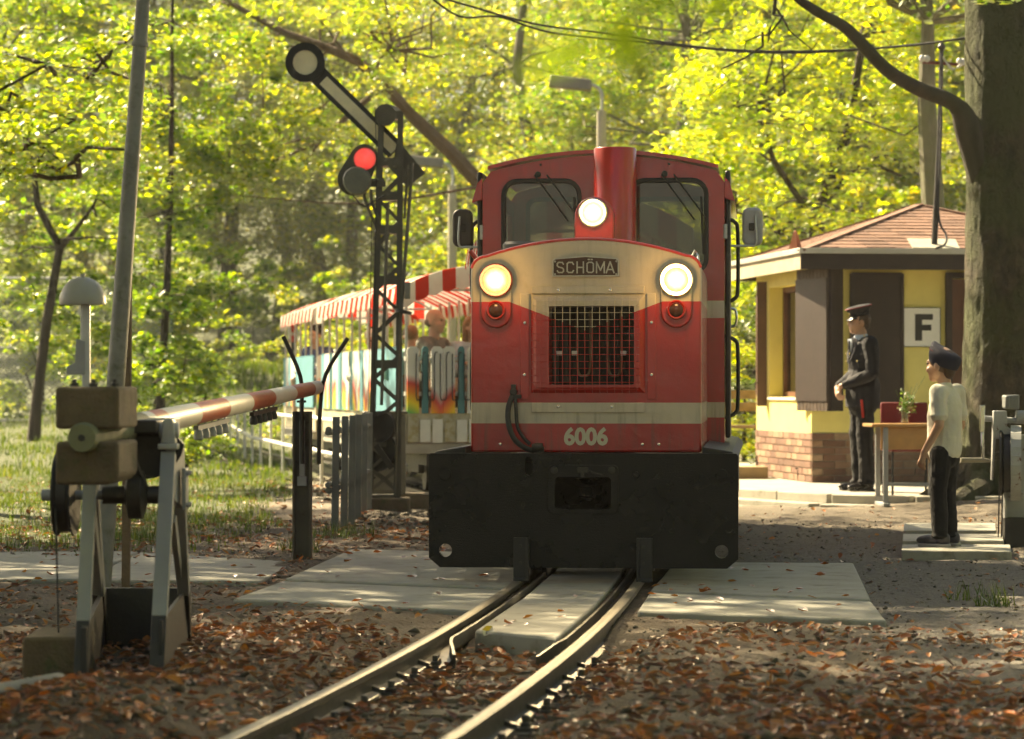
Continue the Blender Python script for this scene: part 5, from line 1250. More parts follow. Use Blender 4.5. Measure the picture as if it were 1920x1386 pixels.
for i in range(n):
    a = A + dv * ((i + .07) / n); b = A + dv * ((i + .93) / n); th = .022 + random.uniform(0, .010)
    q = [a - nrm * .01, b - nrm * .01, b + nrm * th, a + nrm * th]
    MB().hexa([v + Vector((0, 0, z0)) for v in q] + [v + Vector((0, 0, z1)) for v in q]).build('plank', m_shp, sho)
dv2 = (C_ - B); n2 = Vector((-dv2.y, dv2.x, 0)).normalized()
q = [B + dv2 * .02, B + dv2, B + dv2 - n2 * .03, B + dv2 * .02 - n2 * .03]
s2 = MB().hexa([v + Vector((0, 0, z0)) for v in q] + [v + Vector((0, 0, z1)) for v in q]).build('shutter_leaf', m_brown, hut)
MB().box((q[1] + q[0]) / 2 - n2 * -.008 + Vector((0, 0, 1.95)), (.05, .02, .10)).build('shutter_hinge', m_wood, s2)
for y in (2.10, 2.14): MB().box((-.04, y, 1.45), (.11, .028, 1.36 - (y - 2.1) * 6)).build('far_shutter', M('far_shutter_brown', (.10, .05, .03), .6), hut, bevel=.003)
MB().tube([(-.08, 2.09, 1.02), (-.12, 2.07, 1.03), (-.12, 2.07, .96)], .008, 6).build('shutter_catch', m_dsteel, hut)
# roof
EX = .33; e0, e1, f0, f1 = -EX + .10, W_ + EX, -EX - .16, D_ + EX
ap = Vector((W_ / 2, D_ / 2, 2.93)); zE = 2.345
m_shing = [M('red_shingle_%d' % i, c, .9, 0, .2, 14, .5, 120) for i, c in enumerate(((.19, .10, .065), (.23, .125, .085), (.155, .082, .055)))]
MB().add([(e0, f0, zE - .02), (e1, f0, zE - .02), (e1, f1, zE - .02), (e0, f1, zE - .02), ap - Vector((0, 0, .03))], [(0, 1, 4), (1, 2, 4), (2, 3, 4), (3, 0, 4), (3, 2, 1, 0)]).build('roof_deck', m_shing[2], hut)
rb = MB().box(((e0 + e1) / 2, (f0 + f1) / 2, 2.20 + .02), (e1 - e0 - .12, f1 - f0 - .12, .02)).build('soffit', M('soffit_cream', (.42, .37, .24), .7), hut)
for (c, s, mt) in ((((e0 + e1) / 2, f0 + .02, 2.245), (e1 - e0, .03, .16), m_brown), (((e0 + e1) / 2, f1 - .02, 2.245), (e1 - e0, .03, .16), m_brown), ((e0 + .02, (f0 + f1) / 2, 2.245), (.03, f1 - f0 - .06, .16), M('pale_fascia', (.42, .36, .24), .7)), ((e1 - .02, (f0 + f1) / 2, 2.245), (.03, f1 - f0 - .06, .16), m_brown)):
    MB().box(c, s).build('fascia', mt, hut, bevel=.003)
m_trim = M('zinc_eaves_trim', (.46, .45, .40), .5, .2, .15, 5, .1, 30)
for (c, s) in ((((e0 + e1) / 2, f0 - .004, 2.352), (e1 - e0 + .04, .03, .055)), ((e0 - .004, (f0 + f1) / 2, 2.352), (.03, f1 - f0 - .03, .055)), ((e1 + .004, (f0 + f1) / 2, 2.352), (.03, f1 - f0 - .03, .055)), (((e0 + e1) / 2, f1 + .004, 2.352), (e1 - e0 + .04, .03, .055))): MB().box(c, s).build('eaves_trim', m_trim, hut, bevel=.004)
def roof_face(p0, p1, name):
    p0 = Vector(p0); p1 = Vector(p1); mid = (p0 + p1) / 2; up = ap - mid; Ls = up.length; upn = up.normalized(); al = (p1 - p0).normalized(); nn = al.cross(upn)
    if nn.z < 0: nn = -nn
    rows = int(Ls / .125); half = (p1 - p0).length / 2
    for r_ in range(rows):
        t0 = r_ / rows; t1 = min((r_ + 1.25) / rows, 1); w0 = half * (1 - t0); u = -w0 + (0 if r_ % 2 else -.15)
        while u < w0:
            a, b = max(u + .003, -w0), min(u + .297, w0)
            if b - a > .03:
                s0 = mid + upn * (Ls * t0); s1 = mid + upn * (Ls * t1); w1 = half * (1 - t1)
                a1, b1 = max(a, -w1) if a < 0 else min(a, w1), min(b, w1) if b > 0 else max(b, -w1)
                if abs(b1 - a1) < .004: b1 = a1 + .004
                j = random.uniform(.010, .016)
                q = [s0 + al * a, s0 + al * b, s1 + al * b1, s1 + al * a1]
                MB().hexa([v + nn * .001 for v in q] + [q[0] + nn * j, q[1] + nn * j, q[2] + nn * .004, q[3] + nn * .004]).build('shingle', random.choice(m_shing), hut)
            u += .30
roof_face((e0, f0, zE), (e1, f0, zE), 'front'); roof_face((e0, f1, zE), (e0, f0, zE), 'left')
for c in ((e0, f0), (e1, f0), (e0, f1)): MB().bar(Vector((*c, zE + .012)), ap + Vector((0, 0, .012)), .09, .018).build('hip_strip', m_shing[1], hut)
MB().lathe([(.075, 0), (.06, .05), (.02, .19), (.004, .20)], 4, (e0 + .16, f0 + .9, 2.40), (0, 0, 1)).build('hip_finial', M('terracotta', (.42, .15, .07), .8), hut)
# supply mast on the roof
pm = P(1757, 462, 30.0); AO = Vector((pm.x, 30.0, pm.z)); am = empty('supply_mast', AO, 0, 'thin dark supply mast with insulators standing on the hut roof', 'mast')
MB(AO).hexa([P(1698, 446, 30.2), P(1790, 448, 30.25), P(1800, 468, 29.75), P(1712, 466, 29.7)] + [v + Vector((0, -.006, .012)) for v in (P(1698, 446, 30.2), P(1790, 448, 30.25), P(1800, 468, 29.75), P(1712, 466, 29.7))]).build('flashing', M('pale_flashing', (.36, .35, .28), .8), am)
tp = P(1766, 92, 30.0); MB(AO).tube([P(1752, 460, 29.9), P(1762, 260, 30), tp], [.032, .027, .022], 12).build('tube', m_dsteel, am, smooth=True)
MB(AO).lathe([(.035, 0), (.042, .03), (.02, .06)], 12, tp, (0, 0, 1)).build('cap', m_dsteel, am, smooth=True)
MB(AO).bar(P(1730, 116, 30), P(1810, 122, 30), .03, .03).build('cross_bar', M('rusty_red_bar', (.16, .03, .02), .6), am)
for px in (1730, 1738, 1800, 1808): MB(AO).lathe([(.02, 0), (.034, .02), (.034, .05), (.018, .07)], 10, P(px, 116 + (px - 1730) * .08, 30), (0, 0, 1)).build('insulator', m_white, am, smooth=True)
for a in ((1768, 105, 1800, 122), (1768, 108, 1808, 120)): MB(AO).tube(arc_pts([P(a[0], a[1], 29.95), P((a[0] + a[2]) / 2, a[3] + 8, 29.95), P(a[2], a[3], 29.95)]), .007, 6).build('drop_wire', m_white, am)
MB(AO).tube(arc_pts([P(1766, 100, 29.95), P(1764, 250, 29.95), P(1760, 400, 29.9), P(1774, 440, 29.8), P(1772, 458, 29.7), P(1755, 466, 29.65)], 5), .012, 6).build('lead_cable', m_rubber, am, smooth=True)

# ------------------------------------------------------------------ bench, concrete edge, stand-pipe
d = 33; b0 = P(1345, 800, d); BNO = Vector((b0.x, d, .066)); bn = empty('park_bench', BNO, 0, 'slatted wooden bench with curved iron legs left of the hut', 'bench')
for i, (dy, z) in enumerate(((-.20, b0.z), (-.06, b0.z), (.08, b0.z))): MB(BNO).box((b0.x + .28, d + dy, z), (.75, .11, .035)).build('seat_slat', m_wood, bn, bevel=.006)
for z in (b0.z + .22, b0.z + .36): MB(BNO).box((b0.x + .28, d + .20, z), (.75, .03, .10)).build('back_slat', m_wood, bn, bevel=.006)
for x in (b0.x + .05, b0.x + .52):
    MB(BNO).tube(arc_pts([(x - .02, d - .2, b0.z - .02), (x + .03, d - .22, b0.z - .2), (x - .03, d - .24, .08)], 5), .022, 6).build('leg', m_dsteel, bn, smooth=True); MB(BNO).tube(arc_pts([(x - .05, d - .2, b0.z - .12), (x + .10, d - .1, b0.z - .2), (x + .13, d + .18, .08)], 5), .02, 6).build('leg_brace', m_dsteel, bn, smooth=True); MB(BNO).tube([(x, d - .2, b0.z - .03), (x, d + .2, b0.z - .03), (x, d + .24, b0.z + .40)], .018, 6).build('back_support', m_dsteel, bn, smooth=True)
a = P(1385, 892, 31.5); mb = MB(a); mb.box((a.x + .02, 31.5, .13), (.55, .5, .13)); tag(mb.build('concrete_edging', M('ochre_concrete', (.30, .22, .12), .9), None, bevel=.01), 'ochre concrete edging block under the bench beside the hut', 'edging')
d = 29.85; a = G(1497, 902, .066); SPO = Vector((a.x, a.y, .066)); spn = empty('stand_pipe', SPO, 0, 'little rusty stand pipe by the brick base of the hut', 'pipe')
MB().tube(arc_pts([(0, 0, 0), (0, 0, .12), (.05, -.02, .14), (.07, -.02, .10)], 4), .012, 7).build('spout', M('rusty_iron', (.07, .035, .02), .8), spn, smooth=True)
MB().tube([(.0, 0, .12), (.06, 0, .27)], .006, 5).tube([(-.03, 0, .13), (.03, 0, .14)], .008, 6).build('handle', m_dsteel, spn, smooth=True)

# ------------------------------------------------------------------ desk, chair, vase
d = 26.2; TO_ = Vector((P(1700, 0, d).x, d, -.02)); tb = empty('school_desk', TO_, .04, 'light wooden school desk with grey steel legs beside the uniformed person', 'desk')
zt2 = .725
MB().box((-.01, .1, zt2), (.66, .52, .028)).build('desk_top', m_tblwood, tb, bevel=.006)
MB().box((.0, -.10, zt2 - .115), (.50, .018, .20)).build('front_panel', m_tblwood, tb, bevel=.003)
for x in (-.21, .27):
    for yq in (-.12, .30): MB().box((x, yq, .36), (.045, .03, .70)).build('leg', m_steel, tb, bevel=.006)
    MB().box((x, .09, .02), (.06, .56, .035)).build('foot', m_steel, tb, bevel=.008)
MB().box((.03, -.1, .20), (.44, .022, .03)).build('stretcher', m_steel, tb)
CHO = Vector((TO_.x + .10, 26.75, .066)); ch = empty('upholstered_chair', CHO, .1, 'wine-red upholstered chair pushed behind the school desk', 'chair')
MB().box((0, 0, .43), (.46, .42, .07)).build('seat', m_wine, ch, bevel=.025, seg=3); MB().box((0, .22, .74), (.44, .05, .20)).build('backrest', m_wine, ch, bevel=.02, seg=3)
for x in (-.20, .20):
    MB().tube([(x, -.18, 0), (x, -.18, .40)], .011, 8).build('leg', m_black, ch, smooth=True); MB().tube([(x, .20, 0), (x, .20, .45), (x, .25, .78)], .011, 8).build('leg', m_black, ch, smooth=True)
VO = Vector((P(1697, 790, 26.3).x, 26.32, -.02 + zt2 + .014)); va_ = empty('vase_of_greenery', VO, 0, 'glass vase with green sprigs and grass stalks on the desk', 'vase')
MB().lathe([(.030, 0), (.034, .01), (.030, .06), (.033, .11), (.031, .112), (.028, .06), (.028, .012)], 18).build('glass', glassmat('vase_glass', (.8, .85, .75), .2), va_, smooth=True)
m_sprig = leafmat('sprig_leaf', [(.06, .14, .02), (.10, .22, .03), (.14, .26, .04)], .5)
sv = []; 
for i in range(9):
    a = random.uniform(0, 6.28); r_ = random.uniform(.03, .10); h_ = random.uniform(.16, .30); e = Vector((r_ * math.cos(a), r_ * math.sin(a), h_))
    MB().tube(arc_pts([(0, 0, .02), (e.x * .3, e.y * .3, h_ * .5), e], 4), .0022, 4).build('stem', M('green_stem', (.08, .16, .04), .6) if i == 0 else bpy.data.materials['green_stem'], va_)
    for j in range(26): sv.append(e * random.uniform(.55, 1.05) + Vector((random.gauss(0, .022), random.gauss(0, .022), random.gauss(0, .022))))
for a in ((.06, .33), (.11, .36), (.18, .42), (-.08, .30)): MB().tube(arc_pts([(0, 0, .03), (a[0] * .4, 0, a[1] * .55), (a[0], 0, a[1])], 4), .0018, 4).build('grass_stalk', bpy.data.materials['green_stem'], va_)
pos = np.array([v[:] for v in sv]); n = len(pos); Vv, Tt = scatter_mesh(LFV * np.array([1, 1, .3]), LFF, pos, rot_mats(n, .9), np.full((n, 3), .034) * rng.uniform(.6, 1.2, (n, 1))); raw_mesh('leaves', Vv, Tt, m_sprig, va_)

# ------------------------------------------------------------------ concrete planks under the boy, winch at right edge
for i, (y0, y1) in enumerate(((1030, 1018), (1017, 1003), (1002, 987))):
    q = [gxy(1690 + 2 * i, y0, .02), gxy(1896 - 14 * i, y0 + (2 if i == 0 else 0), .02), gxy(1894 - 14 * i, y1 + .6, .02), gxy(1691 + 2 * i, y1 + .6, .02)]
    o = slab(q, .012 + .018 * i, .12, m_slab, None, Vector((q[0][0], q[0][1], 0)), 'concrete_plank', .006)
    tag(o, ['nearest of the pale concrete planks at the feet of the child', 'middle one of the pale concrete planks behind the child', 'farthest of the pale concrete planks, towards the beech'][i], 'plank', 'concrete planks by the winch')
WD = 20.0; WO = Vector((P(1900, 0, WD).x, WD, -.03)); wi = empty('barrier_winch', WO, 0, 'worn grey hand winch with wheel, crank and wires at right edge', 'winch')
def wpt(px, py, dd=0): return P(px, py, WD + dd)
m_wg = M('chipped_grey_paint', (.34, .35, .33), .5, 0, .15, 7, .15, 40, col2=(.13, .06, .035), thr=(.58, .66))
a, b = wpt(1906, 815), wpt(1906, 1025); MB(WO).box(((a.x), WD + .03, (a.z + -.05) / 2), (.17, .02, a.z + .05)).box((a.x - .085, WD - .02, (a.z - .05) / 2), (.016, .12, a.z + .05)).build('standard', m_wg, wi, bevel=.004)
MB(WO).box((a.x, WD - .01, .03), (.19, .16, .26)).build('standard_foot', m_legb, wi, bevel=.004)
c = wpt(1888, 868, -.12); MB(WO).lathe([(.05, -.05), (.20, -.045), (.225, -.05), (.225, -.035), (.20, -.02), (.20, .02), (.225, .035), (.225, .05), (.20, .045), (.05, .05)], 34, c, (.985, -.17, 0)).build('rope_wheel', m_dsteel, wi, smooth=True)
gq = MB(WO)
for i in range(14):
    t0, t1 = R(95 - 14 * i), R(95 - 14 * (i + 1)); ax = Vector((.985, -.17, 0)); u = Vector((.17, .985, 0)); z = Vector((0, 0, 1))
    q0 = c + (u * math.cos(t0) * -1 + z * math.sin(t0)) * .25; q1 = c + (u * math.cos(t1) * -1 + z * math.sin(t1)) * .25
    gq.bar(q0 + ax * .06, q1 + ax * .06, .012, .07, up=ax)
gq.build('wheel_guard', m_wg, wi)
MB(WO).prism([(q.x, q.z) for q in (wpt(1856, 770), wpt(1880, 770), wpt(1882, 800), wpt(1904, 812), wpt(1904, 826), wpt(1860, 822), wpt(1855, 900), wpt(1852, 900))], WD - .16, WD - .10).build('bearing_bracket', m_wg, wi, bevel=.006)
MB(WO).prism([(q.x, q.z) for q in (wpt(1877, 741), wpt(1906, 740), wpt(1906, 768), wpt(1878, 766))], WD - .12, WD - .02).box(wpt(1888, 754, -.15), (.03, .06, .085)).build('brake_block', M('brake_grey', (.16, .17, .16), .5), wi, bevel=.01)
MB(WO).tube([wpt(1846, 785, -.1), wpt(1925, 790, -.1)], .020, 10).tube([wpt(1905, 782, -.1), wpt(1935, 782, -.1)], .045, 12).build('shaft', m_steel, wi, smooth=True)
MB(WO).bar(wpt(1842, 760, -.16), wpt(1841, 810, -.16), .034, .02, up=(0, 1, 0)).tube([wpt(1842, 810, -.16), wpt(1842, 864, -.16)], .012, 8).build('crank_arm', m_chrome, wi, bevel=.006)
MB(WO).tube([wpt(1800, 863, -.22), wpt(1842, 863, -.16), wpt(1856, 864, -.14)], [.017, .017, .010], 10).build('crank_handle', M('worn_handle', (.30, .27, .20), .6), wi, smooth=True)
MB(WO).box(wpt(1900, 927, -.05), (.13, .03, .055)).build('cross_strap', m_wg, wi, bevel=.006)
for px in (1874, 1880): MB(WO).tube([wpt(px, 900, -.1), wpt(px - 3, 1022, -.1)], .005, 5).build('pull_wire', m_black, wi)
for x0, y0 in ((1893, 910), (1912, 915)): MB(WO).lathe([(.012, 0), (.010, .012)], 6, wpt(x0, 922, -.07), (0, -1, 0)).build('bolt', m_wg, wi)

# overhead cables
OC = P(1300, 80, 27)
for i, pts in enumerate((((760, -22, 27), (860, 5, 27), (1000, 44, 27), (1140, 63, 27), (1330, 90, 27), (1500, 96, 27), (1700, 86, 27), (1815, 70, 27)), ((790, -20, 27.1), (860, 30, 27.1), (935, 31, 27.1), (1040, 62, 27.1), (1240, 82, 27.1), (1420, 98, 27.1), (1600, 94, 27.1), (1815, 72, 27.1)))):
    mb = MB(OC); mb.tube(arc_pts([P(*q) for q in pts], 5), .010, 6); tag(mb.build('overhead_cable', m_rubber, None, smooth=True), ['taut upper black cable crossing overhead to the beech trunk', 'slacker lower black cable crossing overhead to the beech trunk'][i], 'cable', 'overhead cables')
# ------------------------------------------------------------------ trees
LV = np.array([(-.5, 0, 0), (-.05, .30, .07), (.5, 0, -.05), (-.05, -.30, .07)]); LT = np.array([(0, 3, 2), (0, 2, 1)])
m_lgreen = leafmat('bright_green_leaf', [(.05, .13, .012), (.10, .21, .016), (.18, .29, .020), (.28, .37, .024), (.40, .42, .03)], .66, 1.7, .4, .5)  # mid green to yellow-green leaf tones
m_lyell = leafmat('yellowing_leaf', [(.09, .18, .015), (.17, .27, .02), (.26, .35, .025), (.37, .40, .03), (.47, .38, .03)], .66, 1.7, .4, .45)
m_lmaple = leafmat('bright_maple_leaf', [(.14, .25, .015), (.22, .34, .018), (.31, .40, .022), (.38, .43, .03), (.46, .42, .03)], .68, 1.75, .4, .35)
m_ldark = leafmat('deep_green_leaf', [(.025, .06, .010), (.05, .10, .012), (.09, .15, .016), (.15, .20, .02)], .50, 1.15, .4, .5)
m_lfar = leafmat('haze_paled_leaf', [(.09, .15, .04), (.16, .24, .05), (.25, .32, .07), (.33, .37, .09), (.44, .40, .11)], .66, 1.8, .45, .8)  # leaf colours paled to imitate haze over the distant trees
def leaf_cloud(cl, rad, per, size, flat=.45, tilt=.55, r=rng):
    """clumps cl (k,3) with radii rad (k,), per leaves each"""
    k = len(cl); c = np.repeat(cl, per, 0); rr = np.repeat(rad, per)
    n = len(c); p = r.normal(0, 1, (n, 3)); p /= np.linalg.norm(p, axis=1)[:, None]; p *= (r.uniform(0, 1, n) ** .45)[:, None]
    droop = -(p[:, 0] ** 2 + p[:, 1] ** 2) * .25
    pos = c + p * rr[:, None] * np.array([1, 1, flat]); pos[:, 2] += droop * rr
    s = size * r.uniform(.45, 1.4, n)
    return scatter_mesh(LV, LT, pos, rot_mats(n, tilt, r), np.stack([s, s * r.uniform(.8, 1.25, n), s], -1))
def limb_mesh(limbs, off, n=9):
    mb = MB(off)
    for pts, rs in limbs: mb.tube(pts, rs, n)
    return mb
def wiggle(a, b, k=4, amp=.1):
    a = Vector(a); b = Vector(b); L = (b - a).length
    return [a] + [a + (b - a) * (i / k) + Vector((random.gauss(0, 1), random.gauss(0, 1), random.gauss(0, .7))) * amp * L * .25 for i in range(1, k)] + [b]
def make_tree(loc, h, crown_c, crown_r, ncl, per, leaf, m_leaf, m_bk, label, group=None, trunk=None, tr=.16, clr=(.5, 1.0), shell=.35, limbs=None, name='tree', flat=.45, clumps=None, nbr=26, cat='tree'):
    """loc base; trunk: list of world points; crown: ellipsoid filled with leaf clumps"""
    L = Vector(loc); t = empty(name, L, 0, label, cat, group)
    cc = L + Vector(crown_c)
    if clumps is None:
        p = rng.normal(0, 1, (ncl, 3)); p /= np.linalg.norm(p, axis=1)[:, None]; p *= (shell + (1 - shell) * rng.uniform(0, 1, ncl) ** .5)[:, None]
        cl = np.array(cc[:]) + p * np.array(crown_r); cr = rng.uniform(clr[0], clr[1], ncl)
    else:
        cl = np.array([c[0][:] for c in clumps]); cr = np.array([c[1] for c in clumps])
    if trunk is None:
        top = L + Vector((random.uniform(-.3, .3), random.uniform(-.3, .3), h)); trunk = wiggle(L - Vector((0, 0, .3)), top, 6, .06)
    k = len(trunk); rs = [tr * (1 - .8 * (i / (k - 1)) ** 1.1) for i in range(k)]; rs[0] = tr * 1.25
    lm = [(trunk, rs)] + (limbs or [])
    idx = rng.permutation(len(cl))[:nbr]
    anchors = [p for pts, _ in lm for p in pts[1:]]
    for i in idx:
        c = Vector(cl[i]); low = [a for a in anchors if a.z < c.z + .3] or anchors
        a = min(low, key=lambda q: (q - c).length); dist = (a - c).length
        lm.append((wiggle(a, c, 4, .35), [max(.012, tr * .22 * min(1, dist / 2.5)), tr * .15, tr * .11, tr * .08, .006]))
    o = limb_mesh(lm, L, 8).build('trunk', m_bk, t, smooth=True)
    V, T = leaf_cloud(cl, cr, per, leaf, flat); raw_mesh('crown', V - np.array(L[:]), T, m_leaf, t)
    return t
def at_g(px, d): x = (px - 960) * d / F; return Vector((x, d, float(hz(x, d))))

# beech at the right: thick mossy trunk, one big limb reaching left
BD = 27.0; B0 = Vector(((1886 - 960) * BD / F, BD, .02)); beech = empty('beech_tree', B0, 0, 'huge mossy beech trunk at the right edge with limb reaching left', 'tree')
def beech_trunk():
    from mathutils import noise as mn
    rows = 150; n = 110; V = []; top = 9.0
    for i in range(rows):
        z = -.25 + (top + .25) * (i / (rows - 1)) ** 1.35; r = .435 - .018 * z + .22 * math.exp(-max(z, 0) / .16)
        for j in range(n):
            a = 2 * math.pi * j / n; fl = 1 + .16 * math.exp(-max(z, 0) / .25) * math.sin(a * 5 + 1) + .02 * math.sin(a * 3 + z * .9) + .012 * math.sin(a * 7 - z * 2.1)
            fl += .035 * mn.noise((math.cos(a) * 2.2, math.sin(a) * 2.2, z * 1.1)) + .028 * mn.noise((math.cos(a) * 7, math.sin(a) * 7, z * 4)) + .020 * abs(mn.noise((math.cos(a) * 16, math.sin(a) * 16, z * 9)))
            V.append((r * fl * math.cos(a) + .02 * math.sin(z * .8), r * fl * math.sin(a), z))
    Fc = [(i * n + j, i * n + (j + 1) % n, (i + 1) * n + (j + 1) % n, (i + 1) * n + j) for i in range(rows - 1) for j in range(n)]
    return MB().add(V, Fc).build('trunk', m_beech, beech, smooth=True)
beech_trunk()
m_beechl = barkmat('dark_beech_limb_bark', (.03, .024, .018), (.085, .068, .048), (.05, .05, .022), .8, .6)
lp = [P(1850, 330, 26.9), P(1815, 240, 26.8), P(1790, 195, 26.7), P(1720, 165, 26.5), P(1660, 128, 26.3), P(1590, 55, 26.1), P(1530, 20, 26.0), P(1480, -20, 25.9), P(1380, -140, 25.7)]
MB(B0).tube(arc_pts(lp, 4), [.18 - .105 * i / 8 if i < 8 else .075 - .045 * (i - 8) / 24 for i in range(33)], 12).build('limb', m_beechl, beech, smooth=True)
for a, b, r in ((P(1470, -40, 25.9), P(1440, 80, 25.7), .02), (P(1450, 10, 25.8), P(1520, 90, 25.6), .012), (P(1445, 50, 25.7), P(1380, 100, 25.6), .010), (P(1430, 60, 25.7), P(1330, 180, 25.5), .012)): MB(B0).tube(wiggle(a, b, 5, .35), [r, r, r * .8, r * .6, r * .5, .004], 6).build('twig', m_beechl, beech, smooth=True)
for x, y, a, l in ((-.75, -.35, 2.7, .75), (-.55, -.85, 2.2, .8), (.1, -.7, 1.5, .5)):
    MB().tube(arc_pts([(-.25, -.1, .25), (x * .55, y * .55, .12), (x, y, .02), (x * 1.35, y * 1.3, -.10)], 4), [.16, .15, .14, .13, .125, .12, .11, .10, .09, .07, .05, .04, .03], 8).build('root', m_beech, beech, smooth=True)
# its crown hangs above the frame; extra clumps added to shade the crossing and child
hi_cl = np.stack([rng.uniform(-6.5, 8, 80), rng.uniform(15, 32, 80), rng.uniform(6.4, 9.8, 80)], -1)
V, T = leaf_cloud(np.concatenate([hi_cl, np.stack([rng.uniform(-6.5, .5, 34), rng.uniform(27, 32.4, 34), rng.uniform(6.5, 9, 34)], -1), np.stack([rng.uniform(-4.5, 0, 22), rng.uniform(21.5, 27, 22), rng.uniform(6.0, 9, 22)], -1)]), rng.uniform(.7, 1.2, 136), 130, .11, .35); raw_mesh('crown', V - np.array(B0[:]), T, m_ldark, beech)
# a spray of its leaves at the upper right corner
cl_ = np.array([P(1850, -2, 26)[:], P(1890, -8, 26)[:], P(1820, -14, 25.9)[:]]); V, T = leaf_cloud(cl_, np.array([.12, .14, .12]), 14, .10, .5); raw_mesh('leaf_spray', V - np.array(B0[:]), T, m_lgreen, beech)

# smooth pale trunk between hut and beech
b = at_g(1748, 37); make_tree(b, 9, (0.2, 0, 7.4), (2.6, 2.4, 2.0), 40, 120, .11, m_lgreen, m_barkg, 'smooth pale green-grey trunk rising behind the hut beside the mast', trunk=[b - Vector((0, 0, .3)), P(1752, 420, 37), P(1738, 200, 37), P(1740, 40, 37), P(1735, -200, 37)], tr=.19, name='beech_tree')
# bright maple right of the cab
b = at_g(1500, 41); tk = [b - Vector((0, 0, .3)), P(1515, 520, 41), P(1540, 380, 41), P(1590, 250, 41), P(1620, 60, 41), P(1650, -120, 41)]
cl_ = []
for i in range(150):
    px = random.uniform(1260, 1800); lo = 470 - max(0, (1330 - px)) * .6 - max(0, px - 1650) * .4; py = random.uniform(-60, lo) if px > 1350 else random.uniform(90, 420)
    cl_.append((P(px, py, random.uniform(37.5, 43)), random.uniform(.30, .62)))
for i in range(22): cl_.append((P(random.uniform(1365, 1500), random.uniform(450, 560), random.uniform(38, 42)), random.uniform(.3, .5)))
make_tree(b, 0, (0, 0, 0), (1, 1, 1), 0, 120, .115, m_lmaple, m_bark, 'bright yellow-green maple filling the space between cab and beech', trunk=tk, tr=.13, clumps=cl_, name='maple_tree', nbr=45, limbs=[([P(1530, 420, 41), P(1450, 300, 40), P(1420, 200, 39.5)], [.05, .04, .02]), ([P(1545, 380, 41), P(1620, 300, 41), P(1690, 330, 40.5)], [.05, .04, .02]), ([P(1520, 480, 41), P(1440, 420, 40), P(1380, 400, 39.5)], [.045, .03, .015])])
# leaning tree whose trunk climbs to the upper left behind the signal
b = at_g(1130, 47); tk = [b - Vector((0, 0, .3)), P(1060, 560, 47), P(980, 440, 47), P(905, 350, 47), P(845, 285, 47), P(770, 215, 47), P(725, 165, 47), P(672, 115, 47), P(600, 85, 47), P(530, 60, 47), P(440, 10, 47), P(330, -60, 47)]
cl_ = [(P(random.uniform(380, 720), random.uniform(-40, 330), random.uniform(44, 50)), random.uniform(.28, .6)) for _ in range(95)] + [(P(random.gauss(470, 60), random.gauss(300, 50), random.uniform(44, 48)), random.uniform(.25, .5)) for _ in range(34)] + [(P(random.uniform(680, 900), random.uniform(-60, 120), random.uniform(45, 50)), random.uniform(.3, .6)) for _ in range(30)]
make_tree(b, 0, (0, 0, 0), (1, 1, 1), 0, 105, .105, m_lyell, barkmat('warm_brown_bark', (.06, .035, .022), (.17, .10, .065), (.12, .08, .05), 1.0), 'leaning tree whose thick branch slants up left behind the signal arm', trunk=tk, tr=.155, clumps=cl_, name='leaning_tree', nbr=40, limbs=[([P(720, 160, 47), P(660, 210, 46.8), P(600, 265, 46.5), P(578, 295, 46.4)], [.06, .05, .04, .02]), ([P(600, 265, 46.5), P(520, 300, 46.2), P(450, 320, 46)], [.035, .025, .01]), ([P(700, 145, 47), P(712, 110, 47), P(730, 95, 47)], [.04, .025, .01])])
# slender trees at the left
b = Vector((P(62, 0, 46).x, 46, .22)); tk = [b - Vector((0, 0, .2)), P(68, 760, 46), P(88, 600, 46), P(112, 465, 46), P(70, 385, 46), P(62, 310, 46), P(30, 230, 46), P(-10, 130, 46)]
cl_ = [(P(random.uniform(-40, 260), random.uniform(240, 470), random.uniform(46.4, 50)), random.uniform(.22, .5)) for _ in range(60)] + [(P(random.uniform(-30, 200), random.uniform(520, 690), random.uniform(46.3, 49)), random.uniform(.2, .42)) for _ in range(26)] + [(P(random.uniform(0, 260), random.uniform(-30, 110), random.uniform(43, 48)), random.uniform(.3, .5)) for _ in range(30)]
make_tree(b, 0, (0, 0, 0), (1, 1, 1), 0, 110, .125, m_lgreen, m_bark, 'crooked dark slender tree forking at far left', trunk=tk, tr=.098, clumps=cl_, name='young_oak_tree', nbr=30, limbs=[([P(110, 470, 46), P(150, 420, 46), P(175, 385, 46), P(190, 345, 46)], [.05, .035, .025, .01]), ([P(112, 450, 46), P(170, 445, 45.8), P(250, 450, 45.6)], [.03, .02, .01])])
b = Vector((P(298, 0, 44).x, 44, .2)); tk = [b - Vector((0, 0, .2)), P(302, 720, 44), P(312, 560, 44), P(318, 400, 44), P(322, 200, 44), P(322, 40, 44), P(326, -120, 44)]
cl_ = [(P(random.gauss(330, 75), random.uniform(20, 560), random.uniform(43.6, 47.5)), random.uniform(.22, .46)) for _ in range(85)] + [(P(random.uniform(230, 400), random.uniform(540, 730), random.uniform(42, 45)), random.uniform(.2, .38)) for _ in range(34)]
make_tree(b, 0, (0, 0, 0), (1, 1, 1), 0, 105, .12, m_lgreen, m_bark, 'straight thin-stemmed tree just right of the leaning pole', trunk=tk, tr=.075, clumps=cl_, name='young_oak_tree', nbr=40)
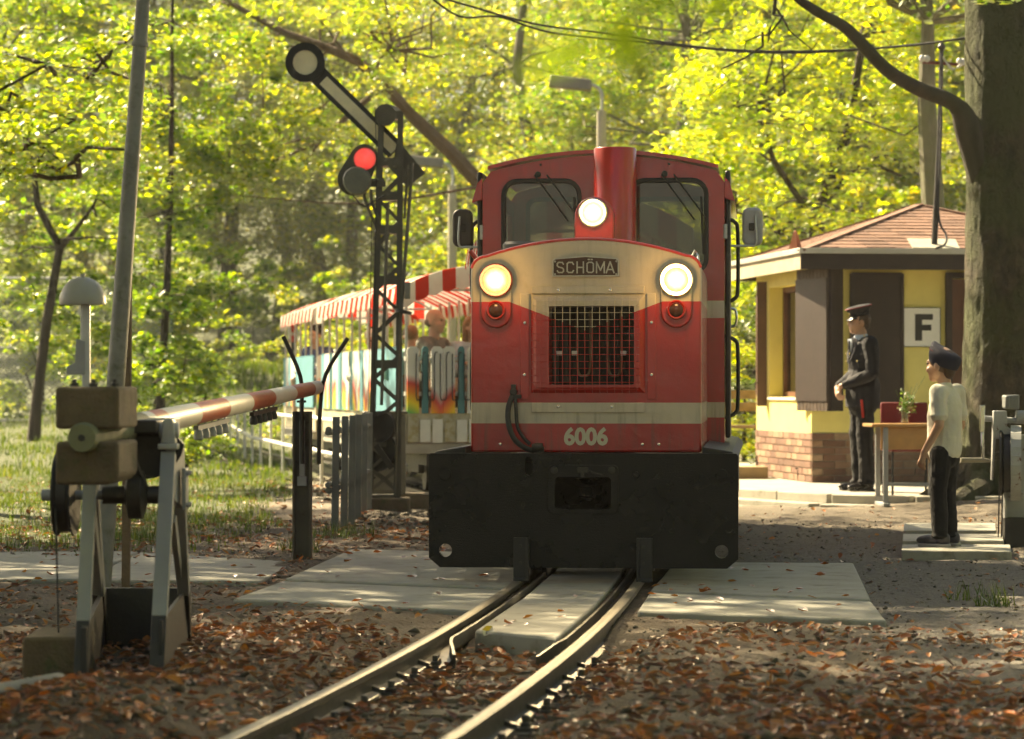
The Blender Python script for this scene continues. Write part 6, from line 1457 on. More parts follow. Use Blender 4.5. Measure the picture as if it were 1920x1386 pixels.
# overhanging shaded crown at upper left, nearer than the rest
b = Vector((-7.6, 33, 0)); cl_ = [(P(random.uniform(-80, 300), random.gauss(200, 70), random.uniform(31, 35)), random.uniform(.25, .5)) for _ in range(60)]
make_tree(b, 0, (0, 0, 0), (1, 1, 1), 0, 90, .11, m_lgreen, m_bark, 'green oak boughs hanging in at the upper left corner', trunk=[b - Vector((0, 0, .2)), b + Vector((.1, .1, 2)), b + Vector((.3, 0, 4)), b + Vector((.5, .2, 6.5))], tr=.2, clumps=cl_, name='oak_tree', nbr=26, limbs=[([P(-260, 330, 33), P(-40, 190, 33), P(90, 120, 33), P(180, 130, 33)], [.03, .022, .015, .008]), ([P(-200, 250, 33), P(-20, 200, 33), P(60, 260, 33), P(150, 330, 33)], [.025, .018, .012, .006])])
# shrubs by the railing and the barrier, behind the hut and the coach
def shrub(px, d, w, h, label, ml, n=26, per=110, leaf=.075, group=None):
    b = at_g(px, d); cl_ = [(b + Vector((random.gauss(0, w * .5), random.gauss(0, w * .35), abs(random.gauss(h * .45, h * .3)))), random.uniform(.14, .3) * (.5 + h * .35)) for _ in range(n)]
    return make_tree(b, 0, (0, 0, 0), (1, 1, 1), 0, per, leaf, ml, m_bark, label, group, trunk=[b - Vector((0, 0, .1)), b + Vector((0, 0, h * .4)), b + Vector((.05, 0, h * .7))], tr=.03, clumps=cl_, name='shrub', nbr=10, cat='shrub')
shrub(350, 36, .45, .6, 'low leafy shrub between the boom and the grass bank', m_lgreen, 26, 110, .065)
shrub(205, 48, 1.0, 1.9, 'leafy green bush behind the leaning pole and bell', m_lgreen, 34, 140, .085)
shrub(385, 49, 1.0, 1.8, 'leafy green bush right of the thin-stemmed tree', m_lgreen, 34, 140, .085)
shrub(290, 51, 1.0, 1.6, 'leafy green bush at the foot of the thin-stemmed tree', m_lgreen, 30, 140, .085)
shrub(300, 40, .6, .8, 'small shrub under the thin-stemmed tree behind the barrier', m_lgreen, 22, 100, .065)
shrub(1395, 39, .9, 1.9, 'sunlit shrub just left of the hut, behind the bench', m_lmaple, 36, 130, .085)
shrub(1420, 43, 1.2, 3.4, 'dark leafy bush between the cab handrail and the hut', m_ldark, 48, 150, .10)
shrub(1480, 36, .7, 2.6, 'thin dark shrub behind the hut roof corner', m_ldark, 30, 110, .09)
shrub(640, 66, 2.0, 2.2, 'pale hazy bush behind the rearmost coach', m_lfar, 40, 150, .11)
shrub(700, 52, 1.4, 2.6, 'bright bush beyond the coach awning posts', m_lyell, 40, 150, .10)
shrub(800, 56, 1.6, 3.0, 'yellow-green bush behind the bald passenger', m_lyell, 44, 150, .10)
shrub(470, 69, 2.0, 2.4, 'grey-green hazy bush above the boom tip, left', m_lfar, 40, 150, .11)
# the wood: six kinds, copied over the slope
protos = []
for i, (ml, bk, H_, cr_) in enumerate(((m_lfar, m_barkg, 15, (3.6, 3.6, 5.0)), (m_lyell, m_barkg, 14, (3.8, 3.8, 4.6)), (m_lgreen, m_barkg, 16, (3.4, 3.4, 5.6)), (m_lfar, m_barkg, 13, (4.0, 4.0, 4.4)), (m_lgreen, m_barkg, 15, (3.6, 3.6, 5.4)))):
    protos.append(make_tree((0, 0, 0), H_ * .92, (0, 0, H_ * .50), (cr_[0], cr_[1], H_ * .42), 120, 200, .132, ml, bk, 'tall tree in the hazy sunlit wood behind the train', 'trees of the wood behind the train', tr=.22, clr=(.55, 1.15), shell=.3, name='wood_tree', nbr=34))
shade = make_tree((0, 0, 0), 12, (0, 0, 9.6), (3.6, 3.6, 2.4), 90, 140, .15, m_ldark, m_bark, 'shade tree', 'shade', tr=.22, clr=(.6, 1.1), shell=.2, name='shade_tree', nbr=24)
spots = []
for (px, d, k) in ((998, 62, 1), (650, 80, 3), (590, 84, 0), (425, 82, 3), (1290, 56, 4), (1400, 60, 2), (1220, 66, 0), (1150, 74, 3), (860, 74, 1), (760, 78, 0), (520, 90, 2), (300, 80, 0), (180, 84, 2), (60, 80, 3), (-60, 82, 1), (1500, 64, 2), (1620, 58, 1), (1720, 66, 2), (1830, 60, 0), (1930, 66, 3), (1060, 84, 0), (930, 90, 1), (700, 86, 3), (400, 88, 0), (220, 92, 1), (20, 84, 2), (1300, 88, 2), (1450, 84, 3), (1600, 92, 0), (1780, 86, 1), (1940, 88, 2), (1120, 106, 2)):
    spots.append((px, d, k))
first = set()
def where(px):
    for lim, w in ((0, 'beyond the left edge of the chain-link fence'), (110, 'behind the crooked slender tree'), (210, 'behind the dome bell'), (330, 'behind the thin-stemmed tree'), (460, 'left of the semaphore disc'), (540, 'just behind the semaphore disc'), (620, 'behind the middle of the signal arm'), (680, 'behind the red signal light'), (730, 'straight behind the signal mast'), (800, 'just right of the signal mast'), (880, 'above the left mirror of the locomotive'), (960, 'above the left cab window'), (1030, 'left of the exhaust stack top'), (1100, 'behind the exhaust stack'), (1180, 'behind the street lamp above the cab'), (1250, 'above the right cab window'), (1350, 'above the right cab corner'), (1430, 'between right mirror and hut roof'), (1540, 'above the left eaves of the hut'), (1660, 'above the hut roof slope'), (1740, 'behind the hut roof peak'), (1800, 'behind the supply mast'), (1870, 'behind the left side of the beech trunk')):
        if px < lim: return w
    return 'hidden behind the huge beech trunk'
def wlabel(px, d, k):
    return ('near ' if d < 70 else 'farther ' if d < 86 else 'faraway ') + ['hazy grey-green', 'yellowing', 'fresh green', 'pale hazy', 'deep green'][k] + ' wood tree ' + where(px)
for px, d, k in spots:
    o = protos[k] if k not in first else copy_tree(protos[k]); first.add(k)
    b = at_g(px, d); o.location = b - Vector((0, 0, .1)); o.rotation_euler = (0, 0, random.uniform(0, 6.28)); tag(o, wlabel(px, d, k), 'tree'); s = random.uniform(.85, 1.2); o.scale = (s, s, s * random.uniform(.9, 1.1))
# undergrowth along the foot of the slope
ups = [shrub(-400, 60, 1.6, 2.6, 'low undergrowth bush at the foot of the hazy wood', ml, 34, 140, .13, 'undergrowth of the wood') for ml in (m_lfar, m_lgreen, m_lyell)]
k = 0
for px, d in ((80, 60), (180, 61), (300, 60), (740, 64), (860, 61), (950, 59), (1040, 58), (1130, 56), (1220, 54), (1330, 50), (1390, 53), (1470, 50), (1560, 48), (1700, 47), (1760, 48), (1860, 46), (1940, 50), (430, 72), (600, 74), (300, 74), (900, 72)):
    o = ups[k] if k < 3 else copy_tree(ups[random.randrange(3)]); k += 1
    b = at_g(px, d); o.location = b; tag(o, ('farther ' if d > 70 else 'lower ' if d < 52 else '') + 'undergrowth bush ' + where(px), 'shrub'); o.rotation_euler = (0, 0, random.uniform(0, 6.28)); s = random.uniform(.8, 1.5); o.scale = (s, s, s * random.uniform(.8, 1.2))
# trees left of the frame whose crowns throw the shade over the crossing
for i, (x, y, s) in enumerate(((-6.2, 21.5, .8), (-5.8, 26.0, .8), (-12.5, 27, .9), (-6.0, 16.5, .75), (-10.5, 19, .9), (-9.6, 24.5, .9), (-8.6, 13.5, .85), (-7.0, 29.0, .7), (-3.6, 15.2, .75), (-4.6, 11.0, .8))):
    o = copy_tree(shade) if i else shade; o.location = (x, y, -.1); o.scale = (s, s, s); o.rotation_euler = (0, 0, i * 1.3)
    tag(o, 'tall shade tree standing outside the picture beside the crossing', 'tree', 'shade trees beside the crossing')
for i, (x, y, s) in enumerate(((3.2, -7, .85), (6, -11, .9), (-9.5, -8, .9), (10, -3, .9), (-10, -2, .9), (-12, 6, .9), (7.5, 6, .85), (11, 13, .95), (9.5, 20, .8), (12, -13, 1), (-12, -16, 1), (18, 4, 1), (-19, 10, 1), (17, 24, 1), (5, 1, .8), (-6, 3.0, .8))):  # unseen trees of the wood, added to keep sky light off the foreground
    o = copy_tree(protos[(i * 3 + 1) % 5]); o.location = (x, y, -.1); o.scale = (s, s, s); o.rotation_euler = (0, 0, i * 2.1)
    tag(o, 'unseen tall wood tree added behind the viewer to hold back sky light', 'tree', 'trees of the wood behind the viewer')
for i, (x, y) in enumerate(((3, -10), (8, -6), (-10, -6), (13, 4), (-11, 2), (7, 14))):  # unseen bushes added to block light from the horizon
    o = copy_tree(ups[i % 3]); o.location = (x, y, -.1); o.rotation_euler = (0, 0, i * 1.7); o.scale = (1.4, 1.4, 1.5); tag(o, 'unseen wood bush added behind the viewer to hold back low sky light', 'shrub', 'bushes behind the viewer')
# hanging twig close to the camera
TW = P(1240, -120, 1.75); tw = empty('hanging_twig', TW, 0, 'out-of-focus green leaf twig hanging close at top centre', 'twig')
m_near = leafmat('near_green_leaf', [(.07, .13, .02), (.10, .17, .02), (.12, .19, .025)], .5)
MB(TW).tube(arc_pts([P(1330, -260, 1.75), P(1280, -90, 1.75), P(1190, 40, 1.75), P(1060, 110, 1.75)], 5), .0016, 5).tube(arc_pts([P(1290, -120, 1.75), P(1330, -60, 1.75), P(1345, 0, 1.75)], 4), .0014, 5).build('stem', m_bark, tw)
leaf = MB(); NL = [(0, 0, 0)]
def nleaf(px, py, d, L, ang, tilt):
    c = P(px, py, d); M3 = Matrix.Rotation(ang, 3, 'Y') @ Matrix.Rotation(tilt, 3, 'X'); pts = []
    prof = [(-.5, 0), (-.3, .17), (-.05, .25), (.2, .19), (.5, 0)]
    V = [c + M3 @ Vector((x * L, 0, w * L)) for x, w in prof] + [c + M3 @ Vector((x * L, 0, -w * L)) for x, w in prof[1:-1]] + [c + M3 @ Vector((x * L, .05 * L, 0)) for x, w in prof[1:-1]]
    MB(TW).add(V, [(0, 8, 1), (1, 8, 9, 2), (2, 9, 10, 3), (3, 10, 4), (0, 5, 8), (5, 6, 9, 8), (6, 7, 10, 9), (7, 4, 10)]).build('leaf', m_near, tw, smooth=True)
nleaf(1175, 85, 1.75, .048, R(70), .5); nleaf(1065, 100, 1.75, .044, R(-22), .7); nleaf(1345, 0, 1.75, .040, R(80), .4); nleaf(1010, 130, 1.8, .03, R(-15), .9); nleaf(1230, -20, 1.75, .036, R(40), .5)

# ------------------------------------------------------------------ people
def capsule(mb, a, ra, b, rb, n=12, sx=1.0, ax=(1, 0, 0)):
    a = Vector(a); b = Vector(b); d = b - a; L = max(d.length, 1e-4); dn = d / L; prof = []
    for i in range(5): t = R(-90 + 90 * i / 4); prof.append((ra * math.cos(t), ra * math.sin(t)))
    for i in range(5): t = R(90 * i / 4); prof.append((rb * math.cos(t), L + rb * math.sin(t)))
    k0 = len(mb.v); mb.lathe(prof, n, a, dn)
    if sx != 1.0:
        ax = Vector(ax)
        for i in range(k0, len(mb.v)):
            v = Vector(mb.v[i]); q = a + dn * (v - a).dot(dn); w = v - q; mb.v[i] = tuple(q + w + ax * (w.dot(ax) * (sx - 1)))
def ell(mb, c, r, rot=None, n=14):
    c = Vector(c); V = []; Fc = []; m = 9; M3 = Euler(rot).to_matrix() if rot else Matrix.Identity(3)
    for i in range(m + 1):
        t = math.pi * i / m
        for j in range(n):
            a = 2 * math.pi * j / n; q = M3 @ Vector((r[0] * max(math.sin(t), .02) * math.cos(a), r[1] * max(math.sin(t), .02) * math.sin(a), -r[2] * math.cos(t))); V.append(c + q)
    Fc = [(i * n + j, i * n + (j + 1) % n, (i + 1) * n + (j + 1) % n, (i + 1) * n + j) for i in range(m) for j in range(n)] + [tuple(range(n - 1, -1, -1)), tuple(m * n + j for j in range(n))]
    mb.add(V, Fc)
wrk = bpy.data.textures.new('cloth_folds', 'CLOUDS'); wrk.noise_scale = .085; wrk.noise_depth = 2
def fuse(mb, name, mat, parent, vox, sm=4, fold=0.0):
    o = mb.build(name, mat, parent); r = o.modifiers.new('r', 'REMESH'); r.mode = 'VOXEL'; r.voxel_size = vox; r.use_smooth_shade = True
    s = o.modifiers.new('s', 'SMOOTH'); s.factor = .5; s.iterations = sm
    if fold:
        dm = o.modifiers.new('f', 'DISPLACE'); dm.texture = wrk; dm.strength = fold; dm.mid_level = .5; dm.texture_coords = 'LOCAL'
    bpy.context.view_layer.update(); apply_mods(o); o.data.shade_smooth()
    if not o.data.materials: o.data.materials.append(mat)
    return o
def skinmat(name, c):
    m, nt, b = newmat(name); n = noise(nt, 14, 3); col = ramp(nt, n.outputs[0], [(.3, tuple(v * .88 for v in c)), (.7, c)]).outputs[0]; nt.links.new(col, b.inputs['Base Color'])
    b.inputs['Roughness'].default_value = .5; b.inputs['Subsurface Weight'].default_value = .12; b.inputs['Subsurface Radius'].default_value = (.02, .008, .004); b.inputs['Subsurface Scale'].default_value = .4; return m
m_skin = skinmat('skin', (.52, .31, .21)); m_skinb = skinmat('tanned_skin', (.54, .33, .22))
m_hairb = M('brown_hair', (.05, .028, .016), .6, 0, .3, 60, .5, 140); m_hairf = M('light_brown_hair', (.22, .12, .055), .55, 0, .3, 60, .5, 140)
m_eye = M('dark_eye', (.02, .015, .012), .2)
def head(mb, c, yaw, s=1.0, nod=0.0):
    """skull, jaw, nose, lips, ears; forward is -Y turned by yaw"""
    Rm = Matrix.Rotation(yaw, 3, 'Z') @ Matrix.Rotation(nod, 3, 'X'); c = Vector(c)
    def e(p, r, rx=0): 
        k0 = len(mb.v); ell(mb, (0, 0, 0), tuple(v * s for v in r), (rx, 0, 0) if rx else None)
        for i in range(k0, len(mb.v)): mb.v[i] = tuple(c + Rm @ (Vector(mb.v[i]) + Vector(p) * s))
    e((0, .012, .035), (.075, .094, .088)); e((0, -.025, -.025), (.062, .068, .078)); e((0, -.052, -.082), (.034, .034, .028))
    e((0, -.090, -.018), (.012, .020, .020), .5); e((0, -.092, .005), (.009, .014, .028), .35); e((0, -.080, -.050), (.024, .014, .007)); e((0, -.079, -.062), (.021, .013, .007))
    e((0, -.078, .030), (.048, .016, .010)); e((.038, -.066, -.028), (.022, .022, .022)); e((-.038, -.066, -.028), (.022, .022, .022))
    for sx in (-1, 1): e((sx * .077, .012, -.008), (.010, .022, .032), .2)
    return lambda p: c + Rm @ (Vector(p) * s)
def eyes(fn, parent, s=1.0):
    for sx in (-1, 1): mb = MB(); ell(mb, fn((sx * .030, -.083, .012)), (.011 * s, .008 * s, .007 * s)); mb.build('eye', m_eye, parent, smooth=True)
def hand(mb, w, d, up, thumb, L=.17, curl=.5):
    """palm at w pointing along d; fingers curl towards -up side"""
    w = Vector(w); d = Vector(d).normalized(); up = Vector(up); up = (up - d * up.dot(d)).normalized(); s = d.cross(up).normalized()
    k = L / .17
    capsule(mb, w, .026 * k, w + d * .075 * k, .032 * k, 10, .62, tuple(up))
    for i, (o, l) in enumerate(((-.030, .068), (-.010, .078), (.010, .073), (.029, .058))):
        a = w + d * .085 * k + s * o * k; b = a + (d * math.cos(curl * .6) - up * math.sin(curl * .6)) * l * .5 * k; e = b + (d * math.cos(curl * 1.8) - up * math.sin(curl * 1.8)) * l * .55 * k
        capsule(mb, a, .0095 * k, b, .0088 * k, 8); capsule(mb, b, .0088 * k, e, .0072 * k, 8)
    a = w + s * (-.028 * thumb) * k + d * .015 * k; b = a + (d * .75 - s * thumb * .7 - up * .3).normalized() * .042 * k; e = b + (d * .95 - up * .35).normalized() * .032 * k
    capsule(mb, a, .013 * k, b, .0105 * k, 8); capsule(mb, b, .0105 * k, e, .008 * k, 8)

# uniformed person on the platform, facing the train (left), hands folded
m_navy = M('navy_uniform_cloth', (.005, .0055, .010), .85, 0, .25, 12, .3, 160); m_trous = M('black_trouser_cloth', (.0045, .0045, .006), .9, 0, .25, 12, .3, 160)
m_shoe = M('black_shoe_leather', (.012, .011, .011), .28, 0, .2, 12, .1, 60)
UO = Vector((P(1614, 0, 27.6).x, 27.6, .068)); up_ = empty('person', UO, R(-76), 'person in dark blue railway uniform and peaked cap standing on the platform', 'person')
b = MB(); fn = head(b, (0, -.02, 1.585), R(-6), 1.0)
capsule(b, (0, .02, 1.38), .058, (0, .0, 1.52), .053); ell(b, (0, .02, 1.25), (.17, .10, .20)); ell(b, (0, .01, 1.0), (.15, .10, .16))
SH = {1: (.175, .03, 1.385), -1: (-.175, .03, 1.385)}; EL = {1: (.235, .02, 1.10), -1: (-.235, .02, 1.10)}; WR = {1: (.05, -.215, .985), -1: (-.045, -.22, .965)}
for s in (1, -1):
    capsule(b, SH[s], .052, EL[s], .040); capsule(b, EL[s], .040, WR[s], .027)
    capsule(b, (s * .085, .01, .90), .08, (s * .095, .0, .49), .055); capsule(b, (s * .095, 0, .49), .052, (s * .10, .02, .09), .038); capsule(b, (s * .10, .02, .05), .035, (s * .115, -.12, .035), .03)
hand(b, (.045, -.218, .978), (-.75, -.15, -.55), (0, -1, .1), 1, .17, .9); hand(b, (-.04, -.228, .960), (.70, -.1, -.65), (0, -1, .1), -1, .17, .8)
fuse(b, 'body', m_skin, up_, .006, 3); eyes(fn, up_)
j = MB(); ell(j, (0, .025, 1.24), (.205, .135, .21)); ell(j, (0, .02, 1.02), (.185, .14, .20)); capsule(j, (0, .02, .86), .165, (0, .02, 1.0), .16, 18, .95)
capsule(j, (-.13, .03, 1.385), .07, (.13, .03, 1.385), .07); capsule(j, (0, .03, 1.36), .085, (0, .02, 1.44), .06)
for s in (1, -1):
    m_ = Vector(SH[s]).lerp(Vector(EL[s]), .55) + Vector((s * .012, .01, 0))
    capsule(j, SH[s], .078, m_, .070); capsule(j, m_, .070, EL[s], .060); ell(j, EL[s], (.064, .066, .064)); capsule(j, EL[s], .060, Vector(EL[s]).lerp(Vector(WR[s]), .86), .044)
jk = fuse(j, 'jacket', m_navy, up_, .009, 4, .020)
sk = MB(); sk.lathe([(.175, .79), (.180, .84), (.168, .95), (.150, 1.02)], 28, (0, .02, 0), (0, 0, 1)); o = sk.build('jacket_skirt', m_navy, jk, smooth=True); o.scale = (1.10, .88, 1)
t = MB(); ell(t, (0, .015, .90), (.15, .115, .12))
for s in (1, -1): capsule(t, (s * .08, .015, .88), .098, (s * .095, .005, .50), .078); capsule(t, (s * .095, .005, .50), .078, (s * .102, .02, .11), .066); ell(t, (s * .103, .01, .085), (.072, .082, .03))
fuse(t, 'trousers', m_trous, up_, .009, 3, .03)
for s in (1, -1):
    h = MB(); ell(h, (s * .112, -.07, .042), (.046, .115, .036), (0, 0, s * .12)); ell(h, (s * .10, .035, .05), (.042, .06, .05)); h.box((s * .108, -.035, .012), (.085, .26, .02)); fuse(h, 'shoe', m_shoe, up_, .006, 3)
co = MB(); co.lathe([(.072, 0), (.066, .045), (.060, .058), (.058, .045)], 22, (0, .008, 1.415), (0, -.12, 1)); co.build('shirt_collar', M('light_blue_shirt', (.45, .52, .62), .8), up_, smooth=True)
MB().prism([(-.055, 1.43), (0, 1.24), (.055, 1.43)], -.112, -.100).build('shirt_front', bpy.data.materials['light_blue_shirt'], up_)
MB().prism([(-.016, 1.415), (-.024, 1.26), (0, 1.235), (.024, 1.26), (.016, 1.415)], -.122, -.113).build('tie', m_trous, up_, bevel=.003)
for s in (1, -1): MB().hexa([(s * .02, -.128, 1.20), (s * .09, -.105, 1.30), (s * .10, -.09, 1.31), (s * .03, -.118, 1.19), (s * .05, -.085, 1.44), (s * .085, -.07, 1.42), (s * .09, -.06, 1.42), (s * .055, -.075, 1.44)]).build('lapel', M('lapel_cloth', (.022, .022, .034), .75), jk)
m_brass = M('brass_button', (.70, .55, .22), .3, 1.0)
for x, y, z in ((.0, -.150, 1.12), (.0, -.150, 1.02), (.05, -.128, 1.29), (-.05, -.128, 1.29), (.145, -.09, 1.22), (-.145, -.09, 1.22), (.16, -.02, 1.455), (.10, .0, 1.46)): MB().lathe([(.009, 0), (.008, .006), (.003, .008)], 10, (x, y, z), (0, -1, .2)).build('button', m_brass, jk, smooth=True)
rb = MB(); rb.bar((.178, -.06, .86), (.190, -.05, .69), .022, .006, up=(1, 0, 0)); rb.build('red_ribbon', M('red_ribbon', (.45, .03, .02), .7), up_)
hr = MB(); ell(hr, fn((0, .028, .030)), (.081, .092, .085)); ell(hr, fn((0, .07, -.03)), (.06, .035, .05)); hr_o = fuse(hr, 'hair', m_hairb, up_, .007, 2)
# peaked cap
cpz = empty_c = None
cap = MB(); cap.lathe([(.088, 0), (.092, .03), (.098, .045), (.125, .075), (.128, .085), (.10, .098), (.02, .104)], 30); cb = cap.build('peaked_cap', m_navy, up_, smooth=True); cb.location = fn((0, .012, .062)); cb.rotation_euler = (R(12), 0, R(-6))
MB().lathe([(.126, .079), (.1295, .083), (.127, .088), (.12, .086)], 30).build('red_piping', M('crimson_piping', (.25, .02, .03), .7), cb, smooth=True)
MB().lathe([(.0905, .004), (.094, .012), (.0955, .028), (.092, .034)], 30).build('cap_band', m_trous, cb, smooth=True)
vz = MB(); vp = [(.088 * math.sin(R(a)), -.088 * math.cos(R(a)), .008) for a in range(-62, 63, 12)]; vq = [(.105 * math.sin(R(a)), -.088 * math.cos(R(a)) - .052 * math.cos(R(a * 1.4)), -.018) for a in range(-62, 63, 12)]; n = len(vp)
vz.add(vp + vq + [(x, y, z - .004) for x, y, z in vp] + [(x, y, z - .004) for x, y, z in vq], [(i, i + 1, n + i + 1, n + i) for i in range(n - 1)] + [(2 * n + i + 1, 2 * n + i, 3 * n + i, 3 * n + i + 1) for i in range(n - 1)] + [(n + i, n + i + 1, 3 * n + i + 1, 3 * n + i) for i in range(n - 1)]); vz.build('cap_visor', m_shoe, cb, smooth=True)
MB().lathe([(.014, 0), (.012, .006), (.003, .009)], 12, (0, -.095, .040), (0, -1, .3)).build('cap_badge', m_brass, cb, smooth=True)

# child in a pale T-shirt watching from the right, seen from behind the shoulder
m_tee = M('cream_tshirt_cloth', (.62, .60, .49), .9, 0, .08, 8, .3, 120); m_jean = M('black_jeans', (.005, .005, .006), .9, 0, .3, 14, .4, 140)
KDO = Vector((P(1768, 0, 19.05).x, 19.05, .012)); kd = empty('person', KDO, R(-124), 'child in cream T-shirt, black trousers and dark blue side cap', 'person')
b = MB(); fk = head(b, (0, -.015, 1.175), R(-4), .98)
capsule(b, (0, .02, .99), .045, (0, .005, 1.11), .043); ell(b, (0, .015, .90), (.13, .085, .15)); ell(b, (0, .01, .72), (.115, .085, .12))
KS = {1: (.132, .03, 1.0), -1: (-.132, .03, 1.0)}; KE = {1: (.17, .055, .79), -1: (-.17, .045, .79)}; KW = {1: (.155, -.06, .615), -1: (-.155, -.055, .60)}
for s in (1, -1):
    capsule(b, KS[s], .040, KE[s], .032); capsule(b, KE[s], .032, KW[s], .022)
    capsule(b, (s * .062, .01, .66), .06, (s * .07, -.01, .36), .045); capsule(b, (s * .07, -.01, .36), .042, (s * .072, .02, .08), .03); capsule(b, (s * .072, .02, .045), .03, (s * .08, -.09, .03), .026)
    hand(b, KW[s], (0, -.25, -.95), (s, 0, 0), s * 1, .135, .5)
fuse(b, 'body', m_skinb, kd, .0058, 3); eyes(fk, kd, .9)
j = MB(); ell(j, (0, .018, .89), (.142, .100, .165)); capsule(j, (0, .01, .635), .112, (0, .015, .85), .110, 18, 1.10); capsule(j, (-.095, .025, .995), .055, (.095, .025, .995), .055); capsule(j, (0, .02, .985), .07, (0, .015, 1.035), .052)
for s in (1, -1): m_ = Vector(KS[s]).lerp(Vector(KE[s]), .68); capsule(j, KS[s], .060, m_, .056); ell(j, m_ + Vector((0, 0, -.005)), (.060, .062, .022))
ts = fuse(j, 't_shirt', m_tee, kd, .008, 3, .015)
t = MB(); ell(t, (0, .015, .60), (.115, .092, .10))
for s in (1, -1): capsule(t, (s * .058, .015, .62), .074, (s * .068, -.005, .36), .058); capsule(t, (s * .068, -.005, .36), .058, (s * .074, .015, .10), .052); ell(t, (s * .074, .015, .07), (.062, .066, .026))
fuse(t, 'trousers', m_jean, kd, .008, 3, .020)
m_snk = M('grey_sneaker', (.05, .048, .055), .6, 0, .3, 30, .2, 80); m_sole = M('pale_sole', (.30, .29, .27), .7)
for s in (1, -1):
    h = MB(); ell(h, (s * .08, -.055, .042), (.040, .095, .036), (0, 0, s * .12)); ell(h, (s * .074, .035, .052), (.038, .05, .05)); so_ = fuse(h, 'shoe', m_snk, kd, .006, 3)
    MB().prism(rrect(s * .078, -.025, .082, .225, .038), .0, .022, f=lambda x, y, t: (x, y, t)).build('sole', m_sole, so_, bevel=.005)
hr = MB(); ell(hr, fk((0, .020, .030)), (.078, .094, .086)); ell(hr, fk((0, .065, -.035)), (.058, .035, .055)); fuse(hr, 'hair', M('chestnut_hair', (.06, .032, .016), .6, 0, .3, 60, .5, 140), kd, .006, 2)
# side cap: a wedge-shaped forage cap
sc_ = MB(); rows = []
for z, rx, ry, oy in ((-.040, .080, .100, .020), (.0, .086, .112, .024), (.030, .085, .114, .026), (.055, .070, .110, .024), (.070, .040, .098, .018), (.076, .006, .080, .012)): rows.append([(rx * math.cos(2 * math.pi * q / 28), oy + ry * math.sin(2 * math.pi * q / 28), z + .030 * (-(math.sin(2 * math.pi * q / 28))) * (1 if z > .05 else .6)) for q in range(28)])
Vv = [p for r_ in rows for p in r_]; sc_.add(Vv, [(i * 28 + q, i * 28 + (q + 1) % 28, (i + 1) * 28 + (q + 1) % 28, (i + 1) * 28 + q) for i in range(len(rows) - 1) for q in range(28)] + [tuple(5 * 28 + q for q in range(28))])
so_ = sc_.build('side_cap', M('dark_blue_felt', (.012, .014, .032), .85, 0, .2, 20, .2, 140), kd, smooth=True); so_.location = fk((0, .004, .045)); so_.rotation_euler = (R(-10), 0, R(-4))
pp2 = [(.0855 * math.cos(a) * .9, .017 + .1115 * math.sin(a), .034 + .024 * -math.sin(a)) for a in np.linspace(0, 2 * math.pi, 29)]; MB().tube(pp2, .0028, 5).build('cap_piping', M('maroon_piping', (.12, .015, .02), .7), so_, smooth=True)

# passengers
def passenger(cw, lx, ly, face, skin, shirt, hairm, label, bald=False, long_hair=False, s=1.0, cap_m=None, zs=.86, arm=None, lean=0.0):
    base, rz = cw; c, sn = math.cos(rz), math.sin(rz); w = base + Vector((lx * c - ly * sn, lx * sn + ly * c, zs)); e = empty('person', w, face, label, 'person', 'passengers in the open coaches')
    b = MB(); f = head(b, (0, -.02 - lean, .66 * s), 0, s); capsule(b, (0, .01 - lean * .6, .46 * s), .055 * s, (0, -.01 - lean, .60 * s), .052 * s); ell(b, (0, .02 - lean * .4, .32 * s), (.165 * s, .11 * s, .20 * s)); ell(b, (0, .02, .10 * s), (.16 * s, .13 * s, .14 * s))
    arms = arm or {1: ((.27, -.02, .22), (.12, -.30, .20)), -1: ((-.27, -.02, .22), (-.12, -.30, .20))}
    for q in (1, -1):
        E, Wd = arms[q]; capsule(b, (q * .17 * s, .01 - lean * .5, .45 * s), .05 * s, Vector(E) * s, .04 * s); capsule(b, Vector(E) * s, .04 * s, Vector(Wd) * s, .028 * s); hand(b, Vector(Wd) * s, (Vector(Wd) - Vector(E)), (0, 0, 1), q, .16 * s, .6)
        capsule(b, (q * .09 * s, 0, .07 * s), .08 * s, (q * .11 * s, -.38 * s, .07 * s), .06 * s); capsule(b, (q * .11 * s, -.38 * s, .07 * s), .055 * s, (q * .11 * s, -.36 * s, -.33 * s), .04 * s)
    fuse(b, 'body', skin, e, .011, 3); eyes(f, e, s)
    j = MB(); ell(j, (0, .02 - lean * .4, .31 * s), (.20 * s, .135 * s, .22 * s)); ell(j, (0, .02, .12 * s), (.18 * s, .14 * s, .15 * s)); capsule(j, (-.13 * s, .01 - lean * .5, .455 * s), .07 * s, (.13 * s, .01 - lean * .5, .455 * s), .07 * s)
    for q in (1, -1): E, Wd = arms[q]; capsule(j, (q * .17 * s, .01 - lean * .5, .45 * s), .075 * s, Vector(E) * s, .06 * s); capsule(j, Vector(E) * s, .06 * s, Vector(E).lerp(Vector(Wd), .4 if bald else .85) * s, .05 * s)
    fuse(j, 'shirt', shirt, e, .013, 3, .03)
    if not bald and hairm:
        h = MB(); ell(h, f((0, .025, .040)), (.084 * s, .098 * s, .090 * s))
        if long_hair:
            for q in (-1, 1): capsule(h, f((q * .065, .03, .02)), .035 * s, f((q * .075, .02, -.22)), .03 * s)
            ell(h, f((0, .07, -.10)), (.08 * s, .04 * s, .15 * s))
        fuse(h, 'hair', hairm, e, .011, 2)
    if bald: h = MB(); ell(h, f((0, .045, -.005)), (.079 * s, .068 * s, .045 * s)); fuse(h, 'hair', M('cropped_grey_hair', (.20, .14, .10), .8), e, .01, 2)
    if cap_m:
        h = MB(); h.lathe([(.09 * s, 0), (.098 * s, .05), (.07 * s, .09), (.01, .10)], 20, f((0, .02, .05)), (0, 0, 1)); h.build('cap', cap_m, e, smooth=True)
    return e
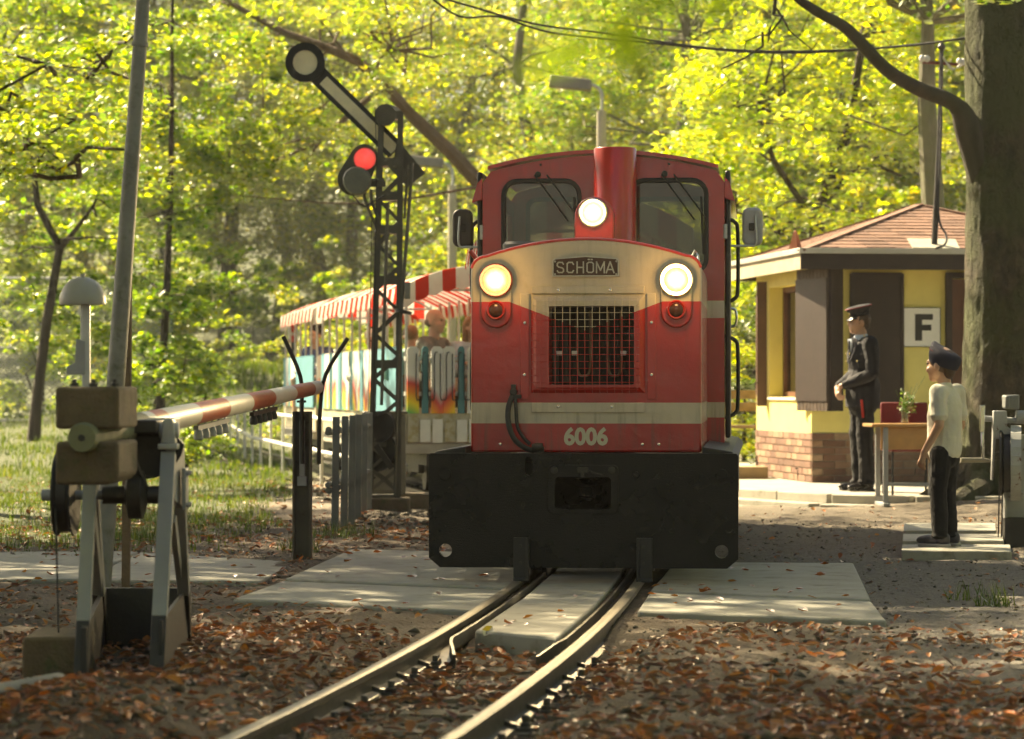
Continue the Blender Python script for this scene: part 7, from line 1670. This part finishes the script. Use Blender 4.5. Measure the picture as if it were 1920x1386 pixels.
m_grey = M('grey_shirt_cloth', (.17, .16, .13), .85, 0, .15, 14, .3, 120); m_pale = M('pale_blue_shirt_cloth', (.45, .48, .48), .85); m_whs = M('white_shirt_cloth', (.68, .66, .60), .85); m_blj = M('blue_jacket_cloth', (.05, .07, .17), .8); m_mint = M('mint_cloth', (.28, .50, .42), .85); m_ora = M('rust_orange_cloth', (.40, .12, .04), .85)
passenger(COACH_B, -.33, .42, R(62), m_skin, m_grey, None, 'bald bearded passenger in grey short-sleeved shirt leaning on the coach front', bald=True, arm={1: ((.26, -.05, .22), (.05, -.30, .26)), -1: ((-.26, -.16, .30), (-.10, -.36, .31))}, s=1.04, zs=1.0)
passenger(COACH_B, .05, .48, R(35), m_skin, m_pale, m_hairf, 'long-haired passenger in pale top beside the bald man', long_hair=True, s=.95, zs=1.0)
passenger(COACH_B, .36, .42, R(-40), m_skin, m_whs, m_hairb, 'passenger in white shirt half hidden behind the locomotive', s=.92, zs=.98)
passenger(COACH_B, -.48, .95, R(170), m_skin, m_mint, m_hairf, 'light-haired passenger in mint top behind the bald man', s=.90, zs=.96)
passenger(COACH_B, -.3, 2.3, R(20), m_skin, m_ora, m_hairb, 'passenger in rust-coloured top just right of the signal mast', s=.92, zs=.96)
passenger(COACH_C, -.38, 2.6, R(-30), m_skin, m_blj, m_hairb, 'passenger in blue jacket and dark cap leaning out of the last coach', s=1.0, cap_m=m_trous, zs=1.06, lean=.05)
passenger(COACH_B, -.45, 4.2, R(10), m_skin, m_whs, None, 'passenger in pale sun hat between mast and boom rest', bald=True, s=.9, cap_m=m_whs, zs=.95)

# ------------------------------------------------------------------ haze in the wood
hzb = MB().box((0, 78, 14.0), (250, 240, 34)).build('haze', [])
hm = bpy.data.materials.new('thin_haze'); hm.use_nodes = True; nt = hm.node_tree; nt.nodes.clear()
pv = nt.nodes.new('ShaderNodeVolumePrincipled'); pv.inputs['Density'].default_value = .00045; pv.inputs['Color'].default_value = (.98, .98, .94, 1); pv.inputs['Anisotropy'].default_value = .45
om = nt.nodes.new('ShaderNodeOutputMaterial'); nt.links.new(pv.outputs[0], om.inputs['Volume']); hzb.data.materials.append(hm)
tag(hzb, 'thin pale haze hanging in the air of the wood', 'haze', kind='stuff')
